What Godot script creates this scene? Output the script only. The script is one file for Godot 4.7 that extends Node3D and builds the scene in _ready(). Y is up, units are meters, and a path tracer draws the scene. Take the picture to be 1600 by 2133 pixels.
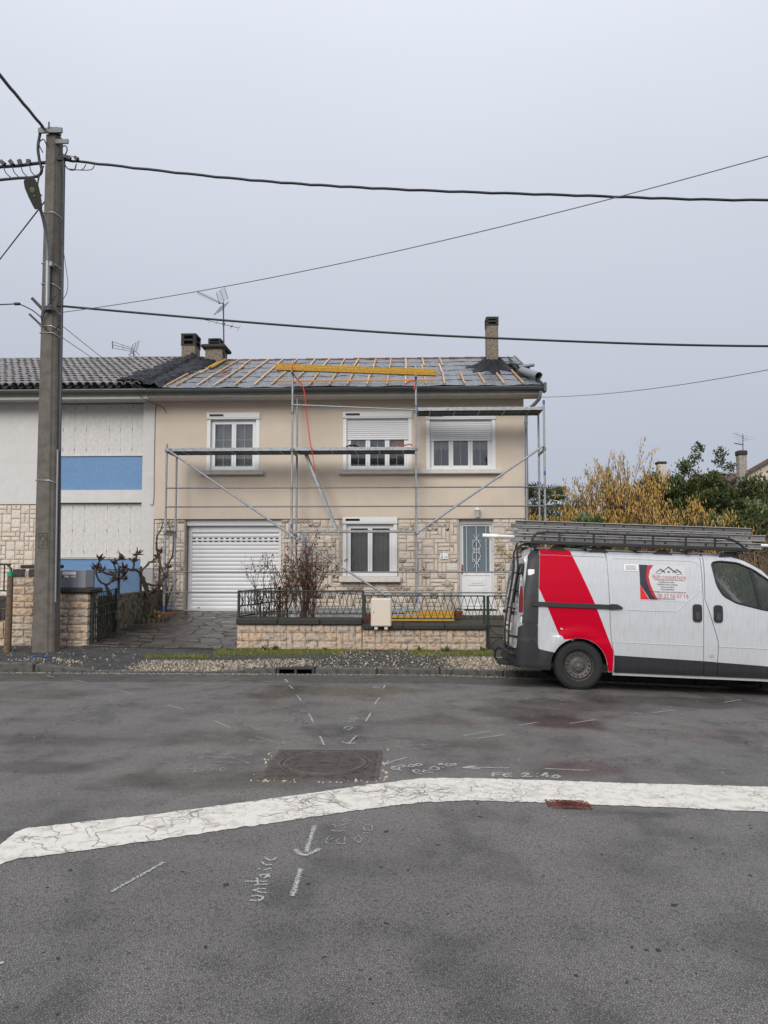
extends Node3D
# A French street in winter: a rendered house being re-roofed behind scaffolding, its white neighbour, a concrete pole and a parked van.
var R := RandomNumberGenerator.new()
var used := {}
var M := {}
var TX := {}
var cache := {}
var meshes := {}

# ---------------------------------------------------------------- helpers
func V(x: float, y: float, z: float) -> Vector3:
	return Vector3(x, y, z)

func rr(a: float, b: float) -> float:
	return R.randf_range(a, b)

func numbered(called: String) -> String:
	used[called] = used.get(called, -1) + 1
	return called if used[called] == 0 else "%s_%03d" % [called, used[called]]

func tag(o: Node, label: String, category: String, group := "") -> Node:
	o.set_meta("label", label)
	o.set_meta("category", category)
	if group:
		o.set_meta("group", group)
	return o

func thing(called: String, label: String, category: String, at := Vector3.ZERO, group := "") -> Node3D:
	var o := Node3D.new()
	o.name = numbered(called)
	add_child(o)
	o.position = at
	tag(o, label, category, group)
	return o

# a piece in world coordinates under parent
func part(called: String, mesh: Mesh, m: Material, parent: Node3D, xf := Transform3D()) -> MeshInstance3D:
	var o := MeshInstance3D.new()
	o.name = called
	o.mesh = mesh
	o.material_override = m
	parent.add_child(o, true)
	o.global_transform = xf
	return o

# a piece in its parent's coordinates
func lpart(called: String, mesh: Mesh, m: Material, parent: Node3D, xf := Transform3D()) -> MeshInstance3D:
	var o := MeshInstance3D.new()
	o.name = called
	o.mesh = mesh
	o.material_override = m
	parent.add_child(o, true)
	o.transform = xf
	return o

# a one-mesh thing at top level
func solo(called: String, mesh: Mesh, m: Material, label: String, category: String, group := "", xf := Transform3D()) -> MeshInstance3D:
	var o := MeshInstance3D.new()
	o.name = numbered(called)
	o.mesh = mesh
	o.material_override = m
	add_child(o)
	o.transform = xf
	tag(o, label, category, group)
	return o

func struct(called: String, mesh: Mesh, m: Material) -> MeshInstance3D:
	var o := MeshInstance3D.new()
	o.name = numbered(called)
	o.mesh = mesh
	o.material_override = m
	add_child(o)
	o.set_meta("kind", "structure")
	return o

func many(called: String, mesh: Mesh, m: Material, places: Array, tints: Array, parent: Node3D) -> MultiMeshInstance3D:
	var mm := MultiMesh.new()
	mm.transform_format = MultiMesh.TRANSFORM_3D
	mm.use_colors = tints.size() > 0
	mm.mesh = mesh
	mm.instance_count = places.size()
	for i in places.size():
		mm.set_instance_transform(i, places[i])
		if tints.size() > 0:
			mm.set_instance_color(i, tints[i])
	var o := MultiMeshInstance3D.new()
	o.name = called if parent != self else numbered(called)
	o.multimesh = mm
	o.material_override = m
	parent.add_child(o, true)
	o.global_transform = Transform3D()
	return o

func T(at: Vector3, size := Vector3.ONE, turn := Vector3.ZERO) -> Transform3D:
	return Transform3D(Basis.from_euler(turn) * Basis.from_scale(size), at)

func st() -> SurfaceTool:
	var s := SurfaceTool.new()
	s.begin(Mesh.PRIMITIVE_TRIANGLES)
	return s

func fin(s: SurfaceTool) -> ArrayMesh:
	return s.commit()

# a sheet through pt(i, j) with smooth normals
func sheet(pt: Callable, nx: int, ny: int) -> ArrayMesh:
	var p := PackedVector3Array()
	for j in ny + 1:
		for i in nx + 1:
			p.append(pt.call(i, j))
	var nn := PackedVector3Array()
	var w := nx + 1
	for j in ny + 1:
		for i in nx + 1:
			var du := p[j * w + mini(i + 1, nx)] - p[j * w + maxi(i - 1, 0)]
			var dv := p[mini(j + 1, ny) * w + i] - p[maxi(j - 1, 0) * w + i]
			nn.append(du.cross(dv).normalized())
	var ix := PackedInt32Array()
	for j in ny:
		for i in nx:
			var a := j * w + i
			ix.append_array([a, a + w, a + 1, a + 1, a + w, a + w + 1])
	var arr := []
	arr.resize(Mesh.ARRAY_MAX)
	arr[Mesh.ARRAY_VERTEX] = p
	arr[Mesh.ARRAY_NORMAL] = nn
	arr[Mesh.ARRAY_INDEX] = ix
	var m := ArrayMesh.new()
	m.add_surface_from_arrays(Mesh.PRIMITIVE_TRIANGLES, arr)
	return m

func tri(s: SurfaceTool, a: Vector3, b: Vector3, c: Vector3) -> void:
	s.set_normal((c - a).cross(b - a).normalized())
	s.add_vertex(a)
	s.add_vertex(b)
	s.add_vertex(c)

# a triangle with given normals, wound to agree with them
func vtri(s: SurfaceTool, a: Vector3, b: Vector3, c: Vector3, na: Vector3, nb: Vector3, nc: Vector3) -> void:
	var flip := (c - a).cross(b - a).dot(na + nb + nc) < 0.0
	s.set_normal(na)
	s.add_vertex(a)
	s.set_normal(nc if flip else nb)
	s.add_vertex(c if flip else b)
	s.set_normal(nb if flip else nc)
	s.add_vertex(b if flip else c)

func quad(s: SurfaceTool, a: Vector3, b: Vector3, c: Vector3, d: Vector3) -> void:
	tri(s, a, b, c)
	tri(s, a, c, d)

func box(s: SurfaceTool, c: Vector3, size: Vector3, b := Basis()) -> void:
	var h := size / 2
	var p := []
	for i in 8:
		p.append(c + b * V(h.x if i & 1 else -h.x, h.y if i & 2 else -h.y, h.z if i & 4 else -h.z))
	for f in [[4, 6, 7, 5], [1, 3, 2, 0], [0, 2, 6, 4], [5, 7, 3, 1], [2, 3, 7, 6], [0, 4, 5, 1]]:
		quad(s, p[f[0]], p[f[1]], p[f[2]], p[f[3]])

func span(s: SurfaceTool, x0: float, x1: float, y0: float, y1: float, z0: float, z1: float) -> void:
	box(s, V((x0 + x1) / 2, (y0 + y1) / 2, (z0 + z1) / 2), V(absf(x1 - x0), absf(y1 - y0), absf(z1 - z0)))

# a box with chamfered edges, cached by size
func cbox(size: Vector3, c := 0.008) -> ArrayMesh:
	var key := "%.3f %.3f %.3f %.3f" % [size.x, size.y, size.z, c]
	if cache.has(key):
		return cache[key]
	var s := st()
	chamfer(s, Vector3.ZERO, size, c)
	cache[key] = fin(s)
	return cache[key]

func chamfer(s: SurfaceTool, at: Vector3, size: Vector3, c := 0.008, b := Basis()) -> void:
	var h := size / 2
	c = minf(c, minf(h.x, minf(h.y, h.z)) * 0.6)
	var q := {}
	for sx in [-1, 1]:
		for sy in [-1, 1]:
			for sz in [-1, 1]:
				q[[sx, sy, sz, 0]] = at + b * V(sx * h.x, sy * (h.y - c), sz * (h.z - c))
				q[[sx, sy, sz, 1]] = at + b * V(sx * (h.x - c), sy * h.y, sz * (h.z - c))
				q[[sx, sy, sz, 2]] = at + b * V(sx * (h.x - c), sy * (h.y - c), sz * h.z)
	for e in [-1, 1]:
		face(s, e > 0, q[[e, -1, -1, 0]], q[[e, 1, -1, 0]], q[[e, 1, 1, 0]], q[[e, -1, 1, 0]])
		face(s, e < 0, q[[-1, e, -1, 1]], q[[1, e, -1, 1]], q[[1, e, 1, 1]], q[[-1, e, 1, 1]])
		face(s, e > 0, q[[-1, -1, e, 2]], q[[1, -1, e, 2]], q[[1, 1, e, 2]], q[[-1, 1, e, 2]])
		for f in [-1, 1]:
			face(s, e * f < 0, q[[e, f, -1, 0]], q[[e, f, 1, 0]], q[[e, f, 1, 1]], q[[e, f, -1, 1]])
			face(s, e * f > 0, q[[e, -1, f, 0]], q[[e, 1, f, 0]], q[[e, 1, f, 2]], q[[e, -1, f, 2]])
			face(s, e * f < 0, q[[-1, e, f, 1]], q[[1, e, f, 1]], q[[1, e, f, 2]], q[[-1, e, f, 2]])
			for g in [-1, 1]:
				if e * f * g > 0:
					tri(s, q[[e, f, g, 0]], q[[e, f, g, 2]], q[[e, f, g, 1]])
				else:
					tri(s, q[[e, f, g, 0]], q[[e, f, g, 1]], q[[e, f, g, 2]])

func face(s: SurfaceTool, flip: bool, a: Vector3, b: Vector3, c: Vector3, d: Vector3) -> void:
	if flip:
		quad(s, a, d, c, b)
	else:
		quad(s, a, b, c, d)

# a round bar swept along points; radii one number or one for each point
func tube(s: SurfaceTool, pts: Array, radii, sides := 8, caps := true) -> void:
	var n := pts.size()
	var up := V(0, 1, 0)
	var prev: Array = []
	var first: Array = []
	for i in n:
		var d: Vector3 = (pts[mini(i + 1, n - 1)] - pts[maxi(i - 1, 0)]).normalized()
		if absf(d.dot(up)) > 0.97:
			up = V(1, 0, 0.1).normalized()
		var a := d.cross(up).normalized()
		var b := a.cross(d).normalized()
		up = b
		var r: float = radii[i] if radii is Array else radii
		var ring := []
		for k in sides:
			var t := TAU * k / sides
			ring.append([pts[i] + (a * cos(t) + b * sin(t)) * r, a * cos(t) + b * sin(t)])
		if i > 0:
			for k in sides:
				var l := (k + 1) % sides
				vtri(s, prev[k][0], ring[k][0], ring[l][0], prev[k][1], ring[k][1], ring[l][1])
				vtri(s, prev[k][0], ring[l][0], prev[l][0], prev[k][1], ring[l][1], prev[l][1])
		else:
			first = ring
		prev = ring
	if caps:
		var d0: Vector3 = (pts[0] - pts[1]).normalized()
		var d1: Vector3 = (pts[n - 1] - pts[n - 2]).normalized()
		for k in sides - 2:
			vtri(s, first[0][0], first[k + 1][0], first[k + 2][0], d0, d0, d0)
			vtri(s, prev[0][0], prev[k + 1][0], prev[k + 2][0], d1, d1, d1)

func tubes(list: Array, r, sides := 8) -> ArrayMesh:
	var s := st()
	for pts in list:
		tube(s, pts, r, sides)
	return s.commit()

# lathe about the y axis: profile of (radius, height)
func lathe(s: SurfaceTool, profile: Array, sides := 20, at := Vector3.ZERO, b := Basis()) -> void:
	for i in profile.size() - 1:
		var p: Vector2 = profile[i]
		var q: Vector2 = profile[i + 1]
		var nn := Vector2(q.y - p.y, p.x - q.x).normalized()
		for k in sides:
			var t0 := TAU * k / sides
			var t1 := TAU * (k + 1) / sides
			var w := []
			for e in [[p, t0], [p, t1], [q, t1], [q, t0]]:
				w.append([at + b * V(cos(e[1]) * e[0].x, e[0].y, sin(e[1]) * e[0].x), b * V(cos(e[1]) * nn.x, nn.y, sin(e[1]) * nn.x)])
			vtri(s, w[0][0], w[1][0], w[2][0], w[0][1], w[1][1], w[2][1])
			vtri(s, w[0][0], w[2][0], w[3][0], w[0][1], w[2][1], w[3][1])

func arc(c: Vector3, a: Vector3, b: Vector3, t0: float, t1: float, n := 8) -> Array:
	var out := []
	for i in n + 1:
		var t := lerpf(t0, t1, float(i) / n)
		out.append(c + a * cos(t) + b * sin(t))
	return out

func sag(a: Vector3, b: Vector3, drop: float, n := 20, reach := 1.0) -> Array:
	var out := []
	for i in n + 1:
		var t := reach * i / n
		out.append(a + (b - a) * t - V(0, 4.0 * drop * t * (1 - t), 0))
	return out

func smooth_path(pts: Array, n := 6) -> Array:
	var c := Curve3D.new()
	for i in pts.size():
		var d: Vector3 = (pts[mini(i + 1, pts.size() - 1)] - pts[maxi(i - 1, 0)]) / 6.0
		c.add_point(pts[i], -d, d)
	var out := []
	var total := (pts.size() - 1) * n
	for i in total + 1:
		out.append(c.samplef(float(i) / n))
	return out

# ---------------------------------------------------------------- materials (colours given as linear reflectance)
func mat(r: float, g: float, b: float, rough := 0.8, metal := 0.0) -> StandardMaterial3D:
	var m := StandardMaterial3D.new()
	m.albedo_color = Color(r, g, b).linear_to_srgb()
	m.roughness = rough
	m.metallic = metal
	m.metallic_specular = 0.5
	return m

func noise_tex(key: String, freq: float, stops: Array, type := FastNoiseLite.TYPE_SIMPLEX_SMOOTH, octaves := 4, size := 512) -> NoiseTexture2D:
	if TX.has(key):
		return TX[key]
	var n := FastNoiseLite.new()
	n.seed = key.hash() % 10000
	n.noise_type = type
	n.frequency = freq
	n.fractal_octaves = octaves
	n.fractal_type = FastNoiseLite.FRACTAL_FBM if octaves > 1 else FastNoiseLite.FRACTAL_NONE
	if type == FastNoiseLite.TYPE_CELLULAR:
		n.cellular_return_type = FastNoiseLite.RETURN_DISTANCE2_SUB
		n.domain_warp_enabled = true
		n.domain_warp_amplitude = 0.35 / freq
		n.domain_warp_frequency = freq * 1.6
	if key.begins_with("ridged"):
		n.fractal_type = FastNoiseLite.FRACTAL_RIDGED
	var t := NoiseTexture2D.new()
	t.width = size
	t.height = size
	t.seamless = true
	t.noise = n
	if stops.size() > 0:
		var g := Gradient.new()
		var off := PackedFloat32Array()
		var col := PackedColorArray()
		for e in stops:
			off.append(e[0])
			var v = e[1]
			col.append((v if v is Color else Color(v, v, v)).linear_to_srgb())
		g.offsets = off
		g.colors = col
		t.color_ramp = g
	TX[key] = t
	return t

# multiply a material by a fine and a coarse pattern, both laid in world space; sizes in metres
func grain(m: StandardMaterial3D, fine: Texture2D, size: float, coarse: Texture2D = null, csize := 1.0) -> StandardMaterial3D:
	m.albedo_texture = fine
	m.uv1_triplanar = true
	m.uv1_world_triplanar = true
	m.uv1_scale = Vector3.ONE / size
	if coarse:
		m.detail_enabled = true
		m.detail_albedo = coarse
		m.detail_blend_mode = BaseMaterial3D.BLEND_MODE_MUL
		m.detail_uv_layer = BaseMaterial3D.DETAIL_UV_2
		m.uv2_triplanar = true
		m.uv2_world_triplanar = true
		m.uv2_scale = Vector3.ONE / csize
	return m

func bump(m: StandardMaterial3D, t: Texture2D, cm: float) -> StandardMaterial3D:
	m.heightmap_enabled = true
	m.heightmap_texture = t
	m.heightmap_scale = cm * 0.3 / m.uv1_scale.x
	return m

func tint(m: StandardMaterial3D, k: float, warm := 0.0) -> StandardMaterial3D:
	var o: StandardMaterial3D = m.duplicate()
	var c := m.albedo_color.srgb_to_linear()
	o.albedo_color = Color(c.r * k * (1 + warm), c.g * k, c.b * k * (1 - warm)).linear_to_srgb()
	return o

func make_materials() -> void:
	var speck := noise_tex("speck", 0.11, [[0.0, 0.45], [0.42, 0.78], [0.6, 0.92], [0.85, 1.0]], FastNoiseLite.TYPE_SIMPLEX_SMOOTH, 3)
	var soft := noise_tex("soft", 0.012, [[0.2, 0.72], [0.5, 0.9], [0.8, 1.0]], FastNoiseLite.TYPE_SIMPLEX_SMOOTH, 4)
	var faint := noise_tex("faint", 0.012, [[0.2, 0.88], [0.55, 0.96], [0.85, 1.0]], FastNoiseLite.TYPE_SIMPLEX_SMOOTH, 4)
	var even := noise_tex("even", 0.010, [[0.2, 0.955], [0.55, 0.985], [0.85, 1.0]], FastNoiseLite.TYPE_SIMPLEX_SMOOTH, 4)
	var patch_t := noise_tex("patches", 0.015, [[0.25, 0.5], [0.45, 0.85], [0.6, 0.95], [0.9, 1.0]], FastNoiseLite.TYPE_SIMPLEX_SMOOTH, 5)
	var relief := noise_tex("relief", 0.09, [], FastNoiseLite.TYPE_SIMPLEX_SMOOTH, 4)
	var chips := noise_tex("chips", 0.10, [[0.0, 0.3], [0.30, 0.62], [0.45, 0.86], [0.62, 1.0]], FastNoiseLite.TYPE_CELLULAR, 1)
	var crepi := noise_tex("crepi", 0.16, [[0.15, 0.78], [0.45, 0.94], [0.7, 1.0]], FastNoiseLite.TYPE_SIMPLEX_SMOOTH, 3)
	var aggregate := noise_tex("aggregate", 0.085, [[0.0, 0.22], [0.10, 0.34], [0.25, 0.60], [0.45, 0.86], [0.7, 1.0]], FastNoiseLite.TYPE_CELLULAR, 1, 1024)
	TX.speck = speck
	# road
	M.asphalt = bump(grain(mat(0.275, 0.252, 0.23, 0.85), aggregate, 0.97, noise_tex("roadpatch", 0.010, [[0.2, 0.62], [0.42, 0.86], [0.65, 0.97], [0.9, 1.0]], FastNoiseLite.TYPE_SIMPLEX_SMOOTH, 5), 3.7), TX.aggregate, 0.55)
	M.asphalt.roughness = 0.66
	M.asphalt.roughness_texture = noise_tex("damp", 0.009, [[0.25, 0.45], [0.45, 0.72], [0.65, 1.0]], FastNoiseLite.TYPE_SIMPLEX_SMOOTH, 5)
	M.asphalt.vertex_color_use_as_albedo = true
	M.pavement = bump(grain(mat(0.105, 0.103, 0.10, 0.8), aggregate, 0.8, patch_t, 1.9), TX.aggregate, 0.4)
	M.pavement.vertex_color_use_as_albedo = true
	M.paint = bump(grain(mat(0.70, 0.67, 0.62, 0.75), noise_tex("flecks", 0.05, [[0.0, Color(0.45, 0.42, 0.38)], [0.17, Color(0.62, 0.58, 0.53)], [0.22, Color(0.97, 0.96, 0.94)], [0.5, Color(1, 1, 1)]], FastNoiseLite.TYPE_SIMPLEX_SMOOTH, 4, 1024), 1.35, noise_tex("dirt", 0.02, [[0.2, Color(0.80, 0.77, 0.72)], [0.42, Color(0.94, 0.93, 0.90)], [0.6, Color(1, 0.99, 0.97)], [0.9, Color(1, 0.95, 0.88)]], FastNoiseLite.TYPE_SIMPLEX_SMOOTH, 5), 1.3), TX.aggregate, 0.12)
	M.crack = mat(0.24, 0.22, 0.195, 0.95)
	M.chalk = mat(0.44, 0.43, 0.41, 0.95)
	M.chalk_faint = mat(0.33, 0.32, 0.30, 0.95)
	M.red_paint = grain(mat(0.26, 0.075, 0.05, 0.85), speck, 0.2, patch_t, 0.5)
	M.iron = bump(grain(mat(0.13, 0.108, 0.094, 0.7, 0.1), speck, 0.3, patch_t, 0.7), speck, 0.2)
	M.kerb = bump(grain(mat(0.12, 0.115, 0.10, 0.9), speck, 0.25, patch_t, 1.1), relief, 0.6)
	M.dark_iron = grain(mat(0.05, 0.05, 0.055, 0.55, 0.3), speck, 0.3)
	M.soil = bump(grain(mat(0.09, 0.07, 0.05, 0.95), speck, 0.4, patch_t, 1.5), relief, 2.0)
	M.grass_ground = grain(mat(0.08, 0.095, 0.035, 0.95), speck, 0.4, patch_t, 1.5)
	M.flag = []
	for k in 5:
		M.flag.append(bump(grain(mat(0.050 + 0.012 * k, 0.043 + 0.0095 * k, 0.038 + 0.0085 * k, 0.22 + 0.05 * k), speck, 0.5, patch_t, 0.9), relief, 0.5))
	M.bed = grain(mat(0.035, 0.033, 0.03, 0.8), speck, 0.3)
	# house
	M.render = bump(grain(mat(0.675, 0.572, 0.468, 0.92), crepi, 1.5, even, 3.1), crepi, 1.1)
	M.white_wall = bump(grain(mat(0.63, 0.612, 0.59, 0.9), even, 0.9, even, 2.7), relief, 0.25)
	M.mortar = bump(grain(mat(0.60, 0.51, 0.43, 0.95), speck, 0.3, soft, 1.2), relief, 0.5)
	M.stone = []
	for c in [[0.74, 0.645, 0.545], [0.77, 0.685, 0.59], [0.71, 0.61, 0.51], [0.75, 0.67, 0.585], [0.73, 0.62, 0.52]]:
		M.stone.append(bump(grain(mat(c[0], c[1], c[2], 0.92), speck_faint(), 0.35, faint, 0.8), relief, 1.0))
	M.wall_stone = []
	for c in [[0.59, 0.455, 0.34], [0.63, 0.48, 0.35], [0.57, 0.465, 0.37], [0.62, 0.455, 0.315], [0.52, 0.42, 0.325]]:
		M.wall_stone.append(bump(grain(mat(c[0], c[1], c[2], 0.92), speck_faint(), 0.4, patch_t, 0.9), relief, 1.2))
	M.black_stone = bump(grain(mat(0.07, 0.065, 0.058, 0.9), speck, 0.3, patch_t, 0.4), relief, 2.0)
	M.wall_mortar = bump(grain(mat(0.47, 0.375, 0.29, 0.95), speck, 0.3, patch_t, 0.9), relief, 0.6)
	M.cap = bump(grain(mat(0.036, 0.035, 0.031, 0.75), speck, 0.35, noise_tex("moss", 0.02, [[0.3, Color(0.75, 0.75, 0.7)], [0.6, Color(1, 1, 1)], [0.72, Color(1.0, 1.0, 0.55)]], FastNoiseLite.TYPE_SIMPLEX_SMOOTH, 5), 0.9), relief, 0.7)
	M.soffit = grain(mat(0.66, 0.63, 0.58, 0.8), speck_faint(), 0.5, faint, 1.7)
	M.pvc = mat(0.72, 0.72, 0.72, 0.35)
	M.pvc_grey = mat(0.62, 0.63, 0.64, 0.4)
	M.shutter = mat(0.66, 0.665, 0.68, 0.38)
	M.garage = mat(0.70, 0.70, 0.705, 0.36)
	M.black = mat(0.012, 0.012, 0.014, 0.5)
	M.solar = mat(0.012, 0.013, 0.018, 0.12)
	M.sill = bump(grain(mat(0.70, 0.67, 0.62, 0.85), speck_faint(), 0.3, faint, 1.0), relief, 0.2)
	M.inside = mat(0.10, 0.095, 0.09, 0.95)
	M.lace = mat(0.78, 0.78, 0.76, 0.9)
	M.lace.backlight_enabled = true
	M.lace.backlight = Color(0.5, 0.5, 0.5)
	M.sheer = mat(0.66, 0.67, 0.66, 0.9)
	M.slim_bar = mat(0.45, 0.42, 0.36, 0.5)
	M.glass = mat(0.03, 0.04, 0.045, 0.02)
	M.glass.transparency = BaseMaterial3D.TRANSPARENCY_ALPHA
	M.glass.albedo_color.a = 0.10
	M.glass.metallic_specular = 1.0
	M.door_glass = bump(mat(0.15, 0.19, 0.22, 0.18), relief, 0.5)
	M.zinc = grain(mat(0.085, 0.095, 0.095, 0.45, 0.4), faint, 0.6)
	M.zinc_pale = grain(mat(0.30, 0.31, 0.33, 0.4, 0.5), faint, 0.6)
	M.membrane = bump(grain(mat(0.25, 0.26, 0.285, 0.38), noise_tex("print", 0.05, [[0.3, 0.42], [0.5, 0.5], [0.55, 1.0]], FastNoiseLite.TYPE_VALUE, 2), 0.75, soft, 1.1), relief, 1.0)
	M.membrane_print = mat(0.55, 0.56, 0.58, 0.6)
	M.tarp = mat(0.016, 0.016, 0.019, 0.5)
	M.tarp.metallic_specular = 0.28
	M.wood = []
	for c in [[0.60, 0.39, 0.19], [0.66, 0.44, 0.23], [0.55, 0.335, 0.15], [0.68, 0.48, 0.28]]:
		M.wood.append(grain(mat(c[0], c[1], c[2], 0.75), speck_faint(), 0.3, faint, 0.7))
	M.yellow_wood = []
	for c in [[0.62, 0.36, 0.035], [0.55, 0.30, 0.03], [0.68, 0.42, 0.06]]:
		M.yellow_wood.append(grain(mat(c[0], c[1], c[2], 0.7), speck_faint(), 0.3, soft, 0.5))
	M.red_wood = grain(mat(0.36, 0.14, 0.07, 0.7), speck_faint(), 0.3)
	M.plank = grain(mat(0.42, 0.20, 0.10, 0.8), speck_faint(), 0.3, soft, 0.6)
	M.tile = []
	for c in [[0.27, 0.25, 0.245], [0.32, 0.295, 0.285], [0.225, 0.205, 0.20], [0.32, 0.285, 0.27], [0.28, 0.26, 0.26]]:
		M.tile.append(bump(grain(mat(c[0], c[1], c[2], 0.4), speck_faint(), 0.3, soft, 0.6), relief, 0.4))
	M.ridge_tile = grain(mat(0.16, 0.062, 0.04, 0.8), speck, 0.3, patch_t, 0.5)
	M.chimney = bump(grain(mat(0.27, 0.225, 0.17, 0.95), speck, 0.35, patch_t, 0.6), relief, 1.2)
	M.soot = bump(grain(mat(0.055, 0.05, 0.045, 0.95), speck, 0.3, patch_t, 0.4), relief, 0.8)
	M.galv = bump(grain(mat(0.44, 0.46, 0.48, 0.5, 0.25), noise_tex("spangle", 0.03, [[0.2, 0.55], [0.5, 0.85], [0.8, 1.0]], FastNoiseLite.TYPE_SIMPLEX_SMOOTH, 4), 0.4, soft, 0.9), relief, 0.05)
	M.galv_dark = grain(mat(0.20, 0.21, 0.22, 0.5, 0.5), soft, 0.4)
	M.deck = grain(mat(0.34, 0.34, 0.33, 0.6, 0.3), patch_t, 0.5)
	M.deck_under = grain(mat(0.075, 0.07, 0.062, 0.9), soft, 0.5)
	M.blue = mat(0.03, 0.12, 0.33, 0.5)
	M.red_strap = mat(0.62, 0.05, 0.025, 0.7)
	M.mosaic = []
	for c in [[0.115, 0.25, 0.47], [0.13, 0.28, 0.50], [0.10, 0.225, 0.44]]:
		M.mosaic.append(mat(c[0], c[1], c[2], 0.35))
	M.mosaic_grout = mat(0.22, 0.35, 0.52, 0.9)
	M.shutter_wood = bump(grain(mat(0.67, 0.65, 0.625, 0.8), faint, 0.8, noise_tex("peel", 0.03, [[0.15, Color(0.84, 0.81, 0.77)], [0.35, Color(0.96, 0.95, 0.93)], [0.6, Color(1, 1, 1)]], FastNoiseLite.TYPE_SIMPLEX_SMOOTH, 5), 0.8), relief, 0.3)
	M.pole = bump(grain(mat(0.178, 0.158, 0.134, 0.95), speck, 0.35, soft, 1.3), relief, 0.6)
	M.cable = mat(0.014, 0.014, 0.022, 0.55)
	M.cable_grey = mat(0.06, 0.06, 0.075, 0.6)
	M.wire = mat(0.13, 0.13, 0.14, 0.6)
	M.steel_band = mat(0.55, 0.55, 0.55, 0.35, 0.7)
	M.green_iron = grain(mat(0.010, 0.022, 0.017, 0.55), speck_faint(), 0.3)
	M.black_iron = mat(0.015, 0.015, 0.017, 0.5)
	M.beige_box = mat(0.63, 0.535, 0.44, 0.55)
	M.letter_box = mat(0.23, 0.245, 0.28, 0.4, 0.3)
	M.paper = mat(0.85, 0.85, 0.83, 0.7)
	M.old_wall = bump(grain(mat(0.20, 0.165, 0.125, 0.95), speck, 0.4, noise_tex("weather", 0.02, [[0.25, Color(0.25, 0.26, 0.24)], [0.45, Color(0.6, 0.6, 0.55)], [0.62, Color(1, 1, 0.95)], [0.85, Color(1, 1, 1)]], FastNoiseLite.TYPE_SIMPLEX_SMOOTH, 5), 1.7), relief, 0.8)
	M.bark = bump(grain(mat(0.125, 0.095, 0.068, 0.95), speck, 0.15, patch_t, 0.4), relief, 1.0)
	M.red_bark = grain(mat(0.11, 0.060, 0.042, 0.9), speck, 0.15)
	M.twig = mat(0.10, 0.072, 0.05, 0.95)
	M.pale_twig = grain(mat(0.24, 0.165, 0.11, 0.9), speck, 0.15)
	M.leaf = leafmat(0.082, 0.103, 0.034)
	M.leaf_catkin = leafmat(0.78, 0.57, 0.17)
	M.leaf_dry = leafmat(0.13, 0.065, 0.035)
	M.grass = leafmat(0.19, 0.20, 0.04)
	M.pebble = mat(0.48, 0.42, 0.35, 0.9)
	M.pebble.vertex_color_use_as_albedo = true
	M.terracotta = mat(0.20, 0.045, 0.02, 0.8)
	M.statue = bump(grain(mat(0.58, 0.53, 0.44, 0.95), speck, 0.2, soft, 0.4), relief, 0.5)
	M.wood_post = bump(grain(mat(0.20, 0.135, 0.085, 0.9), speck, 0.2, patch_t, 0.5), relief, 0.6)
	M.green_paint = mat(0.01, 0.26, 0.12, 0.5)
	M.rubber_mat = mat(0.02, 0.022, 0.02, 0.9)

func speck_faint() -> NoiseTexture2D:
	return noise_tex("speckfaint", 0.11, [[0.1, 0.80], [0.5, 0.95], [0.8, 1.0]], FastNoiseLite.TYPE_SIMPLEX_SMOOTH, 3)

func leafmat(r: float, g: float, b: float) -> StandardMaterial3D:
	var m := mat(r, g, b, 0.55)
	m.vertex_color_use_as_albedo = true
	m.backlight_enabled = true
	m.backlight = Color(r * 0.6, g * 0.6, b * 0.6).linear_to_srgb()
	return m

# ---------------------------------------------------------------- the lie of the land
func prof(z: float) -> float:
	var t := -z
	var p := [Vector2(0, 0), Vector2(10, -0.04), Vector2(10.6, -0.055), Vector2(12.1, -0.165)]
	if t <= 0:
		return 0.0
	for i in 3:
		if t <= p[i + 1].x:
			return lerpf(p[i].y, p[i + 1].y, (t - p[i].x) / (p[i + 1].x - p[i].x))
	return -0.165

func fall(x: float) -> float:
	var t := maxf(0.0, x - 0.2)
	return 0.037 * minf(t * t / (t + 0.6), 12.0)

func road_y(x: float, z: float) -> float:
	return prof(z) - fall(x) * clampf(-z / 10.0, 0.0, 1.0)

func kerb_top(x: float) -> float:
	var low := smoothstep(-6.15, -5.55, x) * (1.0 - smoothstep(-2.95, -2.45, x))
	var high := lerpf(-0.012, -0.068, smoothstep(-6.0, -2.0, x)) - 0.55 * fall(x)
	return lerpf(high, -0.125, low)

func line_y(x: float) -> float:
	return lerpf(0.07, 0.028, smoothstep(-6.0, -3.2, x)) - 0.3 * fall(x - 1.5)

func land_y(x: float, z: float) -> float:
	if z > -12.1:
		return road_y(x, z)
	if z > -13.8:
		return lerpf(kerb_top(x), line_y(x), (-12.1 - z) / 1.7)
	return lerpf(line_y(x), 0.40 - 0.3 * fall(x - 2.8), clampf((-13.8 - z) / 4.8, 0.0, 1.0))

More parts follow.
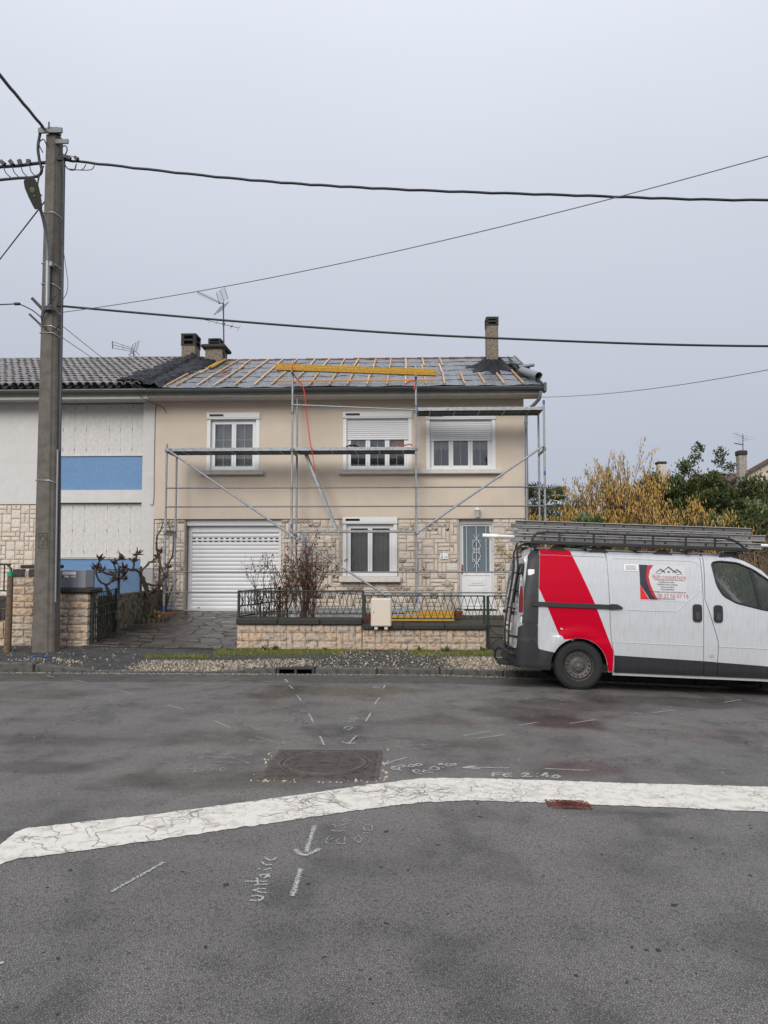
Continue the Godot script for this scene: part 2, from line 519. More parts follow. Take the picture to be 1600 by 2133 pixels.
# ---------------------------------------------------------------- camera, sky, light
func make_view() -> void:
	var cam := Camera3D.new()
	cam.name = "camera"
	cam.position = V(0, 1.62, 0)
	cam.rotation = V(deg_to_rad(3.7), deg_to_rad(2.0), 0)
	cam.fov = 68.04
	cam.near = 0.05
	cam.far = 900
	add_child(cam)
	cam.current = true
	var h := 256
	var im := Image.create(h * 2, h, false, Image.FORMAT_RGBAF)
	var n := FastNoiseLite.new()
	n.seed = 4
	n.frequency = 0.9
	n.fractal_octaves = 4
	for j in h:
		var up := sin(PI * (0.5 - (j + 0.5) / h))
		var flat := sqrt(1.0 - up * up)
		for i in h * 2:
			var t := TAU * (i + 0.5) / (h * 2)
			var e := maxf(up, 0.0)
			var l := (0.475 + 0.60 * pow(e, 1.5)) * 0.712
			l *= 1.0 + 0.045 * n.get_noise_3d(cos(t) * flat * 1.4, up * 2.6, sin(t) * flat * 1.4)
			var k := clampf(e * 1.5, 0.0, 1.0)
			im.set_pixel(i, j, Color(l * lerpf(0.922, 0.952, k), l * lerpf(1.0, 1.0, k), l * lerpf(1.175, 1.115, k)))
	var pano := PanoramaSkyMaterial.new()
	pano.panorama = ImageTexture.create_from_image(im)
	var sky := Sky.new()
	sky.sky_material = pano
	var env := Environment.new()
	env.background_mode = Environment.BG_SKY
	env.sky = sky
	env.tonemap_mode = Environment.TONE_MAPPER_LINEAR
	env.tonemap_exposure = 1.5
	env.sdfgi_enabled = true
	env.ssao_enabled = true
	env.ssil_enabled = true
	var we := WorldEnvironment.new()
	we.name = "surroundings"
	we.environment = env
	add_child(we)
	var sun := DirectionalLight3D.new()
	sun.name = "veiled_sun"
	sun.light_energy = 0.5
	sun.light_color = Color(1.0, 0.985, 0.96)
	sun.light_angular_distance = 33.0
	sun.shadow_enabled = true
	sun.rotation = V(deg_to_rad(-29), deg_to_rad(-14), 0)
	add_child(sun)

# ---------------------------------------------------------------- ground, road, pavement
func lattice(xs: Array, zs: Array, lift: Callable, shade: Callable) -> ArrayMesh:
	var p := PackedVector3Array()
	var c := PackedColorArray()
	var nn := PackedVector3Array()
	var ix := PackedInt32Array()
	for z in zs:
		for x in xs:
			p.append(V(x, lift.call(x, z), z))
			c.append(shade.call(x, z))
			nn.append(V(lift.call(x - 0.05, z) - lift.call(x + 0.05, z), 0.1, lift.call(x, z - 0.05) - lift.call(x, z + 0.05)).normalized())
	var w := xs.size()
	for j in zs.size() - 1:
		for i in w - 1:
			var a := j * w + i
			ix.append_array([a, a + 1, a + w, a + 1, a + w + 1, a + w])
	var arr := []
	arr.resize(Mesh.ARRAY_MAX)
	arr[Mesh.ARRAY_VERTEX] = p
	arr[Mesh.ARRAY_NORMAL] = nn
	arr[Mesh.ARRAY_COLOR] = c
	arr[Mesh.ARRAY_INDEX] = ix
	var m := ArrayMesh.new()
	m.add_surface_from_arrays(Mesh.PRIMITIVE_TRIANGLES, arr)
	return m

func steps(stops: Array) -> Array:
	var out := [stops[0][0]]
	for i in range(1, stops.size()):
		var a: float = stops[i - 1][0]
		var b: float = stops[i][0]
		var n := maxi(1, int(round(absf(b - a) / stops[i][1])))
		for k in range(1, n + 1):
			out.append(lerpf(a, b, float(k) / n))
	return out

var stain := FastNoiseLite.new()
var stain2 := FastNoiseLite.new()

func blot(x: float, z: float, cx: float, cz: float, rx: float, rz: float) -> float:
	var d := sqrt(pow((x - cx) / rx, 2) + pow((z - cz) / rz, 2)) + 0.55 * stain2.get_noise_2d(x * 3.0, z * 3.0)
	return 1.0 - smoothstep(0.55, 1.05, d)

func road_colour(x: float, z: float) -> Color:
	var v := 0.93 + 0.20 * stain.get_noise_2d(x, z * 1.3) + 0.10 * stain2.get_noise_2d(x * 2.0, z * 2.0)
	var c := Color(v, v, v * 0.995)
	# oil, damp and rust marks seen in the photograph
	for b in [[1.55, -8.05, 0.62, 0.42, 0.36, 0.25, 0.22], [1.35, -8.6, 0.9, 0.35, 0.5, 0.48, 0.44], [1.9, -9.2, 1.5, 0.4, 0.55, 0.54, 0.52], [3.3, -9.7, 1.5, 0.5, 0.5, 0.5, 0.48], [-1.7, -9.6, 0.3, 0.9, 0.62, 0.55, 0.47], [-1.75, -7.2, 0.55, 0.35, 0.72, 0.68, 0.62], [-1.55, -5.75, 0.9, 0.33, 0.66, 0.64, 0.57], [-3.6, -7.0, 1.3, 0.3, 0.66, 0.62, 0.58], [-3.0, -6.1, 0.7, 0.22, 0.62, 0.56, 0.52], [-4.6, -9.5, 0.8, 0.5, 0.72, 0.69, 0.64], [1.35, -6.3, 0.45, 0.3, 0.80, 0.62, 0.60], [-0.75, -7.45, 0.36, 0.35, 0.62, 0.62, 0.64], [-0.7, -9.8, 0.9, 0.5, 0.76, 0.68, 0.57], [0.2, -8.0, 0.5, 0.3, 0.85, 0.74, 0.68], [0.55, -6.95, 0.4, 0.25, 0.66, 0.66, 0.6], [3.1, -7.7, 0.9, 0.5, 0.85, 0.76, 0.72], [1.55, -5.16, 0.42, 0.10, 0.5, 0.5, 0.46]]:
		var k := blot(x, z, b[0], b[1], b[2], b[3])
		c = c.lerp(Color(c.r * b[4], c.g * b[5], c.b * b[6]), k)
	# the newer, darker strip of asphalt along the kerb
	var edge := -10.45 + 0.09 * stain2.get_noise_2d(x * 1.5, 4.0) - 0.05 * clampf(x, 0.0, 4.0)
	c = c.lerp(Color(c.r * 0.54, c.g * 0.55, c.b * 0.57), smoothstep(edge, edge - 0.09, z) if z > -12.3 else 1.0)
	# paler, stonier belt in the middle of the lane
	c = c.lerp(c * 1.12, blot(x, z, 0.6, -9.2, 1.4, 0.8))
	return c

func pave_colour(x: float, z: float) -> Color:
	var v := 0.95 + 0.22 * stain.get_noise_2d(x * 2.0, z * 2.0)
	return Color(v, v, v)

func make_ground() -> void:
	stain.seed = 11
	stain.frequency = 0.22
	stain.fractal_octaves = 5
	stain2.seed = 23
	stain2.frequency = 0.45
	stain2.fractal_octaves = 4
	var xs := steps([[-60, 1], [-14, 4.0], [-7.5, 0.5], [6.0, 0.07], [10, 0.4], [60, 4.0]])
	var zs := steps([[-12.1, 1], [-2.3, 0.07], [0.5, 0.3], [12, 1.5]])
	struct("road", lattice(xs, zs, road_y, road_colour), M.asphalt)
	var flat := st()
	quad(flat, V(-400, -0.95, -400), V(400, -0.95, -400), V(400, -0.95, 300), V(-400, -0.95, 300))
	struct("ground", fin(flat), M.grass_ground)
	xs = steps([[-40, 1], [-8, 2.0], [4, 0.12], [40, 2.0]])
	zs = steps([[-13.95, 1], [-12.25, 0.11]])
	struct("pavement", lattice(xs, zs, func(x, z): return land_y(x, z) - 0.012, pave_colour), M.pavement)
	# garden earth behind the front wall and round the houses
	xs = steps([[-40, 1], [-8, 2.0], [4, 0.3], [40, 2.0]])
	zs = steps([[-40, 1], [-19, 2.0], [-13.95, 0.3]])
	struct("garden_soil", lattice(xs, zs, func(x, z): return land_y(x, z) - 0.03 + 0.008 * sin(x * 9.0) * cos(z * 7.0), pave_colour), M.soil)
	# kerb of stones, lowered in front of the driveway, with a drain opening
	var kerb := Node3D.new()
	kerb.name = "kerb"
	add_child(kerb)
	kerb.set_meta("kind", "structure")
	var x := -11.0
	while x < 12.0:
		var l := 0.99
		if x < -2.0 and x + l > -2.13:
			l = -2.13 - x
		var a := kerb_top(x + 0.02)
		var b := kerb_top(x + l - 0.02)
		var s := st()
		var bs := Basis(V(0, 0, 1), atan2(b - a, l))
		chamfer(s, V(x + l / 2, (a + b) / 2 - 0.16, -12.17), V(l - 0.012, 0.32, 0.15), 0.018, bs)
		part("kerb_stone", fin(s), M.kerb, kerb)
		x += l
		if absf(x + 2.13) < 0.01:
			x = -1.52
	# drain opening with iron frame
	var d := thing("drain_inlet", "dark iron drain inlet with two openings set in the kerb", "drain", V(-1.825, -0.165, -12.1))
	var yk := kerb_top(-1.8)
	var fr := st()
	span(fr, -2.125, -1.525, yk - 0.022, yk + 0.006, -12.26, -12.085)
	for q in [-2.105, -1.825, -1.545]:
		span(fr, q - 0.02, q + 0.02, -0.19, yk - 0.022, -12.13, -12.09)
	span(fr, -2.085, -1.565, -0.19, -0.172, -12.13, -12.088)
	part("frame", fin(fr), M.dark_iron, d)
	var hole := st()
	span(hole, -2.12, -1.53, -0.45, -0.40, -12.6, -12.12)
	span(hole, -2.12, -1.53, -0.40, yk - 0.03, -12.6, -12.56)
	span(hole, -2.125, -2.095, -0.40, yk - 0.03, -12.56, -12.13)
	span(hole, -1.555, -1.525, -0.40, yk - 0.03, -12.56, -12.13)
	part("pit", fin(hole), M.black, d)
	make_road_marks()
	make_loose()

func conform(poly: PackedVector2Array, up: float, cell := 0.12) -> ArrayMesh:
	var s := st()
	var lo := Vector2(1e9, 1e9)
	var hi := -lo
	for p in poly:
		lo = lo.min(p)
		hi = hi.max(p)
	var x := floorf(lo.x / cell) * cell
	while x < hi.x:
		var z := floorf(lo.y / cell) * cell
		while z < hi.y:
			for piece in Geometry2D.intersect_polygons(poly, PackedVector2Array([Vector2(x, z), Vector2(x + cell, z), Vector2(x + cell, z + cell), Vector2(x, z + cell)])):
				var ix := Geometry2D.triangulate_polygon(piece)
				for k in range(0, ix.size(), 3):
					var c := []
					for q in 3:
						var e := piece[ix[k + q]]
						c.append(V(e.x, road_y(e.x, e.y) + up, e.y))
					vtri(s, c[0], c[1], c[2], V(0, 1, 0), V(0, 1, 0), V(0, 1, 0))
			z += cell
		x += cell
	return s.commit()

func ragged(side: Array, amount: float) -> Array:
	var out := []
	for i in side.size() - 1:
		var a := Vector2(side[i][0], side[i][1])
		var b := Vector2(side[i + 1][0], side[i + 1][1])
		var n := maxi(1, int(a.distance_to(b) / 0.03))
		for k in n:
			out.append(a.lerp(b, float(k) / n) + Vector2(rr(-1, 1), rr(-1, 1)) * amount)
	out.append(Vector2(side[-1][0], side[-1][1]))
	return out

func crack(s: SurfaceTool, p: Vector2, dirn: float, length: float, w: float, inside: PackedVector2Array, forks: int) -> void:
	var gone := 0.0
	var heading := dirn
	while gone < length:
		var l := rr(0.012, 0.035)
		heading = lerp_angle(heading, dirn, 0.25) + R.randfn(0.0, 0.55)
		var q := p + Vector2(cos(heading), sin(heading)) * l
		if not Geometry2D.is_point_in_polygon(q, inside):
			return
		var n := (q - p).orthogonal().normalized() * w * rr(0.3, 1.0) * (1.0 - 0.6 * gone / length)
		var c := []
		for e in [p - n, p + n, q + n * rr(0.6, 1.2), q - n * rr(0.6, 1.2)]:
			c.append(V(e.x, road_y(e.x, e.y) + 0.0065, e.y))
		vtri(s, c[0], c[1], c[2], V(0, 1, 0), V(0, 1, 0), V(0, 1, 0))
		vtri(s, c[0], c[2], c[3], V(0, 1, 0), V(0, 1, 0), V(0, 1, 0))
		if forks > 0 and R.randf() < 0.13:
			crack(s, q, heading + (1.1 if R.randf() < 0.5 else -1.1) + rr(-0.3, 0.3), length * rr(0.3, 0.6), w * 0.75, inside, forks - 1)
		p = q
		gone += l

func dab(s: SurfaceTool, c: Vector2, r: float, up: float, long: float) -> void:
	var t := rr(0, TAU)
	var ax := Vector2(cos(t), sin(t)) * r * long
	var ay := ax.orthogonal().normalized() * r
	var ring := []
	for e in [ax * rr(0.7, 1.2), ay * rr(0.6, 1.2) + ax * 0.3, -ax * rr(0.7, 1.2) + ay * 0.2, -ay * rr(0.6, 1.2)]:
		ring.append(V(c.x + e.x, road_y(c.x + e.x, c.y + e.y) + up, c.y + e.y))
	vtri(s, ring[0], ring[1], ring[2], V(0, 1, 0), V(0, 1, 0), V(0, 1, 0))
	vtri(s, ring[0], ring[2], ring[3], V(0, 1, 0), V(0, 1, 0), V(0, 1, 0))

func make_road_marks() -> void:
	R.seed = 5
	var up := [[-2.40, -3.4], [-2.40, -4.1], [-2.376, -4.42], [-2.395, -4.615], [-2.35, -4.701], [-1.72, -4.946], [-0.858, -5.38], [-0.27, -5.702], [0.086, -5.865], [0.522, -5.889], [1.596, -5.867], [2.665, -5.884], [3.018, -5.885], [5.5, -5.89]]
	var lo := [[-2.05, -3.4], [-2.108, -3.843], [-2.217, -4.131], [-2.199, -4.171], [-2.155, -4.213], [-1.557, -4.487], [-0.778, -4.887], [-0.244, -5.152], [0.044, -5.274], [0.407, -5.342], [1.123, -5.327], [2.383, -5.271], [2.692, -5.261], [5.5, -5.26]]
	var a := ragged(up, 0.009)
	var b := ragged(lo, 0.011)
	b.reverse()
	var band := solo("painted_band", conform(PackedVector2Array(a + b), 0.004), M.paint, "wide cracked white painted band curving across the road", "road marking")
	band.set_meta("kind", "structure")
	# cracks in the old paint, each a branching run of broken edges
	var cracks := st()
	for k in 85:
		var u := R.randf() * 7.0 - 2.3
		var mid := -4.45
		var wide := 0.22
		for i in range(3, up.size() - 1):
			if u >= up[i][0] and u <= up[i + 1][0]:
				mid = lerpf((up[i][1] + lo[i][1]) / 2, (up[i + 1][1] + lo[i + 1][1]) / 2, (u - up[i][0]) / (up[i + 1][0] - up[i][0]))
				wide = (lo[i][1] - up[i][1]) / 2
		var dirn := rr(0, TAU) if R.randf() < 0.4 else (rr(-0.5, 0.5) + (PI if R.randf() < 0.5 else 0.0))
		crack(cracks, Vector2(u, mid + rr(-1, 1) * wide), dirn, rr(0.2, 0.75), rr(0.002, 0.0055) if u < 0.3 else rr(0.0012, 0.0028), PackedVector2Array(a + b), 2)
	part("paint_cracks", cracks.commit(), M.crack, band).set_meta("kind", "stuff")
	# flecks where the paint has come off the stones, thickest along the edges
	var chips := st()
	var poly_band := PackedVector2Array(a + b)
	for k in 3200:
		var i := 4
		var u := rr(-2.2, 4.5)
		while i < up.size() - 2 and u > up[i + 1][0]:
			i += 1
		var t := R.randf()
		var across := pow(R.randf(), 1.7) * 0.5
		if R.randf() < 0.5:
			across = 1.0 - across
		var c := Vector2(up[i][0], up[i][1]).lerp(Vector2(up[i + 1][0], up[i + 1][1]), t).lerp(Vector2(lo[i][0], lo[i][1]).lerp(Vector2(lo[i + 1][0], lo[i + 1][1]), t), across)
		if stain2.get_noise_2d(c.x * 3.0, c.y * 3.0) < rr(-0.35, 0.45) or not Geometry2D.is_point_in_polygon(c, poly_band):
			continue
		dab(chips, c, rr(0.0015, 0.005), 0.0062, rr(1.0, 2.2))
	part("worn_flecks", chips.commit(), M.crack, band).set_meta("kind", "stuff")
	# pits and old cracks of the asphalt
	var pits := st()
	for k in 420:
		var c := Vector2(rr(-4.5, 4.5), -2.4 - 7.5 * pow(R.randf(), 1.4))
		if not Geometry2D.is_point_in_polygon(c, poly_band):
			dab(pits, c, rr(0.003, 0.011) * (1.0 if k > 60 else 1.5), 0.002, rr(1.0, 2.2))
	for e in [[-1.75, -10.2, 1.35, 1.6], [-1.55, -8.6, 1.5, 1.7], [-1.15, -7.3, 0.1, 1.2], [-0.3, -7.05, 0.05, 1.6], [2.2, -8.0, 0.25, 1.8], [3.2, -8.4, 0.1, 1.5], [0.9, -7.2, 0.15, 0.9], [-3.8, -7.3, 0.1, 1.3], [1.3, -6.65, 0.05, 1.4], [-3.2, -9.0, 2.6, 1.2]]:
		crack(pits, Vector2(e[0], e[1]), e[2], e[3] * 0.8, 0.003, poly([-9.0, -12.0, 9.0, -12.0, 9.0, 0.0, -9.0, 0.0]), 2)
	var pm := solo("road_pits", pits.commit(), M.bed, "small dark pits and hairline cracks of the worn asphalt", "road wear")
	pm.set_meta("kind", "stuff")
	var red := st()
	for k in 1500:
		var c := Vector2(1.065 + clampf(R.randfn(0.0, 0.5), -1.0, 1.0) * 0.14, -5.30 + clampf(R.randfn(0.0, 0.55), -1.0, 1.0) * 0.085)
		dab(red, c, rr(0.003, 0.008), 0.008, rr(1.0, 1.8))
	solo("red_paint_mark", red.commit(), M.red_paint, "small red painted patch on the edge of the white band", "road marking").set_meta("kind", "stuff")
	# chalk: every mark is dabs of chalk caught on the stones of the road
	for e in CHALK:
		var first: Array = e[3][0]
		var mark := thing("chalk_mark", e[0], "chalk mark", V(first[0], road_y(first[0], first[1]), first[1]), "surveyors' chalk marks on the road")
		for line in e[3]:
			var s := st()
			for i in range(0, line.size() - 2, 2):
				var p := Vector2(line[i], line[i + 1])
				var q := Vector2(line[i + 2], line[i + 3])
				var l := p.distance_to(q)
				var w: float = e[2]
				var n := int((l + 0.01) * w / 0.000026 * (1.0 if e[1] else 0.55)) + 2
				for k in n:
					var side := (q - p).orthogonal().normalized() * w * 0.5 * clampf(R.randfn(0.0, 0.5), -1.0, 1.0)
					var c := p.lerp(q, R.randf()) + side
					var r := rr(0.0022, 0.0052)
					var t := rr(0, TAU)
					var y := road_y(c.x, c.y) + 0.0045
					var ring := []
					for g in 4:
						var u := t + TAU * g / 4.0
						ring.append(V(c.x + cos(u) * r * rr(0.6, 1.2), y, c.y + sin(u) * r * rr(0.6, 1.2)))
					vtri(s, ring[0], ring[1], ring[2], V(0, 1, 0), V(0, 1, 0), V(0, 1, 0))
					vtri(s, ring[0], ring[2], ring[3], V(0, 1, 0), V(0, 1, 0), V(0, 1, 0))
			part("stroke", s.commit(), M.chalk if e[1] else M.chalk_faint, mark)
	# manhole cover
	var c0 := V(-0.70, 0, -6.24)
	c0.y = road_y(c0.x, c0.z) + 0.004
	var mh := thing("manhole_cover", "square cast iron manhole cover with round lid in the road", "manhole cover", c0)
	var fs := st()
	chamfer(fs, c0, V(0.90, 0.012, 0.88), 0.004)
	part("frame", fin(fs), M.iron, mh)
	var lid := st()
	lathe(lid, [Vector2(0.0, 0.017), Vector2(0.335, 0.017), Vector2(0.34, 0.012), Vector2(0.34, 0.004), Vector2(0.355, 0.004), Vector2(0.355, 0.013), Vector2(0.375, 0.013), Vector2(0.375, 0.0)], 40, c0)
	var lm := part("lid", lid.commit(), M.iron, mh)
	var studs := st()
	for i in range(-13, 14):
		for j in range(-13, 14):
			var px := i * 0.032 + (0.016 if j & 1 else 0.0)
			var pz := j * 0.032
			var rd := sqrt(px * px + pz * pz)
			if absf(px) > 0.43 or absf(pz) > 0.42 or (rd > 0.315 and rd < 0.385) or rd < 0.05:
				continue
			box(studs, c0 + V(px, 0.0185 if rd < 0.33 else 0.007, pz), V(0.018, 0.007, 0.010), Basis(V(0, 1, 0), 0.5 if (i + j) & 1 else -0.5))
	part("tread_pattern", fin(studs), M.iron, lm).set_meta("kind", "stuff")
	var key := st()
	box(key, c0 + V(0, 0.018, 0.02), V(0.10, 0.004, 0.03))
	part("key_hole", fin(key), M.black, lm)
	# broken mortar round the frame
	var crumbs := []
	var tints := []
	for k in 60:
		var side := R.randi() % 4
		var u := rr(-0.5, 0.5)
		var off := rr(0.455, 0.52)
		var p: Vector3 = [V(u, 0, off), V(off, 0, u), V(-off, 0, u), V(u, 0, off)][side]
		var r := rr(0.004, 0.014)
		p += V(c0.x, 0, c0.z)
		crumbs.append(T(V(p.x, road_y(p.x, p.z) + r * 0.3, p.z), V(r, r * 0.6, r * rr(0.7, 1.3)), V(rr(0, 3), rr(0, 3), 0)))
		var g := rr(0.6, 1.25)
		tints.append(Color(g, g * 0.97, g * 0.9))
	var cr := many("mortar_crumbs", pebble(), M.pebble, crumbs, tints, self)
	tag(cr, "crumbs of pale mortar round the manhole frame", "rubble")
	cr.set_meta("kind", "stuff")

func pebble() -> Mesh:
	if not meshes.has("pebble"):
		var sm := SphereMesh.new()
		sm.radius = 1.0
		sm.height = 2.0
		sm.radial_segments = 6
		sm.rings = 3
		meshes.pebble = sm
	return meshes.pebble

func blade() -> Mesh:
	if not meshes.has("blade"):
		var s := st()
		tri(s, V(-0.08, 0, 0), V(0.08, 0, 0), V(0.05, 0.6, 0.12))
		tri(s, V(-0.08, 0, 0), V(0.05, 0.6, 0.12), V(-0.05, 0.6, 0.12))
		tri(s, V(-0.05, 0.6, 0.12), V(0.05, 0.6, 0.12), V(0, 1.0, 0.4))
		meshes.blade = fin(s)
	return meshes.blade

func leaf() -> Mesh:
	if not meshes.has("leaf"):
		var s := st()
		tri(s, V(0, 0, 0), V(0.28, 0.5, 0.07), V(0, 0.5, -0.02))
		tri(s, V(0, 0.5, -0.02), V(0.28, 0.5, 0.07), V(0, 1.0, 0.1))
		tri(s, V(0, 0, 0), V(0, 0.5, -0.02), V(-0.28, 0.5, 0.07))
		tri(s, V(-0.28, 0.5, 0.07), V(0, 0.5, -0.02), V(0, 1.0, 0.1))
		meshes.leaf = fin(s)
	return meshes.leaf

func make_loose() -> void:
	R.seed = 9
	# pale gravel on the pavement, thicker in the two patches of the photograph
	var places := []
	var tints := []
	var dens := func(x: float, z: float) -> float:
		var n := stain2.get_noise_2d(x * 4.0, z * 4.0)
		var d := 0.0
		if x > -4.75 and x < -1.3:
			d = (1.0 - smoothstep(-12.75, -12.95, z) if z < -12.75 else 1.0) * smoothstep(-4.75, -4.35 + 0.3 * n - (z + 12.2) * 0.6, x) * (1.0 - smoothstep(-1.9, -1.3, x))
			d *= 0.55 + 0.45 * smoothstep(-2.6, -3.2, x)
		if x > 0.25 and x < 3.5:
			d = maxf(d, smoothstep(0.25, 1.0, x) * (1.0 - smoothstep(-13.0, -13.3, z) if z < -13.0 else 1.0))
		if x > -1.4 and x < 0.6:
			d = maxf(d, 0.10)
		if x < -4.7:
			d = 0.018 + 0.7 * blot(x, z, -5.85, -12.65, 0.32, 0.10) + 0.15 * blot(x, z, -6.0, -12.4, 0.9, 0.15)
		return clampf(d + 0.25 * n * d, 0.0, 1.0)
	for k in 52000:
		var x := rr(-8.0, 3.6)
		var z := rr(-13.75, -12.1)
		if R.randf() > dens.call(x, z):
			continue
		var r := 0.0035 + 0.012 * pow(R.randf(), 2.2)
		places.append(T(V(x, land_y(x, z) - 0.008 + r * 0.3, z), V(r, r * 0.7, r * rr(0.7, 1.4)), V(rr(0, 3), rr(0, 6), rr(0, 3))))
		var g := rr(0.22, 1.25)
		tints.append(Color(g, g * rr(0.92, 1.0), g * rr(0.78, 0.98)))
	# grit washed along the foot of the kerb and scattered on the road
	for k in 2600:
		var x := rr(-7.5, 4.0)
		var z := -12.09 + absf(R.randfn(0.0, 0.13)) if k < 1900 else rr(-12.0, -5.0)
		var r := rr(0.003, 0.008) if k < 1900 else rr(0.002, 0.005)
		places.append(T(V(x, road_y(x, z) + r * 0.4, z), V(r, r * 0.7, r), V(rr(0, 3), rr(0, 6), 0)))
		var g := rr(0.4, 1.3)
		tints.append(Color(g, g * 0.97, g * 0.9))
	var gr := many("gravel", pebble(), M.pebble, places, tints, self)
	tag(gr, "pale gravel scattered over the pavement and along the kerb", "gravel")
	gr.set_meta("kind", "stuff")
	# moss and weeds along the foot of the wall
	places = []
	tints = []
	for k in 30000:
		var x := rr(-5.0, 2.2)
		var u := absf(R.randfn(0.0, 1.0))
		var z := -13.76 + u * 0.26
		var d := 0.0
		if x > -3.5 and x < -1.2:
			d = 1.0
		elif x >= -1.2 and x < -0.75:
			d = 0.25
		elif x >= 0.0 and x < 1.5:
			d = 0.85
		elif x < -3.5 and x > -4.6:
			d = 0.75
			z = -13.05 - 0.10 * u
		if x >= -0.75 and x < 0.0:
			d = 0.08
		d *= clampf(0.7 + 1.2 * stain2.get_noise_2d(x * 2.5, z * 5.0), 0.0, 1.0)
		if z > -12.35 or R.randf() > d:
			continue
		var hgt := rr(0.015, 0.05) * (2.2 if R.randf() < 0.03 else 1.0)
		places.append(T(V(x, land_y(x, z) - 0.014, z), V(hgt * 0.9, hgt, hgt), V(rr(-0.5, 0.5), rr(0, TAU), rr(-0.5, 0.5))))
		var g := rr(0.5, 1.4)
		tints.append(Color(g * rr(0.8, 1.25), g, g * rr(0.6, 1.0)))
	var gs := many("grass", blade(), M.grass, places, tints, self)
	tag(gs, "moss and short weeds along the foot of the garden wall", "grass")
	gs.set_meta("kind", "stuff")
	# a few broad-leaved weeds
	for e in [[-2.62, 0.13, "tallest leafy weed under the left end of the rose wall"], [-2.45, 0.11, "second leafy weed from the left under the rose wall"], [0.16, 0.10, "leafy weed at the wall foot just right of the meter box"], [0.62, 0.12, "leafy weed at the wall foot midway between meter box and gate"], [-1.55, 0.08, "small leafy weed under the middle of the rose wall"], [1.28, 0.1, "leafy weed at the wall foot beside the narrow gate"]]:
		var s := st()
		for k in 16:
			var b := Basis(V(0, 1, 0), rr(0, TAU)) * Basis(V(1, 0, 0), rr(0.2, 1.0))
			var q := V(e[0] + rr(-0.03, 0.03), land_y(e[0], -13.72) - 0.01, -13.72 + rr(-0.02, 0.05))
			var l: float = e[1] * rr(0.6, 1.2)
			tri(s, q, q + b * V(0.16 * l, 0.55 * l, 0), q + b * V(0, l, 0.1 * l))
			tri(s, q, q + b * V(0, l, 0.1 * l), q + b * V(-0.16 * l, 0.55 * l, 0))
		solo("weed", fin(s), M.leaf, e[2], "weed", "weeds along the wall")
	# survey marks in blue paint
	var ring := st()
	for pt in 120:
		var t := rr(0, TAU)
		var c := V(-6.27 + cos(t) * 0.13 * rr(0.9, 1.1), 0, -12.72 + sin(t) * 0.12 * rr(0.9, 1.1))
		c.y = land_y(c.x, c.z) - 0.006
		box(ring, c, V(rr(0.02, 0.06), 0.003, rr(0.01, 0.03)), Basis(V(0, 1, 0), rr(0, 3)))
	solo("blue_paint_ring", fin(ring), M.blue, "ring of blue survey paint on the pavement before the concrete pole", "paint mark")
	# white scrap and dry leaves by the drain
	for k in 7:
		var s := st()
		var q := V(-2.05 + k * 0.075 + rr(-0.02, 0.02), -0.155, -11.98 + rr(-0.05, 0.05))
		q.y = road_y(q.x, q.z) + 0.008
		var b := Basis.from_euler(V(rr(-0.4, 0.4), rr(0, 6), rr(-0.4, 0.4)))
		var l := rr(0.03, 0.06)
		tri(s, q + b * V(-l, 0, 0), q + b * V(0, 0.004, l * 0.5), q + b * V(l, 0, 0))
		tri(s, q + b * V(-l, 0, 0), q + b * V(l, 0, 0), q + b * V(0, 0.01, -l * 0.5))
		solo("fallen_leaf", fin(s), M.leaf_dry, "brown fallen leaf in the gutter before the drain inlet", "leaf", "leaves at the drain")

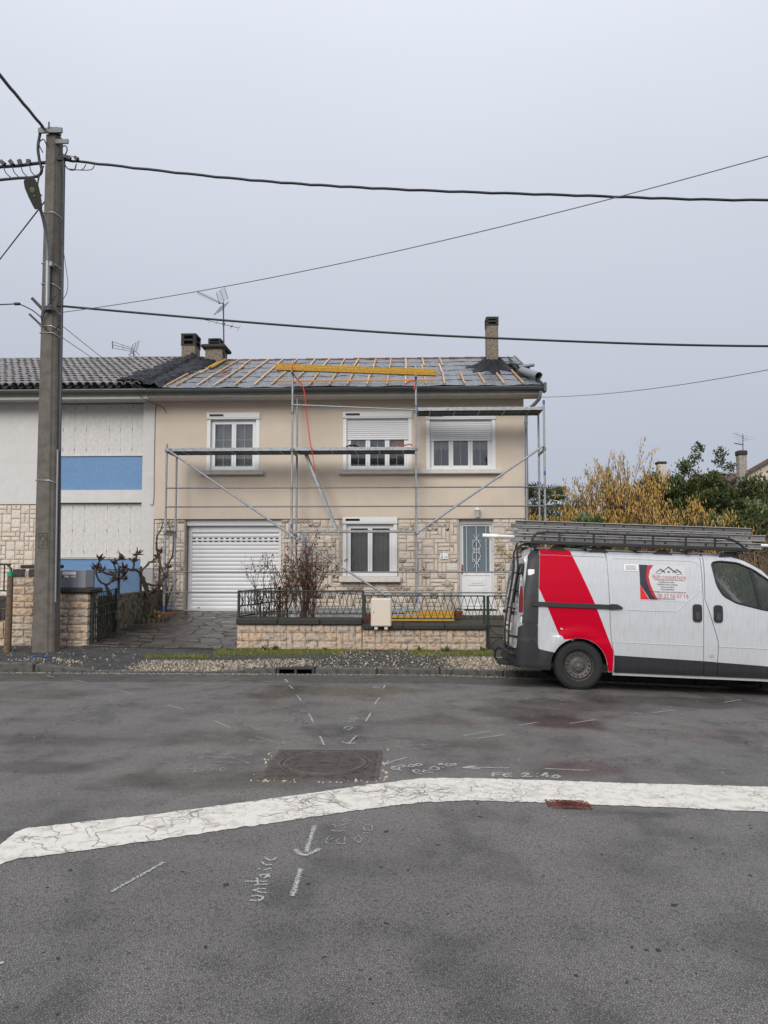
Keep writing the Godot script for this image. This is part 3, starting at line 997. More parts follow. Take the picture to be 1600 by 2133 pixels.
const CHALK := [
	["white chalk word unitaire written along the thick arrow below the white band", 1, 0.012, [[-0.784,-3.790,-0.748,-3.797,-0.721,-3.782,-0.721,-3.756,-0.741,-3.739,-0.779,-3.743], [-0.712,-3.831,-0.746,-3.835,-0.788,-3.856,-0.763,-3.873,-0.721,-3.878], [-0.796,-3.918,-0.721,-3.932], [-0.847,-3.959,-0.737,-3.966], [-0.795,-4.006,-0.778,-3.935], [-0.775,-4.018,-0.788,-4.045,-0.749,-4.053,-0.733,-4.020,-0.760,-4.007,-0.740,-4.062], [-0.779,-4.104,-0.748,-4.131], [-0.809,-4.125,-0.804,-4.119], [-0.750,-4.183,-0.781,-4.168,-0.815,-4.220], [-0.808,-4.281,-0.779,-4.241,-0.753,-4.242,-0.744,-4.283]]],
	["thick white chalk arrow pointing to the camera below the white band", 1, 0.030, [[-0.597,-4.805,-0.594,-4.575,-0.589,-4.359], [-0.659,-4.406,-0.625,-4.343,-0.600,-4.316,-0.575,-4.331,-0.515,-4.419], [-0.589,-4.130,-0.583,-3.954,-0.578,-3.798]]],
	["faint chalk letters right of the thick arrow below the white band", 0, 0.012, [[-0.488,-4.626,-0.498,-4.563,-0.496,-4.516,-0.480,-4.494,-0.455,-4.495], [-0.481,-4.563,-0.460,-4.580], [-0.427,-4.589,-0.439,-4.534,-0.418,-4.489,-0.385,-4.498,-0.395,-4.613], [-0.496,-4.724,-0.455,-4.700,-0.399,-4.719], [-0.406,-4.774,-0.402,-4.764], [-0.492,-4.827,-0.464,-4.784,-0.392,-4.848], [-0.437,-4.881,-0.416,-4.927,-0.384,-4.901,-0.424,-4.873], [-0.335,-4.576,-0.311,-4.632,-0.290,-4.570,-0.303,-4.516,-0.335,-4.568], [-0.295,-4.657,-0.280,-4.690,-0.250,-4.667], [-0.288,-4.723,-0.287,-4.816,-0.240,-4.818,-0.235,-4.725,-0.288,-4.723]]],
	["row of white chalk dashes from the drain opening to the manhole cover", 1, 0.020, [[-1.821,-11.054,-1.698,-10.564], [-1.635,-10.260,-1.527,-9.923], [-1.403,-9.445,-1.297,-9.065], [-1.104,-8.305,-0.999,-7.859], [-0.855,-7.241,-0.779,-6.893], [-2.352,-10.568,-2.197,-10.543], [-2.147,-10.681,-1.898,-10.613,-1.634,-10.567]]],
	["row of white chalk dashes slanting in from the left kerb", 1, 0.018, [[-4.737,-10.657,-4.437,-10.398], [-3.724,-9.720,-3.435,-9.426], [-2.801,-8.758,-2.519,-8.480], [-2.024,-7.891,-1.801,-7.587], [-5.533,-11.485,-5.255,-11.135]]],
	["chalk line with a hooked tip left of the manhole cover", 0, 0.020, [[-1.451,-7.199,-1.187,-6.925], [-1.187,-6.925,-1.141,-6.927,-1.168,-7.004], [-1.675,-7.687,-1.647,-7.727,-1.593,-7.690,-1.628,-7.641,-1.672,-7.678], [-1.588,-7.572,-1.515,-7.635], [-1.548,-7.550,-1.491,-7.469,-1.483,-7.529,-1.472,-7.576], [-1.501,-7.073,-1.441,-7.035,-1.493,-7.013], [-1.410,-6.976,-1.344,-7.018], [-0.964,-7.052,-0.915,-7.074]]],
	["faint chalk figures FE 2.10 above an arrow left of the manhole cover", 0, 0.016, [[-1.833,-6.534,-1.839,-6.604,-1.805,-6.641,-1.744,-6.615], [-1.803,-6.570,-1.698,-6.574], [-1.619,-6.630,-1.593,-6.649,-1.562,-6.614,-1.567,-6.544,-1.589,-6.525,-1.511,-6.528], [-1.459,-6.530,-1.445,-6.625], [-1.407,-6.532,-1.388,-6.567,-1.355,-6.534,-1.373,-6.499,-1.405,-6.522], [-1.782,-6.416,-1.770,-6.451,-1.735,-6.418,-1.749,-6.374,-1.779,-6.406], [-1.709,-6.419,-1.675,-6.454,-1.564,-6.391], [-1.624,-6.422,-1.578,-6.447,-1.534,-6.408,-1.562,-6.381], [-1.526,-6.409,-1.507,-6.436,-1.471,-6.411,-1.493,-6.377], [-1.693,-6.298,-1.311,-6.247], [-1.407,-6.340,-1.311,-6.247]]],
	["faint mirrored chalk word left of the manhole cover", 0, 0.014, [[-1.463,-6.064,-1.494,-6.108,-1.515,-6.077,-1.486,-6.010,-1.459,-6.049], [-1.531,-6.061,-1.567,-6.075,-1.568,-6.016], [-1.644,-6.057,-1.636,-5.999], [-1.717,-6.115,-1.684,-5.968,-1.668,-5.997], [-1.761,-6.068,-1.725,-6.055], [-1.814,-6.081,-1.773,-6.053], [-1.844,-6.021,-1.826,-6.066]]],
	["row of white chalk dashes ending in an arrowhead above the manhole cover", 1, 0.022, [[-0.381,-9.330,-0.419,-8.873], [-0.436,-8.362,-0.465,-7.917], [-0.346,-10.322,-0.362,-9.987], [-0.514,-7.279,-0.560,-6.951], [-0.632,-7.027,-0.565,-6.951,-0.502,-6.972], [-0.376,-10.576,-0.305,-10.547]]],
	["chalk figures beside the dashes above the manhole cover", 1, 0.016, [[-0.662,-7.585,-0.640,-7.680,-0.575,-7.635,-0.606,-7.518,-0.661,-7.571], [-0.651,-7.875,-0.608,-7.928,-0.564,-7.904], [-0.639,-8.056,-0.601,-8.110,-0.560,-8.069,-0.593,-8.005,-0.632,-8.030], [-0.499,-10.074,-0.458,-10.219,-0.407,-10.125,-0.450,-10.029,-0.499,-10.074]]],
	["chalk figures with two small arrows right above the manhole cover", 0, 0.015, [[-0.341,-7.077,-0.300,-7.119,-0.252,-7.101], [-0.254,-7.141,-0.217,-7.163,-0.168,-7.104], [-0.156,-7.186,-0.085,-7.209,-0.028,-7.232], [-0.143,-7.025,-0.120,-7.065,-0.101,-6.987,-0.128,-6.966], [-0.083,-7.027,-0.027,-7.089,-0.013,-7.029,-0.054,-6.988], [0.028,-6.914,-0.125,-6.833], [-0.136,-6.889,-0.125,-6.825,-0.062,-6.816], [0.330,-6.946,0.028,-6.771], [0.055,-6.820,0.023,-6.782,0.107,-6.738], [0.092,-6.916,0.111,-6.955,0.133,-6.910,0.110,-6.879,0.092,-6.908], [0.149,-6.996,0.214,-7.017,0.217,-6.959,0.174,-6.927]]],
	["short chalk arrow pointing at the right corner of the manhole cover", 1, 0.022, [[-0.034,-6.475,-0.231,-6.263], [-0.225,-6.327,-0.231,-6.263,-0.145,-6.292]]],
	["chalk figures with crossed circle and 200 right of the manhole cover", 1, 0.016, [[-0.158,-6.158,-0.130,-6.205,-0.089,-6.160,-0.096,-6.100,-0.132,-6.084,-0.158,-6.143], [-0.155,-6.188,-0.076,-6.065], [-0.098,-6.206,-0.074,-6.253,-0.049,-6.223,-0.073,-6.176,-0.024,-6.178], [-0.024,-6.208,0.000,-6.256,0.033,-6.241,0.009,-6.179,-0.024,-6.193], [0.033,-6.241,0.058,-6.289,0.091,-6.259,0.066,-6.212,0.033,-6.232]]],
	["chalk figures FE 0:50 just above the white band by the manhole cover", 1, 0.017, [[0.016,-6.089,0.041,-6.105,0.069,-6.091], [0.016,-6.089,0.028,-6.017,0.087,-5.976], [0.048,-6.046,0.080,-6.062], [0.105,-6.101,0.092,-6.033,0.135,-6.020,0.171,-6.036], [0.104,-6.078,0.144,-6.073], [0.146,-6.154,0.180,-6.200,0.220,-6.171,0.217,-6.111,0.169,-6.095,0.146,-6.138], [0.249,-6.188,0.260,-6.173], [0.224,-6.279,0.245,-6.302,0.252,-6.259,0.231,-6.249,0.223,-6.273], [0.299,-6.299,0.272,-6.251,0.310,-6.191], [0.319,-6.285,0.357,-6.303,0.362,-6.256,0.320,-6.232,0.318,-6.275]]],
	["long chalk arrow pointing left above the figures FE 2:10", 1, 0.022, [[0.412,-6.179,0.787,-6.202], [0.411,-6.168,0.460,-6.217,0.523,-6.234,0.426,-6.169,0.546,-6.145], [1.063,-6.213,1.416,-6.196]]],
	["bold chalk figures FE 2:10 just above the white band", 1, 0.024, [[0.642,-6.059,0.622,-5.939], [0.641,-6.048,0.708,-6.049], [0.632,-5.993,0.687,-5.998], [0.782,-6.045,0.729,-6.040,0.709,-5.995,0.718,-5.948,0.776,-5.964], [0.717,-5.996,0.761,-6.000], [0.853,-6.025,0.897,-6.073,0.915,-6.042,0.851,-5.961,0.933,-5.969], [0.979,-6.065,0.987,-6.066], [0.964,-5.972,0.972,-5.973], [1.002,-5.986,1.059,-6.101,1.042,-5.964], [1.082,-5.984,1.121,-6.036,1.147,-6.001,1.104,-5.944,1.080,-5.973]]],
	["row of white chalk dashes leading towards the van", 1, 0.020, [[0.498,-7.303,0.625,-7.423,0.755,-7.523], [0.622,-7.221,0.895,-7.407], [1.089,-7.853,1.327,-8.062], [1.644,-8.038,1.955,-8.291], [2.740,-8.824,2.920,-8.979,3.095,-9.077], [3.926,-9.797,4.278,-10.111]]],
	["single white chalk stroke in the left foreground", 1, 0.022, [[-1.481,-3.815,-1.344,-4.191], [-1.666,-3.128,-1.661,-3.147]]],
]

# ---------------------------------------------------------------- masonry
# rough-faced block, one unit wide, high and deep, front towards +z
func rock(k: int) -> ArrayMesh:
	var key := "rock%d" % k
	if meshes.has(key):
		return meshes[key]
	var g := RandomNumberGenerator.new()
	g.seed = 100 + k
	var s := st()
	var nx := 5
	var ny := 4
	var p := []
	for j in ny + 1:
		var row := []
		for i in nx + 1:
			var u := float(i) / nx
			var v := float(j) / ny
			var edge := minf(minf(u, 1 - u) * 4.0, minf(v, 1 - v) * 4.0)
			var z := -0.08 if edge < 0.01 else g.randf_range(-0.05, 0.28)
			var ju := g.randf_range(-0.018, 0.018) if edge < 0.01 else g.randf_range(-0.05, 0.05)
			var jv := g.randf_range(-0.03, 0.03) if edge < 0.01 else g.randf_range(-0.06, 0.06)
			row.append(V(u - 0.5 + ju, v - 0.5 + jv, z))
		p.append(row)
	for j in ny:
		for i in nx:
			quad(s, p[j][i], p[j + 1][i], p[j + 1][i + 1], p[j][i + 1])
	var b := V(0, 0, -1.0)
	for i in nx:
		quad(s, p[0][i], p[0][i + 1], V(p[0][i + 1].x, p[0][i + 1].y, -1), V(p[0][i].x, p[0][i].y, -1))
		quad(s, p[ny][i + 1], p[ny][i], V(p[ny][i].x, p[ny][i].y, -1), V(p[ny][i + 1].x, p[ny][i + 1].y, -1))
	for j in ny:
		quad(s, p[j + 1][0], p[j][0], V(p[j][0].x, p[j][0].y, -1), V(p[j + 1][0].x, p[j + 1][0].y, -1))
		quad(s, p[j][nx], p[j + 1][nx], V(p[j + 1][nx].x, p[j + 1][nx].y, -1), V(p[j][nx].x, p[j][nx].y, -1))
	meshes[key] = fin(s)
	return meshes[key]

# pieces [x, y, w, h] fitted on a grid of cells, leaving out the holes
func opus(x0: float, x1: float, y0: float, y1: float, cell: Vector2, holes: Array, shapes: Array) -> Array:
	var nx := int(round((x1 - x0) / cell.x))
	var ny := int(round((y1 - y0) / cell.y))
	var cw := (x1 - x0) / nx
	var ch := (y1 - y0) / ny
	var taken := {}
	for j in ny:
		for i in nx:
			var c := Vector2(x0 + (i + 0.5) * cw, y0 + (j + 0.5) * ch)
			for h in holes:
				if c.x > h[0] and c.x < h[1] and c.y > h[2] and c.y < h[3]:
					taken[Vector2i(i, j)] = true
	var out := []
	for j in ny:
		for i in nx:
			if taken.has(Vector2i(i, j)):
				continue
			var best := Vector2i(1, 1)
			for attempt in 7:
				var sh: Vector2i = shapes[R.randi() % shapes.size()]
				var ok := true
				for a in sh.x:
					for b in sh.y:
						if i + a >= nx or j + b >= ny or taken.has(Vector2i(i + a, j + b)):
							ok = false
				if ok:
					best = sh
					break
			for a in best.x:
				for b in best.y:
					taken[Vector2i(i + a, j + b)] = true
			out.append([x0 + (i + best.x / 2.0) * cw, y0 + (j + best.y / 2.0) * ch, best.x * cw, best.y * ch])
	return out

func lay_stones(list: Array, z: float, depth: float, joint: float, mats: Array, parent: Node3D, turn := 0.0, about := Vector3.ZERO) -> void:
	list.sort_custom(func(a, b): return a[2] * a[3] > b[2] * b[3])
	var rest := st()
	var n_rest := 0
	for i in list.size():
		var e: Array = list[i]
		var xf := T(V(e[0], e[1], z), V(e[2] - joint * rr(0.7, 1.3), e[3] - joint * rr(0.7, 1.2), depth * rr(0.75, 1.25)), V(0, 0, rr(-0.012, 0.012)))
		if turn != 0.0:
			xf = Transform3D(Basis(V(0, 1, 0), turn), about) * xf
		var m: Material = mats[R.randi() % mats.size()]
		if i < 300:
			part("stone", rock(R.randi() % 10), m, parent, xf)
		else:
			rest.append_from(rock(R.randi() % 10), 0, xf)
			n_rest += 1
	if n_rest > 0:
		part("small_stones", rest.commit(), mats[0], parent).set_meta("kind", "stuff")

# a wall plate with openings [x0, x1, y0, y1]
func holed(x0: float, x1: float, y0: float, y1: float, zf: float, zb: float, holes: Array) -> ArrayMesh:
	var s := st()
	var xs := [x0, x1]
	var ys := [y0, y1]
	for h in holes:
		for v in [h[0], h[1]]:
			if v > x0 and v < x1 and not xs.has(v):
				xs.append(v)
		for v in [h[2], h[3]]:
			if v > y0 and v < y1 and not ys.has(v):
				ys.append(v)
	xs.sort()
	ys.sort()
	var solid := func(i: int, j: int) -> bool:
		if i < 0 or j < 0 or i >= xs.size() - 1 or j >= ys.size() - 1:
			return false
		var c := Vector2((xs[i] + xs[i + 1]) / 2, (ys[j] + ys[j + 1]) / 2)
		for h in holes:
			if c.x > h[0] and c.x < h[1] and c.y > h[2] and c.y < h[3]:
				return false
		return true
	for i in xs.size() - 1:
		for j in ys.size() - 1:
			if not solid.call(i, j):
				continue
			var a: float = xs[i]
			var b: float = xs[i + 1]
			var c: float = ys[j]
			var d: float = ys[j + 1]
			quad(s, V(a, c, zf), V(a, d, zf), V(b, d, zf), V(b, c, zf))
			quad(s, V(b, c, zb), V(b, d, zb), V(a, d, zb), V(a, c, zb))
			if not solid.call(i - 1, j):
				quad(s, V(a, c, zb), V(a, d, zb), V(a, d, zf), V(a, c, zf))
			if not solid.call(i + 1, j):
				quad(s, V(b, c, zf), V(b, d, zf), V(b, d, zb), V(b, c, zb))
			if not solid.call(i, j - 1):
				quad(s, V(a, c, zb), V(a, c, zf), V(b, c, zf), V(b, c, zb))
			if not solid.call(i, j + 1):
				quad(s, V(a, d, zf), V(a, d, zb), V(b, d, zb), V(b, d, zf))
	return fin(s)

# ---------------------------------------------------------------- windows and doors
func window(house: Node3D, x0: float, x1: float, y0: float, y1: float, zf: float, n: int, drop: float, lace: bool, sheer: bool, bars: bool) -> Node3D:
	var s := st()
	var w := 0.085
	var ztop := y1 - 0.17
	# guide rails of the shutter and the fixed frame
	span(s, x0, x0 + w, y0, ztop, zf - 0.14, zf + 0.012)
	span(s, x1 - w, x1, y0, ztop, zf - 0.14, zf + 0.012)
	var fx0 := x0 + w
	var fx1 := x1 - w
	var zfr := zf - 0.085
	span(s, fx0, fx0 + 0.045, y0 + 0.05, ztop, zfr - 0.05, zfr)
	span(s, fx1 - 0.045, fx1, y0 + 0.05, ztop, zfr - 0.05, zfr)
	span(s, fx0, fx1, y0, y0 + 0.05, zfr - 0.06, zfr + 0.03)
	span(s, fx0 + 0.045, fx1 - 0.045, ztop - 0.05, ztop, zfr - 0.05, zfr)
	var wn := part("window", fin(s), M.pvc, house)
	part("shutter_box", cbox(V(x1 - x0 + 0.02, 0.125, 0.20), 0.006), M.pvc, wn, T(V((x0 + x1) / 2, y1 - 0.0625, zf - 0.06)))
	part("shutter_box_lip", cbox(V(x1 - x0 + 0.03, 0.045, 0.17), 0.006), M.pvc_grey, wn, T(V((x0 + x1) / 2, y1 - 0.1475, zf - 0.04)))
	part("solar_cell", cbox(V(0.35, 0.055, 0.01), 0.003), M.solar, wn, T(V(x0 + 0.24, y1 - 0.07, zf + 0.043)))
	# sashes
	var ix0 := fx0 + 0.045
	var ix1 := fx1 - 0.045
	var sw := (ix1 - ix0) / n
	var b0 := y0 + 0.05
	var b1 := ztop - 0.05
	for k in n:
		var a := ix0 + k * sw
		var e := st()
		var q := 0.055
		span(e, a + 0.003, a + q, b0, b1, zfr - 0.055, zfr + 0.008)
		span(e, a + sw - q, a + sw - 0.003, b0, b1, zfr - 0.055, zfr + 0.008)
		span(e, a + q, a + sw - q, b0, b0 + q, zfr - 0.055, zfr + 0.008)
		span(e, a + q, a + sw - q, b1 - q, b1, zfr - 0.055, zfr + 0.008)
		part("sash", fin(e), M.pvc, wn)
		for layer in 4:   # glazing, with extra panes added to strengthen the sky reflection
			part("pane", cbox(V(sw - 2 * q + 0.004, b1 - b0 - 2 * q + 0.004, 0.005), 0.001), M.glass, wn, T(V(a + sw / 2, (b0 + b1) / 2, zfr - 0.012 - layer * 0.014)))
		if bars:
			var g := st()
			span(g, a + sw / 2 - 0.005, a + sw / 2 + 0.005, b0 + q, b1 - q, zfr - 0.0232, zfr - 0.0150)
			for f in [0.62]:
				var yy := lerpf(b0, b1, f)
				span(g, a + q, a + sw / 2 - 0.005, yy - 0.005, yy + 0.005, zfr - 0.0232, zfr - 0.0150)
				span(g, a + sw / 2 + 0.005, a + sw - q, yy - 0.005, yy + 0.005, zfr - 0.0232, zfr - 0.0150)
			part("glazing_bar", fin(g), M.slim_bar, wn)
		if lace and (n < 3 or k != 1):
			part("lace_curtain", lace_sheet(a + 0.05, a + sw - 0.05, lerpf(b0, b1, 0.44), b1, zfr - 0.12), M.lace, wn)
		if sheer:
			part("net_curtain", wavy(a - 0.02, a + sw + 0.02, b0 - 0.05, b1 + 0.05, zfr - 0.16), M.sheer, wn)
	# lowered roller shutter
	var y := ztop
	while y > ztop - drop + 0.001:
		var h := 0.053
		part("slat", slat_mesh(fx1 - fx0 - 0.008, h), M.shutter, wn, T(V((fx0 + fx1) / 2, y - h / 2, zfr + 0.035)))
		y -= h
	if drop > 0.1:
		part("shutter_bottom_bar", cbox(V(fx1 - fx0 - 0.008, 0.04, 0.02), 0.004), M.pvc, wn, T(V((fx0 + fx1) / 2, y - 0.021, zfr + 0.035)))
	return wn

func slat_mesh(w: float, h: float) -> ArrayMesh:
	var key := "slat %.3f %.3f" % [w, h]
	if cache.has(key):
		return cache[key]
	var s := st()
	var pts := []
	for i in 6:
		var t := i / 5.0
		pts.append(Vector2(h * (t - 0.5) * 0.93, 0.16 * h * sin(PI * t)))
	for i in 5:
		quad(s, V(-w / 2, pts[i].x, pts[i].y), V(-w / 2, pts[i + 1].x, pts[i + 1].y), V(w / 2, pts[i + 1].x, pts[i + 1].y), V(w / 2, pts[i].x, pts[i].y))
	span(s, -w / 2, w / 2, h * 0.43, h * 0.5, -0.008, -0.004)
	quad(s, V(w / 2, pts[0].x, -0.008), V(w / 2, pts[5].x, -0.008), V(-w / 2, pts[5].x, -0.008), V(-w / 2, pts[0].x, -0.008))
	cache[key] = fin(s)
	return cache[key]

func lace_sheet(x0: float, x1: float, y0: float, y1: float, z: float) -> ArrayMesh:
	var s := st()
	var n := 36
	for i in n:
		var a := lerpf(x0, x1, float(i) / n)
		var b := lerpf(x0, x1, float(i + 1) / n)
		var za := z + 0.012 * sin(a * 55.0)
		var zb := z + 0.012 * sin(b * 55.0)
		var ea := y0 + 0.05 * absf(sin((a - x0) / (x1 - x0) * PI * 3.0)) * -1.0
		var eb := y0 + 0.05 * absf(sin((b - x0) / (x1 - x0) * PI * 3.0)) * -1.0
		quad(s, V(a, ea, za), V(a, y1, za), V(b, y1, zb), V(b, eb, zb))
	return fin(s)

func wavy(x0: float, x1: float, y0: float, y1: float, z: float) -> ArrayMesh:
	var s := st()
	var n := 40
	for i in n:
		var a := lerpf(x0, x1, float(i) / n)
		var b := lerpf(x0, x1, float(i + 1) / n)
		quad(s, V(a, y0, z + 0.02 * sin(a * 60.0)), V(a, y1, z + 0.015 * sin(a * 60.0)), V(b, y1, z + 0.015 * sin(b * 60.0)), V(b, y0, z + 0.02 * sin(b * 60.0)))
	return fin(s)

# ---------------------------------------------------------------- roof geometry shared by both houses
const EAVE_Y := 5.80
const EAVE_Z := -17.98
const RISE := 1.91
const RUN := 4.62

func on_roof(x: float, s: float, h := 0.0) -> Vector3:
	return V(x, EAVE_Y + RISE * s, EAVE_Z - RUN * s) + V(0, 0.9241, 0.3821) * h

func roof_basis() -> Basis:   # x along the ridge, y off the slope, -z up the slope
	return Basis(V(1, 0, 0), V(0, 0.9241, 0.3821), V(0, -0.3821, 0.9241))

func roof_slab(x0: float, x1: float) -> ArrayMesh:
	var s := st()
	var a := [V(x0, EAVE_Y, EAVE_Z), V(x0, EAVE_Y + RISE, EAVE_Z - RUN), V(x0, EAVE_Y, EAVE_Z - 2 * RUN)]
	for k in 2:
		var p: Vector3 = a[k]
		var q: Vector3 = a[k + 1]
		var d := V(x1 - x0, 0, 0)
		var u := V(0, -0.11, 0)
		quad(s, p, q, q + d, p + d)
		quad(s, p + u, p + d + u, q + d + u, q + u)
		quad(s, p, p + u, q + u, q)
		quad(s, p + d, q + d, q + d + u, p + d + u)
	quad(s, a[0], a[0] + V(x1 - x0, 0, 0), a[0] + V(x1 - x0, -0.11, 0), a[0] + V(0, -0.11, 0))
	quad(s, a[2], a[2] + V(0, -0.11, 0), a[2] + V(x1 - x0, -0.11, 0), a[2] + V(x1 - x0, 0, 0))
	return fin(s)

func gutter_run(x0: float, x1: float) -> ArrayMesh:
	var s := st()
	var n := 10
	var c := V(0, 5.735, -17.905)
	for side in 2:
		var r := 0.085 - side * 0.004
		for i in n:
			var t0 := PI + PI * i / n
			var t1 := PI + PI * (i + 1) / n
			quad(s, V(x0, c.y + r * sin(t0), c.z + r * cos(t0)), V(x0, c.y + r * sin(t1), c.z + r * cos(t1)), V(x1, c.y + r * sin(t1), c.z + r * cos(t1)), V(x1, c.y + r * sin(t0), c.z + r * cos(t0)))
	for e in [x0, x1]:
		for i in n:
			var t0 := PI + PI * i / n
			var t1 := PI + PI * (i + 1) / n
			tri(s, V(e, c.y, c.z), V(e, c.y + 0.085 * sin(t0), c.z + 0.085 * cos(t0)), V(e, c.y + 0.085 * sin(t1), c.z + 0.085 * cos(t1)))
	var m := fin(s)
	var bead := st()
	bead.append_from(m, 0, Transform3D())
	tube(bead, [V(x0, c.y, c.z + 0.088), V(x1, c.y, c.z + 0.088)], 0.011, 8)
	return bead.commit()

# ---------------------------------------------------------------- the house being re-roofed
func make_house() -> void:
	R.seed = 21
	var h := thing("rendered_house", "two storey cream rendered house with stone faced ground floor being re-roofed", "house", V(-1.78, 0.40, -18.6))
	var gar := [-5.58, -3.19, 0.0, 2.645]
	var dor := [1.185, 2.06, 0.0, 2.64]
	var wg := [-1.66, -0.33, 1.25, 2.70]
	var wl := [-5.06, -3.745, 3.865, 5.31]
	var wm := [-1.66, 0.035, 3.865, 5.31]
	var wr := [0.395, 2.09, 3.865, 5.27]
	part("upper_wall", holed(-6.36, 2.79, 2.66, 5.62, -18.57, -18.9, [wl, wm, wr]), M.render, h)
	part("lower_wall", holed(-6.36, 2.79, -0.3, 2.66, -18.619, -18.9, [gar, dor, wg]), M.mortar, h)
	var shell := st()
	span(shell, -6.36, -6.2, -0.3, 5.62, -26.7, -18.9)
	span(shell, -6.36, 2.79, -0.3, 5.62, -26.95, -26.7)
	span(shell, -6.2, 2.6, 2.70, 2.95, -26.7, -18.9)
	span(shell, -6.2, 2.6, 0.2, 0.36, -26.7, -18.9)
	span(shell, -3.1, -3.0, 0.36, 2.7, -26.7, -18.9)
	part("inner_walls", fin(shell), M.inside, h)
	var gable := st()
	span(gable, 2.6, 2.79, -0.3, 5.62, -26.7, -18.9)
	for e in [2.6, 2.79]:
		tri(gable, V(e, 5.62, -18.57), V(e, 7.56, -22.6), V(e, 5.62, -26.7))
	part("gable_wall", fin(gable), M.render, h)
	# faint joint in the render left of the middle window
	part("render_joint", cbox(V(0.008, 0.30, 0.004), 0.001), M.mortar, h, T(V(-1.675, 5.47, -18.568)))
	# facing stones
	var holes := [gar, dor, [-1.70, -0.29, 1.09, 2.70]]
	var shapes := [Vector2i(2, 1), Vector2i(3, 1), Vector2i(3, 1), Vector2i(2, 1), Vector2i(2, 2), Vector2i(3, 2), Vector2i(1, 2), Vector2i(1, 3), Vector2i(4, 1), Vector2i(1, 1), Vector2i(2, 1)]
	lay_stones(opus(-6.36, 2.79, 0.41, 2.645, Vector2(0.096, 0.0972), holes, shapes), -18.60, 0.032, 0.024, M.stone, h)
	# the return of the stone pier inside the garage opening
	var jamb := opus(0.0, 0.22, 0.41, 2.645, Vector2(0.11, 0.1016), [], [Vector2i(2, 1), Vector2i(1, 1), Vector2i(2, 1)])
	lay_stones(jamb, 0.0, 0.03, 0.026, M.stone, h, PI / 2, V(-5.60, 0, -18.62))
	# windows
	window(h, wl[0], wl[1], wl[2], wl[3], -18.57, 2, 0.0, false, true, true)
	window(h, wm[0], wm[1], wm[2], wm[3], -18.57, 3, 0.47, true, false, true)
	window(h, wr[0], wr[1], wr[2], wr[3], -18.57, 3, 0.47, true, false, true)
	window(h, wg[0], wg[1], wg[2], wg[3], -18.60, 2, 0.0, false, true, false)
	part("window_sill", cbox(V(1.58, 0.105, 0.26), 0.012), M.sill, h, T(V(-4.405, 3.80, -18.53)))
	part("window_sill", cbox(V(3.97, 0.105, 0.26), 0.012), M.sill, h, T(V(0.225, 3.80, -18.53)))
	part("window_sill", cbox(V(1.50, 0.135, 0.26), 0.012), M.sill, h, T(V(-0.99, 1.175, -18.54)))
	make_garage_door(h)
	make_front_door(h)
	# eaves
	var so := st()
	span(so, -6.36, 3.14, 5.60, 5.63, -18.565, -18.03)
	span(so, -6.36, 3.14, 5.60, 5.69, -18.03, -18.0)
	part("soffit", fin(so), M.soffit, h)
	var rf := part("roof", roof_slab(-6.42, 3.14), M.inside, h)
	make_roof_cover(rf)
	var gt := part("gutter", gutter_run(-6.42, 3.16), M.zinc, h)
	for k in 19:
		part("gutter_joint", tubes([arc(V(-6.2 + k * 0.505, 5.735, -17.905), V(0, 0, 0.091), V(0, -0.091, 0), -0.1, PI, 9)], 0.007, 5), M.zinc, gt)
	part("gutter_end", cbox(V(0.07, 0.22, 0.20), 0.01), M.zinc, gt, T(V(3.19, 5.73, -17.91)))
	# downpipe: swan neck and pipe at the corner
	part("downpipe", tubes([smooth_path([V(3.09, 5.66, -17.91), V(3.08, 5.50, -17.98), V(3.0, 5.40, -18.15), V(2.86, 5.26, -18.42), V(2.835, 5.05, -18.52), V(2.835, 4.0, -18.53), V(2.835, 2.5, -18.53), V(2.835, 0.3, -18.53)], 5)], 0.042, 10), M.zinc_pale, h)
	for y in [5.0, 3.4, 1.6]:
		part("pipe_clamp", tubes([arc(V(2.835, y, -18.53), V(0.047, 0, 0), V(0, 0, 0.047), 0, TAU, 12)], 0.008, 5), M.zinc, h)
	make_chimney(h, "chimney", -20.45, 2.07, 2.385, 6.7, 8.0, 8.24)
	# house number plate and wall lamp
	var pl := part("number_plate", cbox(V(0.19, 0.14, 0.012), 0.004), M.paper, h, T(V(0.815, 1.735, -18.565)))
	text_part("26", 0.055, V(0.855, 1.71, -18.557), mat(0.03, 0.05, 0.14, 0.6), pl, "house_number")
	var fig := st()
	box(fig, V(0.765, 1.74, -18.5575), V(0.016, 0.055, 0.002))
	box(fig, V(0.765, 1.70, -18.5575), V(0.045, 0.02, 0.002))
	box(fig, V(0.767, 1.775, -18.5575), V(0.022, 0.02, 0.002))
	part("plate_motif", fin(fig), mat(0.03, 0.05, 0.14, 0.6), pl)
	var lamp := st()
	lathe(lamp, [Vector2(0.0, 0.14), Vector2(0.03, 0.13), Vector2(0.075, 0.08), Vector2(0.08, 0.065), Vector2(0.05, 0.06)], 12, V(1.625, 2.79, -18.46))
	box(lamp, V(1.625, 2.90, -18.56), V(0.07, 0.11, 0.02))
	tube(lamp, smooth_path([V(1.625, 2.92, -18.55), V(1.625, 2.99, -18.52), V(1.625, 2.97, -18.46), V(1.625, 2.92, -18.46)], 4), 0.009, 6)
	lathe(lamp, [Vector2(0.05, -0.075), Vector2(0.045, -0.1), Vector2(0.0, -0.11)], 12, V(1.625, 2.79, -18.46))
	for k in 6:
		var t := TAU * k / 6
		tube(lamp, [V(1.625 + 0.066 * cos(t), 2.855, -18.46 + 0.066 * sin(t)), V(1.625 + 0.046 * cos(t), 2.71, -18.46 + 0.046 * sin(t))], 0.005, 4)
	var lp := part("wall_lamp", lamp.commit(), M.pvc, h)
	var gl := st()
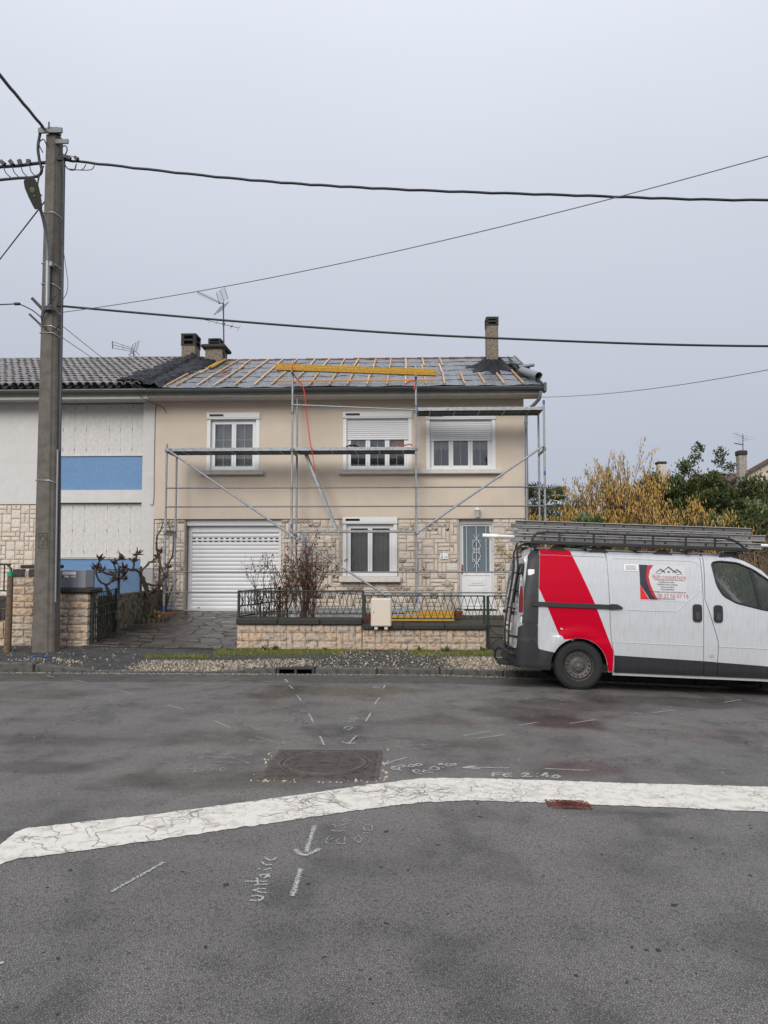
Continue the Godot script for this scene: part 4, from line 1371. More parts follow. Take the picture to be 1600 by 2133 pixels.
	lathe(gl, [Vector2(0.058, 0.06), Vector2(0.040, -0.075)], 12, V(1.625, 2.79, -18.46))
	part("lamp_glass", gl.commit(), mat(0.45, 0.45, 0.42, 0.2), lp)

func make_garage_door(h: Node3D) -> void:
	var z := -18.86
	var lint := st()
	span(lint, -5.58, -3.19, 2.50, 2.645, -18.9, -18.70)
	var d := part("garage_door", fin(lint), M.pvc_grey, h)
	var rails := st()
	span(rails, -5.56, -5.47, 0.40, 2.50, z - 0.03, z + 0.03)
	span(rails, -3.28, -3.19, 0.40, 2.50, z - 0.03, z + 0.03)
	part("guide_rail", fin(rails), M.garage, d)
	var hh := 0.0995
	for k in 21:
		part("slat", slat_mesh(2.19, hh), M.garage, d, T(V(-4.375, 0.41 + hh * (k + 0.5), z)))
	part("lintel_panel", cbox(V(2.19, 0.16, 0.02), 0.004), M.garage, d, T(V(-4.375, 2.42, z + 0.03)))
	for row in 2:
		for k in 16:
			part("vent_slot", cbox(V(0.075, 0.026, 0.008), 0.003), M.black, d, T(V(-5.42 + k * 0.139, 2.185 - row * 0.075, z + 0.018)))
	part("lock", cbox(V(0.05, 0.02, 0.02), 0.004), M.black, d, T(V(-5.28, 0.46, z + 0.02)))
	var back := st()
	span(back, -5.6, -3.15, 0.36, 2.66, -18.96, -18.93)
	part("door_backing", fin(back), M.inside, d)
	part("threshold", cbox(V(2.42, 0.06, 0.32), 0.01), M.sill, h, T(V(-4.385, 0.385, -18.72)))

func make_front_door(h: Node3D) -> void:
	var z := -18.80
	var fr := st()
	span(fr, 1.185, 1.245, 0.44, 2.64, -18.86, -18.76)
	span(fr, 2.0, 2.06, 0.44, 2.64, -18.86, -18.76)
	span(fr, 1.245, 2.0, 2.53, 2.64, -18.86, -18.76)
	var d := part("front_door", fin(fr), M.pvc, h)
	part("leaf", holed(1.25, 1.995, 0.45, 2.525, z, z - 0.05, [[1.30, 1.945, 1.34, 2.48]]), M.pvc, d)
	part("pane", cbox(V(0.645, 1.14, 0.012), 0.002), M.door_glass, d, T(V(1.6225, 1.91, z - 0.03)))
	for x in [1.385, 1.6225, 1.86]:
		part("grille_bar", tubes([[V(x, 1.31, z + 0.018), V(x, 2.51, z + 0.018)]], 0.009, 6), M.pvc, d)
	# scrollwork
	var list := []
	for sx in [-1, 1]:
		for sy in [-1, 1]:
			var c := V(1.6225, 1.87, z + 0.02)
			list.append(smooth_path([c + V(sx * 0.012, sy * 0.03, 0), c + V(sx * 0.07, sy * 0.06, 0), c + V(sx * 0.10, sy * 0.13, 0), c + V(sx * 0.06, sy * 0.22, 0), c + V(sx * 0.012, sy * 0.30, 0)], 5))
			list.append(arc(c + V(sx * 0.072, sy * 0.235, 0), V(0.03, 0, 0), V(0, 0.03, 0), 0, TAU * 0.85, 9))
			list.append(arc(c + V(sx * 0.06, sy * 0.035, 0), V(0.026, 0, 0), V(0, 0.026, 0), 0, TAU, 9))
			list.append(smooth_path([c + V(sx * 0.012, sy * 0.30, 0), c + V(sx * 0.05, sy * 0.35, 0), c + V(sx * 0.06, sy * 0.41, 0)], 4))
	part("scrollwork", tubes(list, 0.0075, 5), M.pvc, d)
	for q in [[1.41, 1.835, 1.02, 1.20], [1.41, 1.835, 0.62, 0.98]]:
		part("raised_panel", cbox(V(q[1] - q[0], q[3] - q[2], 0.024), 0.012), M.pvc, d, T(V((q[0] + q[1]) / 2, (q[2] + q[3]) / 2, z + 0.004)))
		part("raised_panel", cbox(V(q[1] - q[0] - 0.14, q[3] - q[2] - 0.09, 0.03), 0.012), M.pvc, d, T(V((q[0] + q[1]) / 2, (q[2] + q[3]) / 2, z + 0.012)))
	part("rail_moulding", cbox(V(0.66, 0.02, 0.02), 0.006), M.pvc, d, T(V(1.6225, 1.275, z + 0.006)))
	part("kick_rail", cbox(V(0.72, 0.03, 0.03), 0.006), M.pvc, d, T(V(1.6225, 0.53, z + 0.01)))
	part("handle", cbox(V(0.03, 0.22, 0.03), 0.006), M.terracotta, d, T(V(1.272, 1.42, z + 0.02)))
	part("door_step", cbox(V(1.5, 0.18, 0.62), 0.015), M.sill, h, T(V(1.65, 0.35, -18.52)))
	solo("door_mat", cbox(V(0.78, 0.02, 0.42), 0.006), M.rubber_mat, "dark rubber mat on the step before the white front door", "door mat", "", T(V(1.68, 0.451, -18.42)))

func text_part(words: String, height: float, at: Vector3, m: Material, parent: Node3D, called: String, local := false, depth := 0.002, b := Basis()) -> MeshInstance3D:
	var tm := TextMesh.new()
	var f := SystemFont.new()
	f.font_names = PackedStringArray(["Droid Sans"])
	f.font_weight = 400
	tm.font = f
	tm.text = words
	tm.font_size = 32
	tm.pixel_size = height / 23.0
	tm.depth = depth
	tm.curve_step = 2.0
	if local:
		return lpart(called, tm, m, parent, Transform3D(b, at))
	return part(called, tm, m, parent, Transform3D(b, at))

func make_chimney(h: Node3D, called: String, z: float, x0: float, x1: float, y0: float, y1: float, y2: float) -> void:
	var w := x1 - x0
	var c := part(called, cbox(V(w, y1 - y0, w * 1.25), 0.015), M.chimney, h, T(V((x0 + x1) / 2, (y0 + y1) / 2, z)))
	# chimney pot block with side openings
	var s := st()
	var ww := w * 1.06
	for sx in [-1, 1]:
		for sz in [-1, 1]:
			box(s, V((x0 + x1) / 2 + sx * ww * 0.40, (y1 + y2 - 0.05) / 2, z + sz * w * 0.54), V(ww * 0.2, y2 - 0.05 - y1, w * 0.2))
	for k in 2:
		box(s, V((x0 + x1) / 2, lerpf(y1, y2, 0.02 + 0.42 * k), z), V(ww, 0.05, w * 1.28))
	box(s, V((x0 + x1) / 2, y2 - 0.045, z), V(ww * 1.02, 0.06, w * 1.3))
	box(s, V((x0 + x1) / 2, y2 + 0.002, z), V(ww * 0.6, 0.034, w * 0.7))
	part("chimney_pot", fin(s), M.soot, c)
	part("flue", cbox(V(w * 0.5, y2 - y1 - 0.1, w * 0.6), 0.01), M.soot, c, T(V((x0 + x1) / 2, (y1 + y2) / 2 - 0.05, z)))

func make_roof_cover(rf: Node3D) -> void:
	R.seed = 33
	# courses of grey underlay
	var nz := FastNoiseLite.new()
	nz.seed = 8
	nz.frequency = 1.1
	nz.fractal_octaves = 3
	for c in 6:
		var s0 := c / 6.0 - 0.004
		var s1 := (c + 1) / 6.0 + 0.02
		var xs := steps([[-6.3, 1], [3.12, 0.09]])
		var rows := 6
		var pt := func(i: int, j: int) -> Vector3:
			var t := float(j) / rows
			var x: float = xs[i]
			var sl := lerpf(s0, s1, t)
			var hh := 0.010 + 0.012 * (1.0 - t) + 0.030 * nz.get_noise_2d(x * 1.6, sl * 14.0)
			# the sheet is drawn up round the foot of the chimney
			var dx := (x - 2.23) / 0.55
			var ds := (sl - 0.53) / 0.13
			hh += 0.10 * exp(-(dx * dx + ds * ds) * 1.6)
			return on_roof(x, sl + 0.004 * nz.get_noise_2d(x * 2.0, c * 9.0), hh)
		part("underlay_sheet", sheet(pt, xs.size() - 1, rows), M.membrane, rf)
	# skirt of dark sheet round the chimney
	var sk := st()
	for k in 26:
		var t0 := TAU * k / 26
		var t1 := TAU * (k + 1) / 26
		for ring in 3:
			var r0 := 0.20 + ring * 0.12
			var r1 := r0 + 0.12
			var h0 := [0.32, 0.17, 0.09, 0.04]
			var pts := []
			for e in [[t0, r0, ring], [t0, r1, ring + 1], [t1, r1, ring + 1], [t1, r0, ring]]:
				var wob: float = 1.0 + 0.25 * sin(e[0] * 7.0) * (e[2] / 3.0)
				pts.append(on_roof(2.23 + cos(e[0]) * e[1] * wob * 1.1, 0.53 + sin(e[0]) * e[1] * wob * 0.28, h0[e[2]] + 0.02 * sin(e[0] * 11.0)))
			quad(sk, pts[0], pts[1], pts[2], pts[3])
	part("chimney_skirt", fin(sk), M.tarp, rf)
	# counter battens nailed up the slope
	var xs2 := [-5.98, -5.70]
	for k in 18:
		xs2.append(-5.22 + k * 0.466)
	for k in xs2.size():
		var x: float = xs2[k] + rr(-0.02, 0.02)
		var runs := [[0.03, 0.42, 0.0], [0.40, 0.70, rr(-0.05, 0.05)], [0.66, 0.965, rr(-0.05, 0.05)]]
		if k == 0:
			runs = [[0.045, 0.73, 0.0]]
		elif k == 1:
			runs = [[0.04, 0.50, 0.0], [0.44, 0.72, 0.06], [0.62, 0.95, 0.12]]
		elif k >= 16 and k <= 18:
			runs = [[0.02, 0.36, 0.0]] if k != 18 else [[0.02, 0.34, 0.0]]
		elif k == 19:
			runs = [[0.02, 0.40, 0.0], [0.38, 0.78, -0.02]]
		for r in runs:
			var mid := on_roof(x + r[2], (r[0] + r[1]) / 2, 0.048 + rr(0, 0.006))
			var b := roof_basis() * Basis(V(0, 1, 0), rr(-0.018, 0.018))
			part("batten", cbox(V(0.04, 0.03, (r[1] - r[0]) * 5.0), 0.003), M.wood[R.randi() % 4], rf, Transform3D(b, mid))
	for e in [[-5.55, 0.78, 0.34], [-5.63, 0.70, 0.22]]:
		part("batten", cbox(V(0.05, 0.035, e[2] * 5.0), 0.003), M.yellow_wood[0], rf, Transform3D(roof_basis(), on_roof(e[0], e[1], 0.085)))
	part("batten", cbox(V(0.045, 0.035, 0.75), 0.003), M.red_wood, rf, Transform3D(roof_basis() * Basis(V(0, 1, 0), -0.25), on_roof(-4.98, 0.42, 0.09)))
	# cross batten near the eave and its stops
	part("cross_batten", cbox(V(3.95, 0.045, 0.045), 0.003), M.wood[2], rf, Transform3D(roof_basis() * Basis(V(0, 1, 0), -0.006), on_roof(-1.28, 0.085, 0.085)))
	# ridge: dark red under-ridge roll
	for k in 18:
		var x := -5.55 + k * 0.48
		part("ridge_piece", ridge_mesh(0.475), M.ridge_tile, rf, T(V(x + 0.24, EAVE_Y + RISE - 0.03 + rr(-0.006, 0.006), EAVE_Z - RUN), V(1, 0.7, 0.8)))
	# loose verge flashings and sheet rolls on the right-hand edge
	var vg := part("verge_gutter", half_pipe(0.09, 2.3), M.zinc_pale, rf, Transform3D(roof_basis(), on_roof(3.02, 0.78, 0.09)))
	part("verge_board", cbox(V(0.05, 0.2, 4.95), 0.006), M.zinc, rf, Transform3D(roof_basis(), on_roof(3.14, 0.5, -0.02)))
	part("sheet_roll", roll(0.105, 0.95), M.zinc_pale, rf, Transform3D(roof_basis() * Basis(V(0, 1, 0), 0.30), on_roof(2.98, 0.17, 0.16)))
	part("sheet_roll", roll(0.05, 0.6), M.zinc_pale, rf, Transform3D(roof_basis() * Basis(V(0, 1, 0), -0.85), on_roof(2.99, 0.34, 0.22)))
	part("sheet_roll", roll(0.06, 0.9), M.zinc, rf, Transform3D(roof_basis() * Basis(V(0, 1, 0), 0.42), on_roof(2.92, 0.48, 0.14)))
	part("loose_sheet", crumple(2.75, 3.12, 0.22, 0.55, 0.10, 5), M.tarp, rf)
	# torn black tarpaulin over the joint with the neighbour's tiles
	solo("tarpaulin", tarp_mesh(), M.tarp, "crumpled black tarpaulin between the grey tiles and the stripped roof", "tarpaulin")

func half_pipe(r: float, l: float) -> ArrayMesh:
	var s := st()
	for i in 10:
		var t0 := PI + PI * i / 10
		var t1 := PI + PI * (i + 1) / 10
		quad(s, V(r * cos(t0), r * sin(t0), -l / 2), V(r * cos(t1), r * sin(t1), -l / 2), V(r * cos(t1), r * sin(t1), l / 2), V(r * cos(t0), r * sin(t0), l / 2))
	return fin(s)

func roll(r: float, l: float) -> ArrayMesh:
	var s := st()
	var n := 34
	for i in n:
		var t0 := TAU * 1.7 * i / n
		var t1 := TAU * 1.7 * (i + 1) / n
		var a := r * (1.0 - 0.3 * i / n)
		var b := r * (1.0 - 0.3 * (i + 1) / n)
		quad(s, V(a * cos(t0), a * sin(t0), -l / 2), V(b * cos(t1), b * sin(t1), -l / 2), V(b * cos(t1), b * sin(t1), l / 2), V(a * cos(t0), a * sin(t0), l / 2))
	return fin(s)

func ridge_mesh(l: float) -> ArrayMesh:
	var key := "ridge %.2f" % l
	if cache.has(key):
		return cache[key]
	var s := st()
	for i in 8:
		var t0 := PI * i / 8
		var t1 := PI * (i + 1) / 8
		quad(s, V(-l / 2, 0.12 * sin(t0), 0.12 * cos(t0)), V(-l / 2, 0.12 * sin(t1), 0.12 * cos(t1)), V(l / 2, 0.10 * sin(t1), 0.10 * cos(t1)), V(l / 2, 0.10 * sin(t0), 0.10 * cos(t0)))
	cache[key] = fin(s)
	return cache[key]

func crumple(x0: float, x1: float, s0: float, s1: float, amp: float, sd: int) -> ArrayMesh:
	var n := FastNoiseLite.new()
	n.seed = sd
	n.frequency = 1.6
	n.fractal_type = FastNoiseLite.FRACTAL_RIDGED
	n.fractal_octaves = 3
	var nx := 18
	var ny := 26
	var pt := func(i: int, j: int) -> Vector3:
		var v := float(j) / ny
		var x := lerpf(x0, x1, float(i) / nx) + 0.05 * n.get_noise_2d(v * 4.0, 3.0)
		return on_roof(x, lerpf(s0, s1, v), 0.07 + amp * (0.5 + 0.5 * n.get_noise_2d(x * 1.6, v * 3.0)))
	return sheet(pt, nx, ny)

func tarp_mesh() -> ArrayMesh:
	var n := FastNoiseLite.new()
	n.seed = 77
	n.frequency = 1.9
	n.fractal_type = FastNoiseLite.FRACTAL_RIDGED
	n.fractal_octaves = 4
	var e := FastNoiseLite.new()
	e.seed = 3
	e.frequency = 1.4
	e.fractal_octaves = 3
	var nx := 44
	var ny := 90
	var pt := func(i: int, j: int) -> Vector3:
		var v := float(j) / ny
		var u := float(i) / nx
		var left := lerpf(-7.0, -6.75, v) + 0.28 * e.get_noise_2d(v * 3.0, 1.0)
		var right := lerpf(-6.12, -5.72, v) + 0.10 * e.get_noise_2d(v * 4.0, 8.0)
		var x := lerpf(left, right, u)
		var edge := smoothstep(0.0, 0.12, u) * smoothstep(1.0, 0.9, u)
		var hh := 0.035 + 0.035 * smoothstep(0.5, 0.2, u) + edge * 0.13 * (0.5 + 0.5 * n.get_noise_2d(x * 0.9 + v * 1.5, v * 4.2 - x * 0.8))
		return on_roof(x, lerpf(0.0, 1.0, v) - 0.01, hh + (0.10 if x < -6.45 else 0.0) * smoothstep(-6.3, -6.6, x))
	return sheet(pt, nx, ny)

# ---------------------------------------------------------------- the white house next door
func tile_mesh() -> ArrayMesh:
	if meshes.has("tile"):
		return meshes.tile
	var s := st()
	var n := 6
	var l := 0.47
	for side in 2:
		var dr := 0.020 * side
		for i in n:
			var t0 := PI * i / n
			var t1 := PI * (i + 1) / n
			var a := 0.094 - dr
			var b := 0.078 - dr
			quad(s, V(a * cos(t0), a * sin(t0) * 0.85, l / 2), V(a * cos(t1), a * sin(t1) * 0.85, l / 2), V(b * cos(t1), b * sin(t1) * 0.85, -l / 2), V(b * cos(t0), b * sin(t0) * 0.85, -l / 2))
	for i in n:
		var t0 := PI * i / n
		var t1 := PI * (i + 1) / n
		quad(s, V(0.094 * cos(t0), 0.080 * sin(t0), l / 2), V(0.094 * cos(t1), 0.080 * sin(t1), l / 2), V(0.074 * cos(t1), 0.063 * sin(t1), l / 2), V(0.074 * cos(t0), 0.063 * sin(t0), l / 2))
	meshes.tile = fin(s)
	return meshes.tile

func make_neighbour() -> void:
	R.seed = 44
	var h := thing("white_house", "white neighbouring house with grey tiled roof and blue mosaic panels", "house", V(-9.8, 0.40, -18.6))
	var rec_up := [-9.15, -6.68, 3.39, 5.60]
	var rec_lo := [-9.15, -6.68, 0.0, 3.075]
	part("upper_wall", holed(-14.5, -6.365, 3.04, 5.62, -18.585, -18.68, [rec_up, [-9.15, -6.68, 3.0, 3.075]]), M.white_wall, h)
	part("pilaster", holed(-6.68, -6.365, -0.3, 3.04, -18.585, -18.68, []), M.white_wall, h)
	part("lower_wall", holed(-14.5, -9.15, -0.3, 3.04, -18.619, -18.68, []), M.mortar, h)
	var shell := st()
	span(shell, -14.5, -6.37, -0.3, 5.62, -18.95, -18.80)
	span(shell, -14.5, -14.3, -0.3, 5.62, -26.7, -18.95)
	span(shell, -14.5, -6.37, -0.3, 5.62, -26.95, -26.7)
	part("core_wall", fin(shell), M.white_wall, h)
	lay_stones(opus(-12.3, -9.16, 0.30, 3.02, Vector2(0.118, 0.115), [], [Vector2i(3, 1), Vector2i(2, 1), Vector2i(2, 1), Vector2i(2, 2), Vector2i(1, 2), Vector2i(3, 1), Vector2i(1, 1), Vector2i(2, 2)]), -18.60, 0.033, 0.026, M.stone, h)
	# shutters: boards of each closed leaf
	for e in [[4.27, 5.585], [1.70, 3.06]]:
		var x := -9.13
		var widths := [0.36, 0.30, 0.30, 0.29, 0.29, 0.29, 0.30, 0.31]
		var sh := part("shutter", cbox(V(2.46, e[1] - e[0], 0.03), 0.004), M.shutter_wood, h, T(V(-7.915, (e[0] + e[1]) / 2, -18.765)))
		for k in 8:
			var w: float = widths[k]
			var s := st()
			chamfer(s, V(x + w / 2, (e[0] + e[1]) / 2, -18.735), V(w - 0.003, e[1] - e[0] - 0.01, 0.03), 0.002)
			var g := x + 0.03
			while g < x + w - 0.03:
				box(s, V(g, (e[0] + e[1]) / 2, -18.7195), V(0.012, e[1] - e[0] - 0.03, 0.004))
				g += 0.026
			part("shutter_board", fin(s), M.shutter_wood, sh)
			if k > 0 and k < 8 and k != 4:
				for yy in [0.12, 0.5, 0.93]:
					part("hinge", cbox(V(0.012, 0.075, 0.012), 0.003), M.galv_dark, sh, T(V(x, lerpf(e[0], e[1], yy), -18.716)))
			x += w
	# blue mosaic panels: small glazed tiles on pale grout
	for e in [[3.40, 4.255], [0.30, 1.67]]:
		var mp := part("mosaic_panel", cbox(V(2.46, e[1] - e[0], 0.04), 0.002), M.mosaic_grout, h, T(V(-7.915, (e[0] + e[1]) / 2, -18.735)))
		var lists := [st(), st(), st()]
		var y: float = e[0] + 0.012
		while y < e[1] - 0.012:
			var x := -9.13
			while x < -6.70:
				var k := R.randi() % 3
				quad(lists[k], V(x, y, -18.7125), V(x, y + 0.0205, -18.7125), V(x + 0.0205, y + 0.0205, -18.7125), V(x + 0.0205, y, -18.7125))
				x += 0.0245
			y += 0.0245
		for k in 3:
			part("mosaic_tiles", fin(lists[k]), M.mosaic[k], mp).set_meta("kind", "stuff")
		part("panel_ledge", cbox(V(2.46, 0.02, 0.07), 0.004), M.white_wall, h, T(V(-7.915, e[1] + 0.008, -18.71)))
	# eaves, gutter
	var so := st()
	span(so, -14.5, -6.37, 5.60, 5.63, -18.565, -18.03)
	span(so, -14.5, -6.37, 5.56, 5.69, -18.03, -18.0)
	part("soffit", fin(so), M.soffit, h)
	part("gutter", gutter_run(-14.5, -6.43), M.zinc, h)
	var rf := part("roof", roof_slab(-14.5, -6.43), M.tile[2], h)
	# channel tiles as a ribbed sheet, cover tiles one by one
	var ch := st()
	var x := -14.4
	while x < -6.5:
		for i in 4:
			var t0 := PI + PI * i / 4
			var t1 := PI + PI * (i + 1) / 4
			for r in 13:
				var s0 := r / 13.0
				var s1 := (r + 1) / 13.0
				quad(ch, on_roof(x + 0.1 + 0.075 * cos(t0), s0, 0.075 + 0.05 * sin(t0)), on_roof(x + 0.1 + 0.075 * cos(t0), s1, 0.05 + 0.05 * sin(t0)), on_roof(x + 0.1 + 0.075 * cos(t1), s1, 0.05 + 0.05 * sin(t1)), on_roof(x + 0.1 + 0.075 * cos(t1), s0, 0.075 + 0.05 * sin(t1)))
		x += 0.2
	part("channel_tiles", fin(ch), M.tile[2], rf).set_meta("kind", "stuff")
	var spots := []
	for c in 39:
		for r in 13:
			var tx := -6.62 - c * 0.2
			var ts := (r + 0.45) / 13.0
			var inside := (tx > -10.2 - 2.6 * ts and not (tx < -8.4 - 1.9 * ts and tx > -9.05 - 2.0 * ts)) and tx < -6.6
			spots.append([tx + rr(-0.012, 0.012), ts + rr(-0.006, 0.006), inside])
	spots.sort_custom(func(a, b): return (a[2] and not b[2]) or (a[2] == b[2] and a[1] < b[1]))
	var rest := st()
	for i in spots.size():
		var e: Array = spots[i]
		var xf := Transform3D(roof_basis() * Basis(V(0, 1, 0), rr(-0.02, 0.02)) * Basis(V(1, 0, 0), -0.075), on_roof(e[0], e[1], 0.102))
		if i < 300:
			part("tile", tile_mesh(), M.tile[R.randi() % 5], rf, xf)
		else:
			rest.append_from(tile_mesh(), 0, xf)
	part("further_tiles", rest.commit(), M.tile[0], rf).set_meta("kind", "stuff")
	for k in 20:
		part("ridge_tile", ridge_mesh(0.42), M.ridge_tile, rf, T(V(-6.75 - k * 0.40, EAVE_Y + RISE + 0.06, EAVE_Z - RUN), V(1, 0.85, 1), V(0, 0, 0.03)))
	make_chimney(h, "chimney", -22.9, -7.0, -6.57, 7.3, 8.22, 8.60)
	make_wide_chimney(h)
	make_antenna_small(h)

func make_wide_chimney(h: Node3D) -> void:
	var z := -22.45
	var c := part("chimney", cbox(V(0.52, 1.0, 0.62), 0.012), M.chimney, h, T(V(-5.87, 7.52, z)))
	part("chimney_cap", cbox(V(0.74, 0.11, 0.84), 0.03), M.soot, c, T(V(-5.87, 8.03, z)))
	var s := st()
	for k in 3:
		box(s, V(-5.875, 8.115 + k * 0.085, z), V(0.38, 0.035, 0.44))
	for sx in [-1, 1]:
		for sz in [-1, 1]:
			box(s, V(-5.875 + sx * 0.16, 8.19, z + sz * 0.19), V(0.06, 0.20, 0.06))
	box(s, V(-5.875, 8.19, z), V(0.25, 0.18, 0.3))
	box(s, V(-5.875, 8.315, z), V(0.22, 0.04, 0.26))
	part("chimney_pot", fin(s), M.soot, c)

func yagi(s: SurfaceTool, a: Vector3, b: Vector3, n: int, across: Vector3, r0: float, r1: float, skip := 0.0) -> void:
	tube(s, [a, b], 0.009, 5)
	for k in n:
		var t := skip + (1.0 - skip) * k / (n - 1)
		var p := a.lerp(b, t)
		var l := lerpf(r0, r1, t)
		tube(s, [p - across * l, p + across * l], 0.0045, 4)

func grid_reflector(s: SurfaceTool, c: Vector3, u: Vector3, v: Vector3, n: int) -> void:
	tube(s, [c - u - v, c - u + v], 0.008, 4)
	tube(s, [c + u - v, c + u + v], 0.008, 4)
	tube(s, [c - v, c + v], 0.007, 4)
	for k in n:
		var p := c + v * lerpf(-1, 1, float(k) / (n - 1))
		tube(s, [p - u, p + u], 0.005, 4)

func make_antenna_small(h: Node3D) -> void:
	var s := st()
	var m := V(-8.62, 8.14, -23.0)
	tube(s, [V(-8.60, 7.5, -23.0), m], 0.016, 6)
	yagi(s, V(-9.25, 8.33, -22.9), m + V(0, 0.05, 0), 3, V(0.1, 0.45, 0.9).normalized(), 0.12, 0.10)
	tube(s, [V(-9.25, 8.43, -22.9), m + V(-0.02, 0.1, 0)], 0.007, 4)
	tube(s, [V(-9.25, 8.23, -22.9), m + V(-0.02, 0.0, 0)], 0.007, 4)
	tube(s, [V(-9.25, 8.21, -22.9), V(-9.25, 8.45, -22.9)], 0.014, 4)
	grid_reflector(s, m + V(0.03, 0.12, 0), V(0.14, 0.03, 0.1), V(0.04, 0.16, 0), 6)
	grid_reflector(s, m + V(0.02, -0.1, 0), V(0.14, 0.03, 0.1), V(0.08, -0.07, 0), 3)
	solo("television_aerial", s.commit(), M.cable_grey, "small television aerial on the ridge of the grey tiled roof", "aerial")
	s = st()
	tube(s, [V(-5.60, 7.75, -22.35), V(-5.555, 8.0, -22.1), V(-5.59, 9.36, -22.1)], 0.02, 6)
	var b := V(-5.59, 9.30, -22.1)
	yagi(s, V(-6.33, 9.62, -21.95), b + V(-0.2, 0.09, 0), 15, V(0.42, 0.1, 0.9).normalized(), 0.14, 0.12)
	tube(s, [b + V(-0.2, 0.09, 0), b], 0.012, 5)
	grid_reflector(s, b + V(-0.04, 0.26, 0), V(0.15, 0.045, 0.1), V(-0.055, 0.17, 0), 8)
	grid_reflector(s, b + V(-0.06, -0.13, 0), V(0.15, 0.04, 0.1), V(-0.10, -0.13, 0), 7)
	box(s, b + V(-0.12, 0.04, 0.02), V(0.05, 0.04, 0.05))
	yagi(s, V(-6.20, 8.82, -22.0), V(-5.13, 8.60, -22.2), 6, V(0.45, 0.22, 0.86).normalized(), 0.12, 0.20)
	box(s, V(-5.35, 8.64, -22.15), V(0.06, 0.03, 0.05))
	box(s, V(-5.575, 8.70, -22.1), V(0.06, 0.08, 0.06))
	solo("television_aerial", s.commit(), M.cable_grey, "tall double television aerial strapped to the wide chimney", "aerial")

# ---------------------------------------------------------------- scaffolding
func bar(a: Vector3, b: Vector3, r: float, sides := 8) -> ArrayMesh:
	var s := st()
	tube(s, [a, b], r, sides)
	return s.commit()

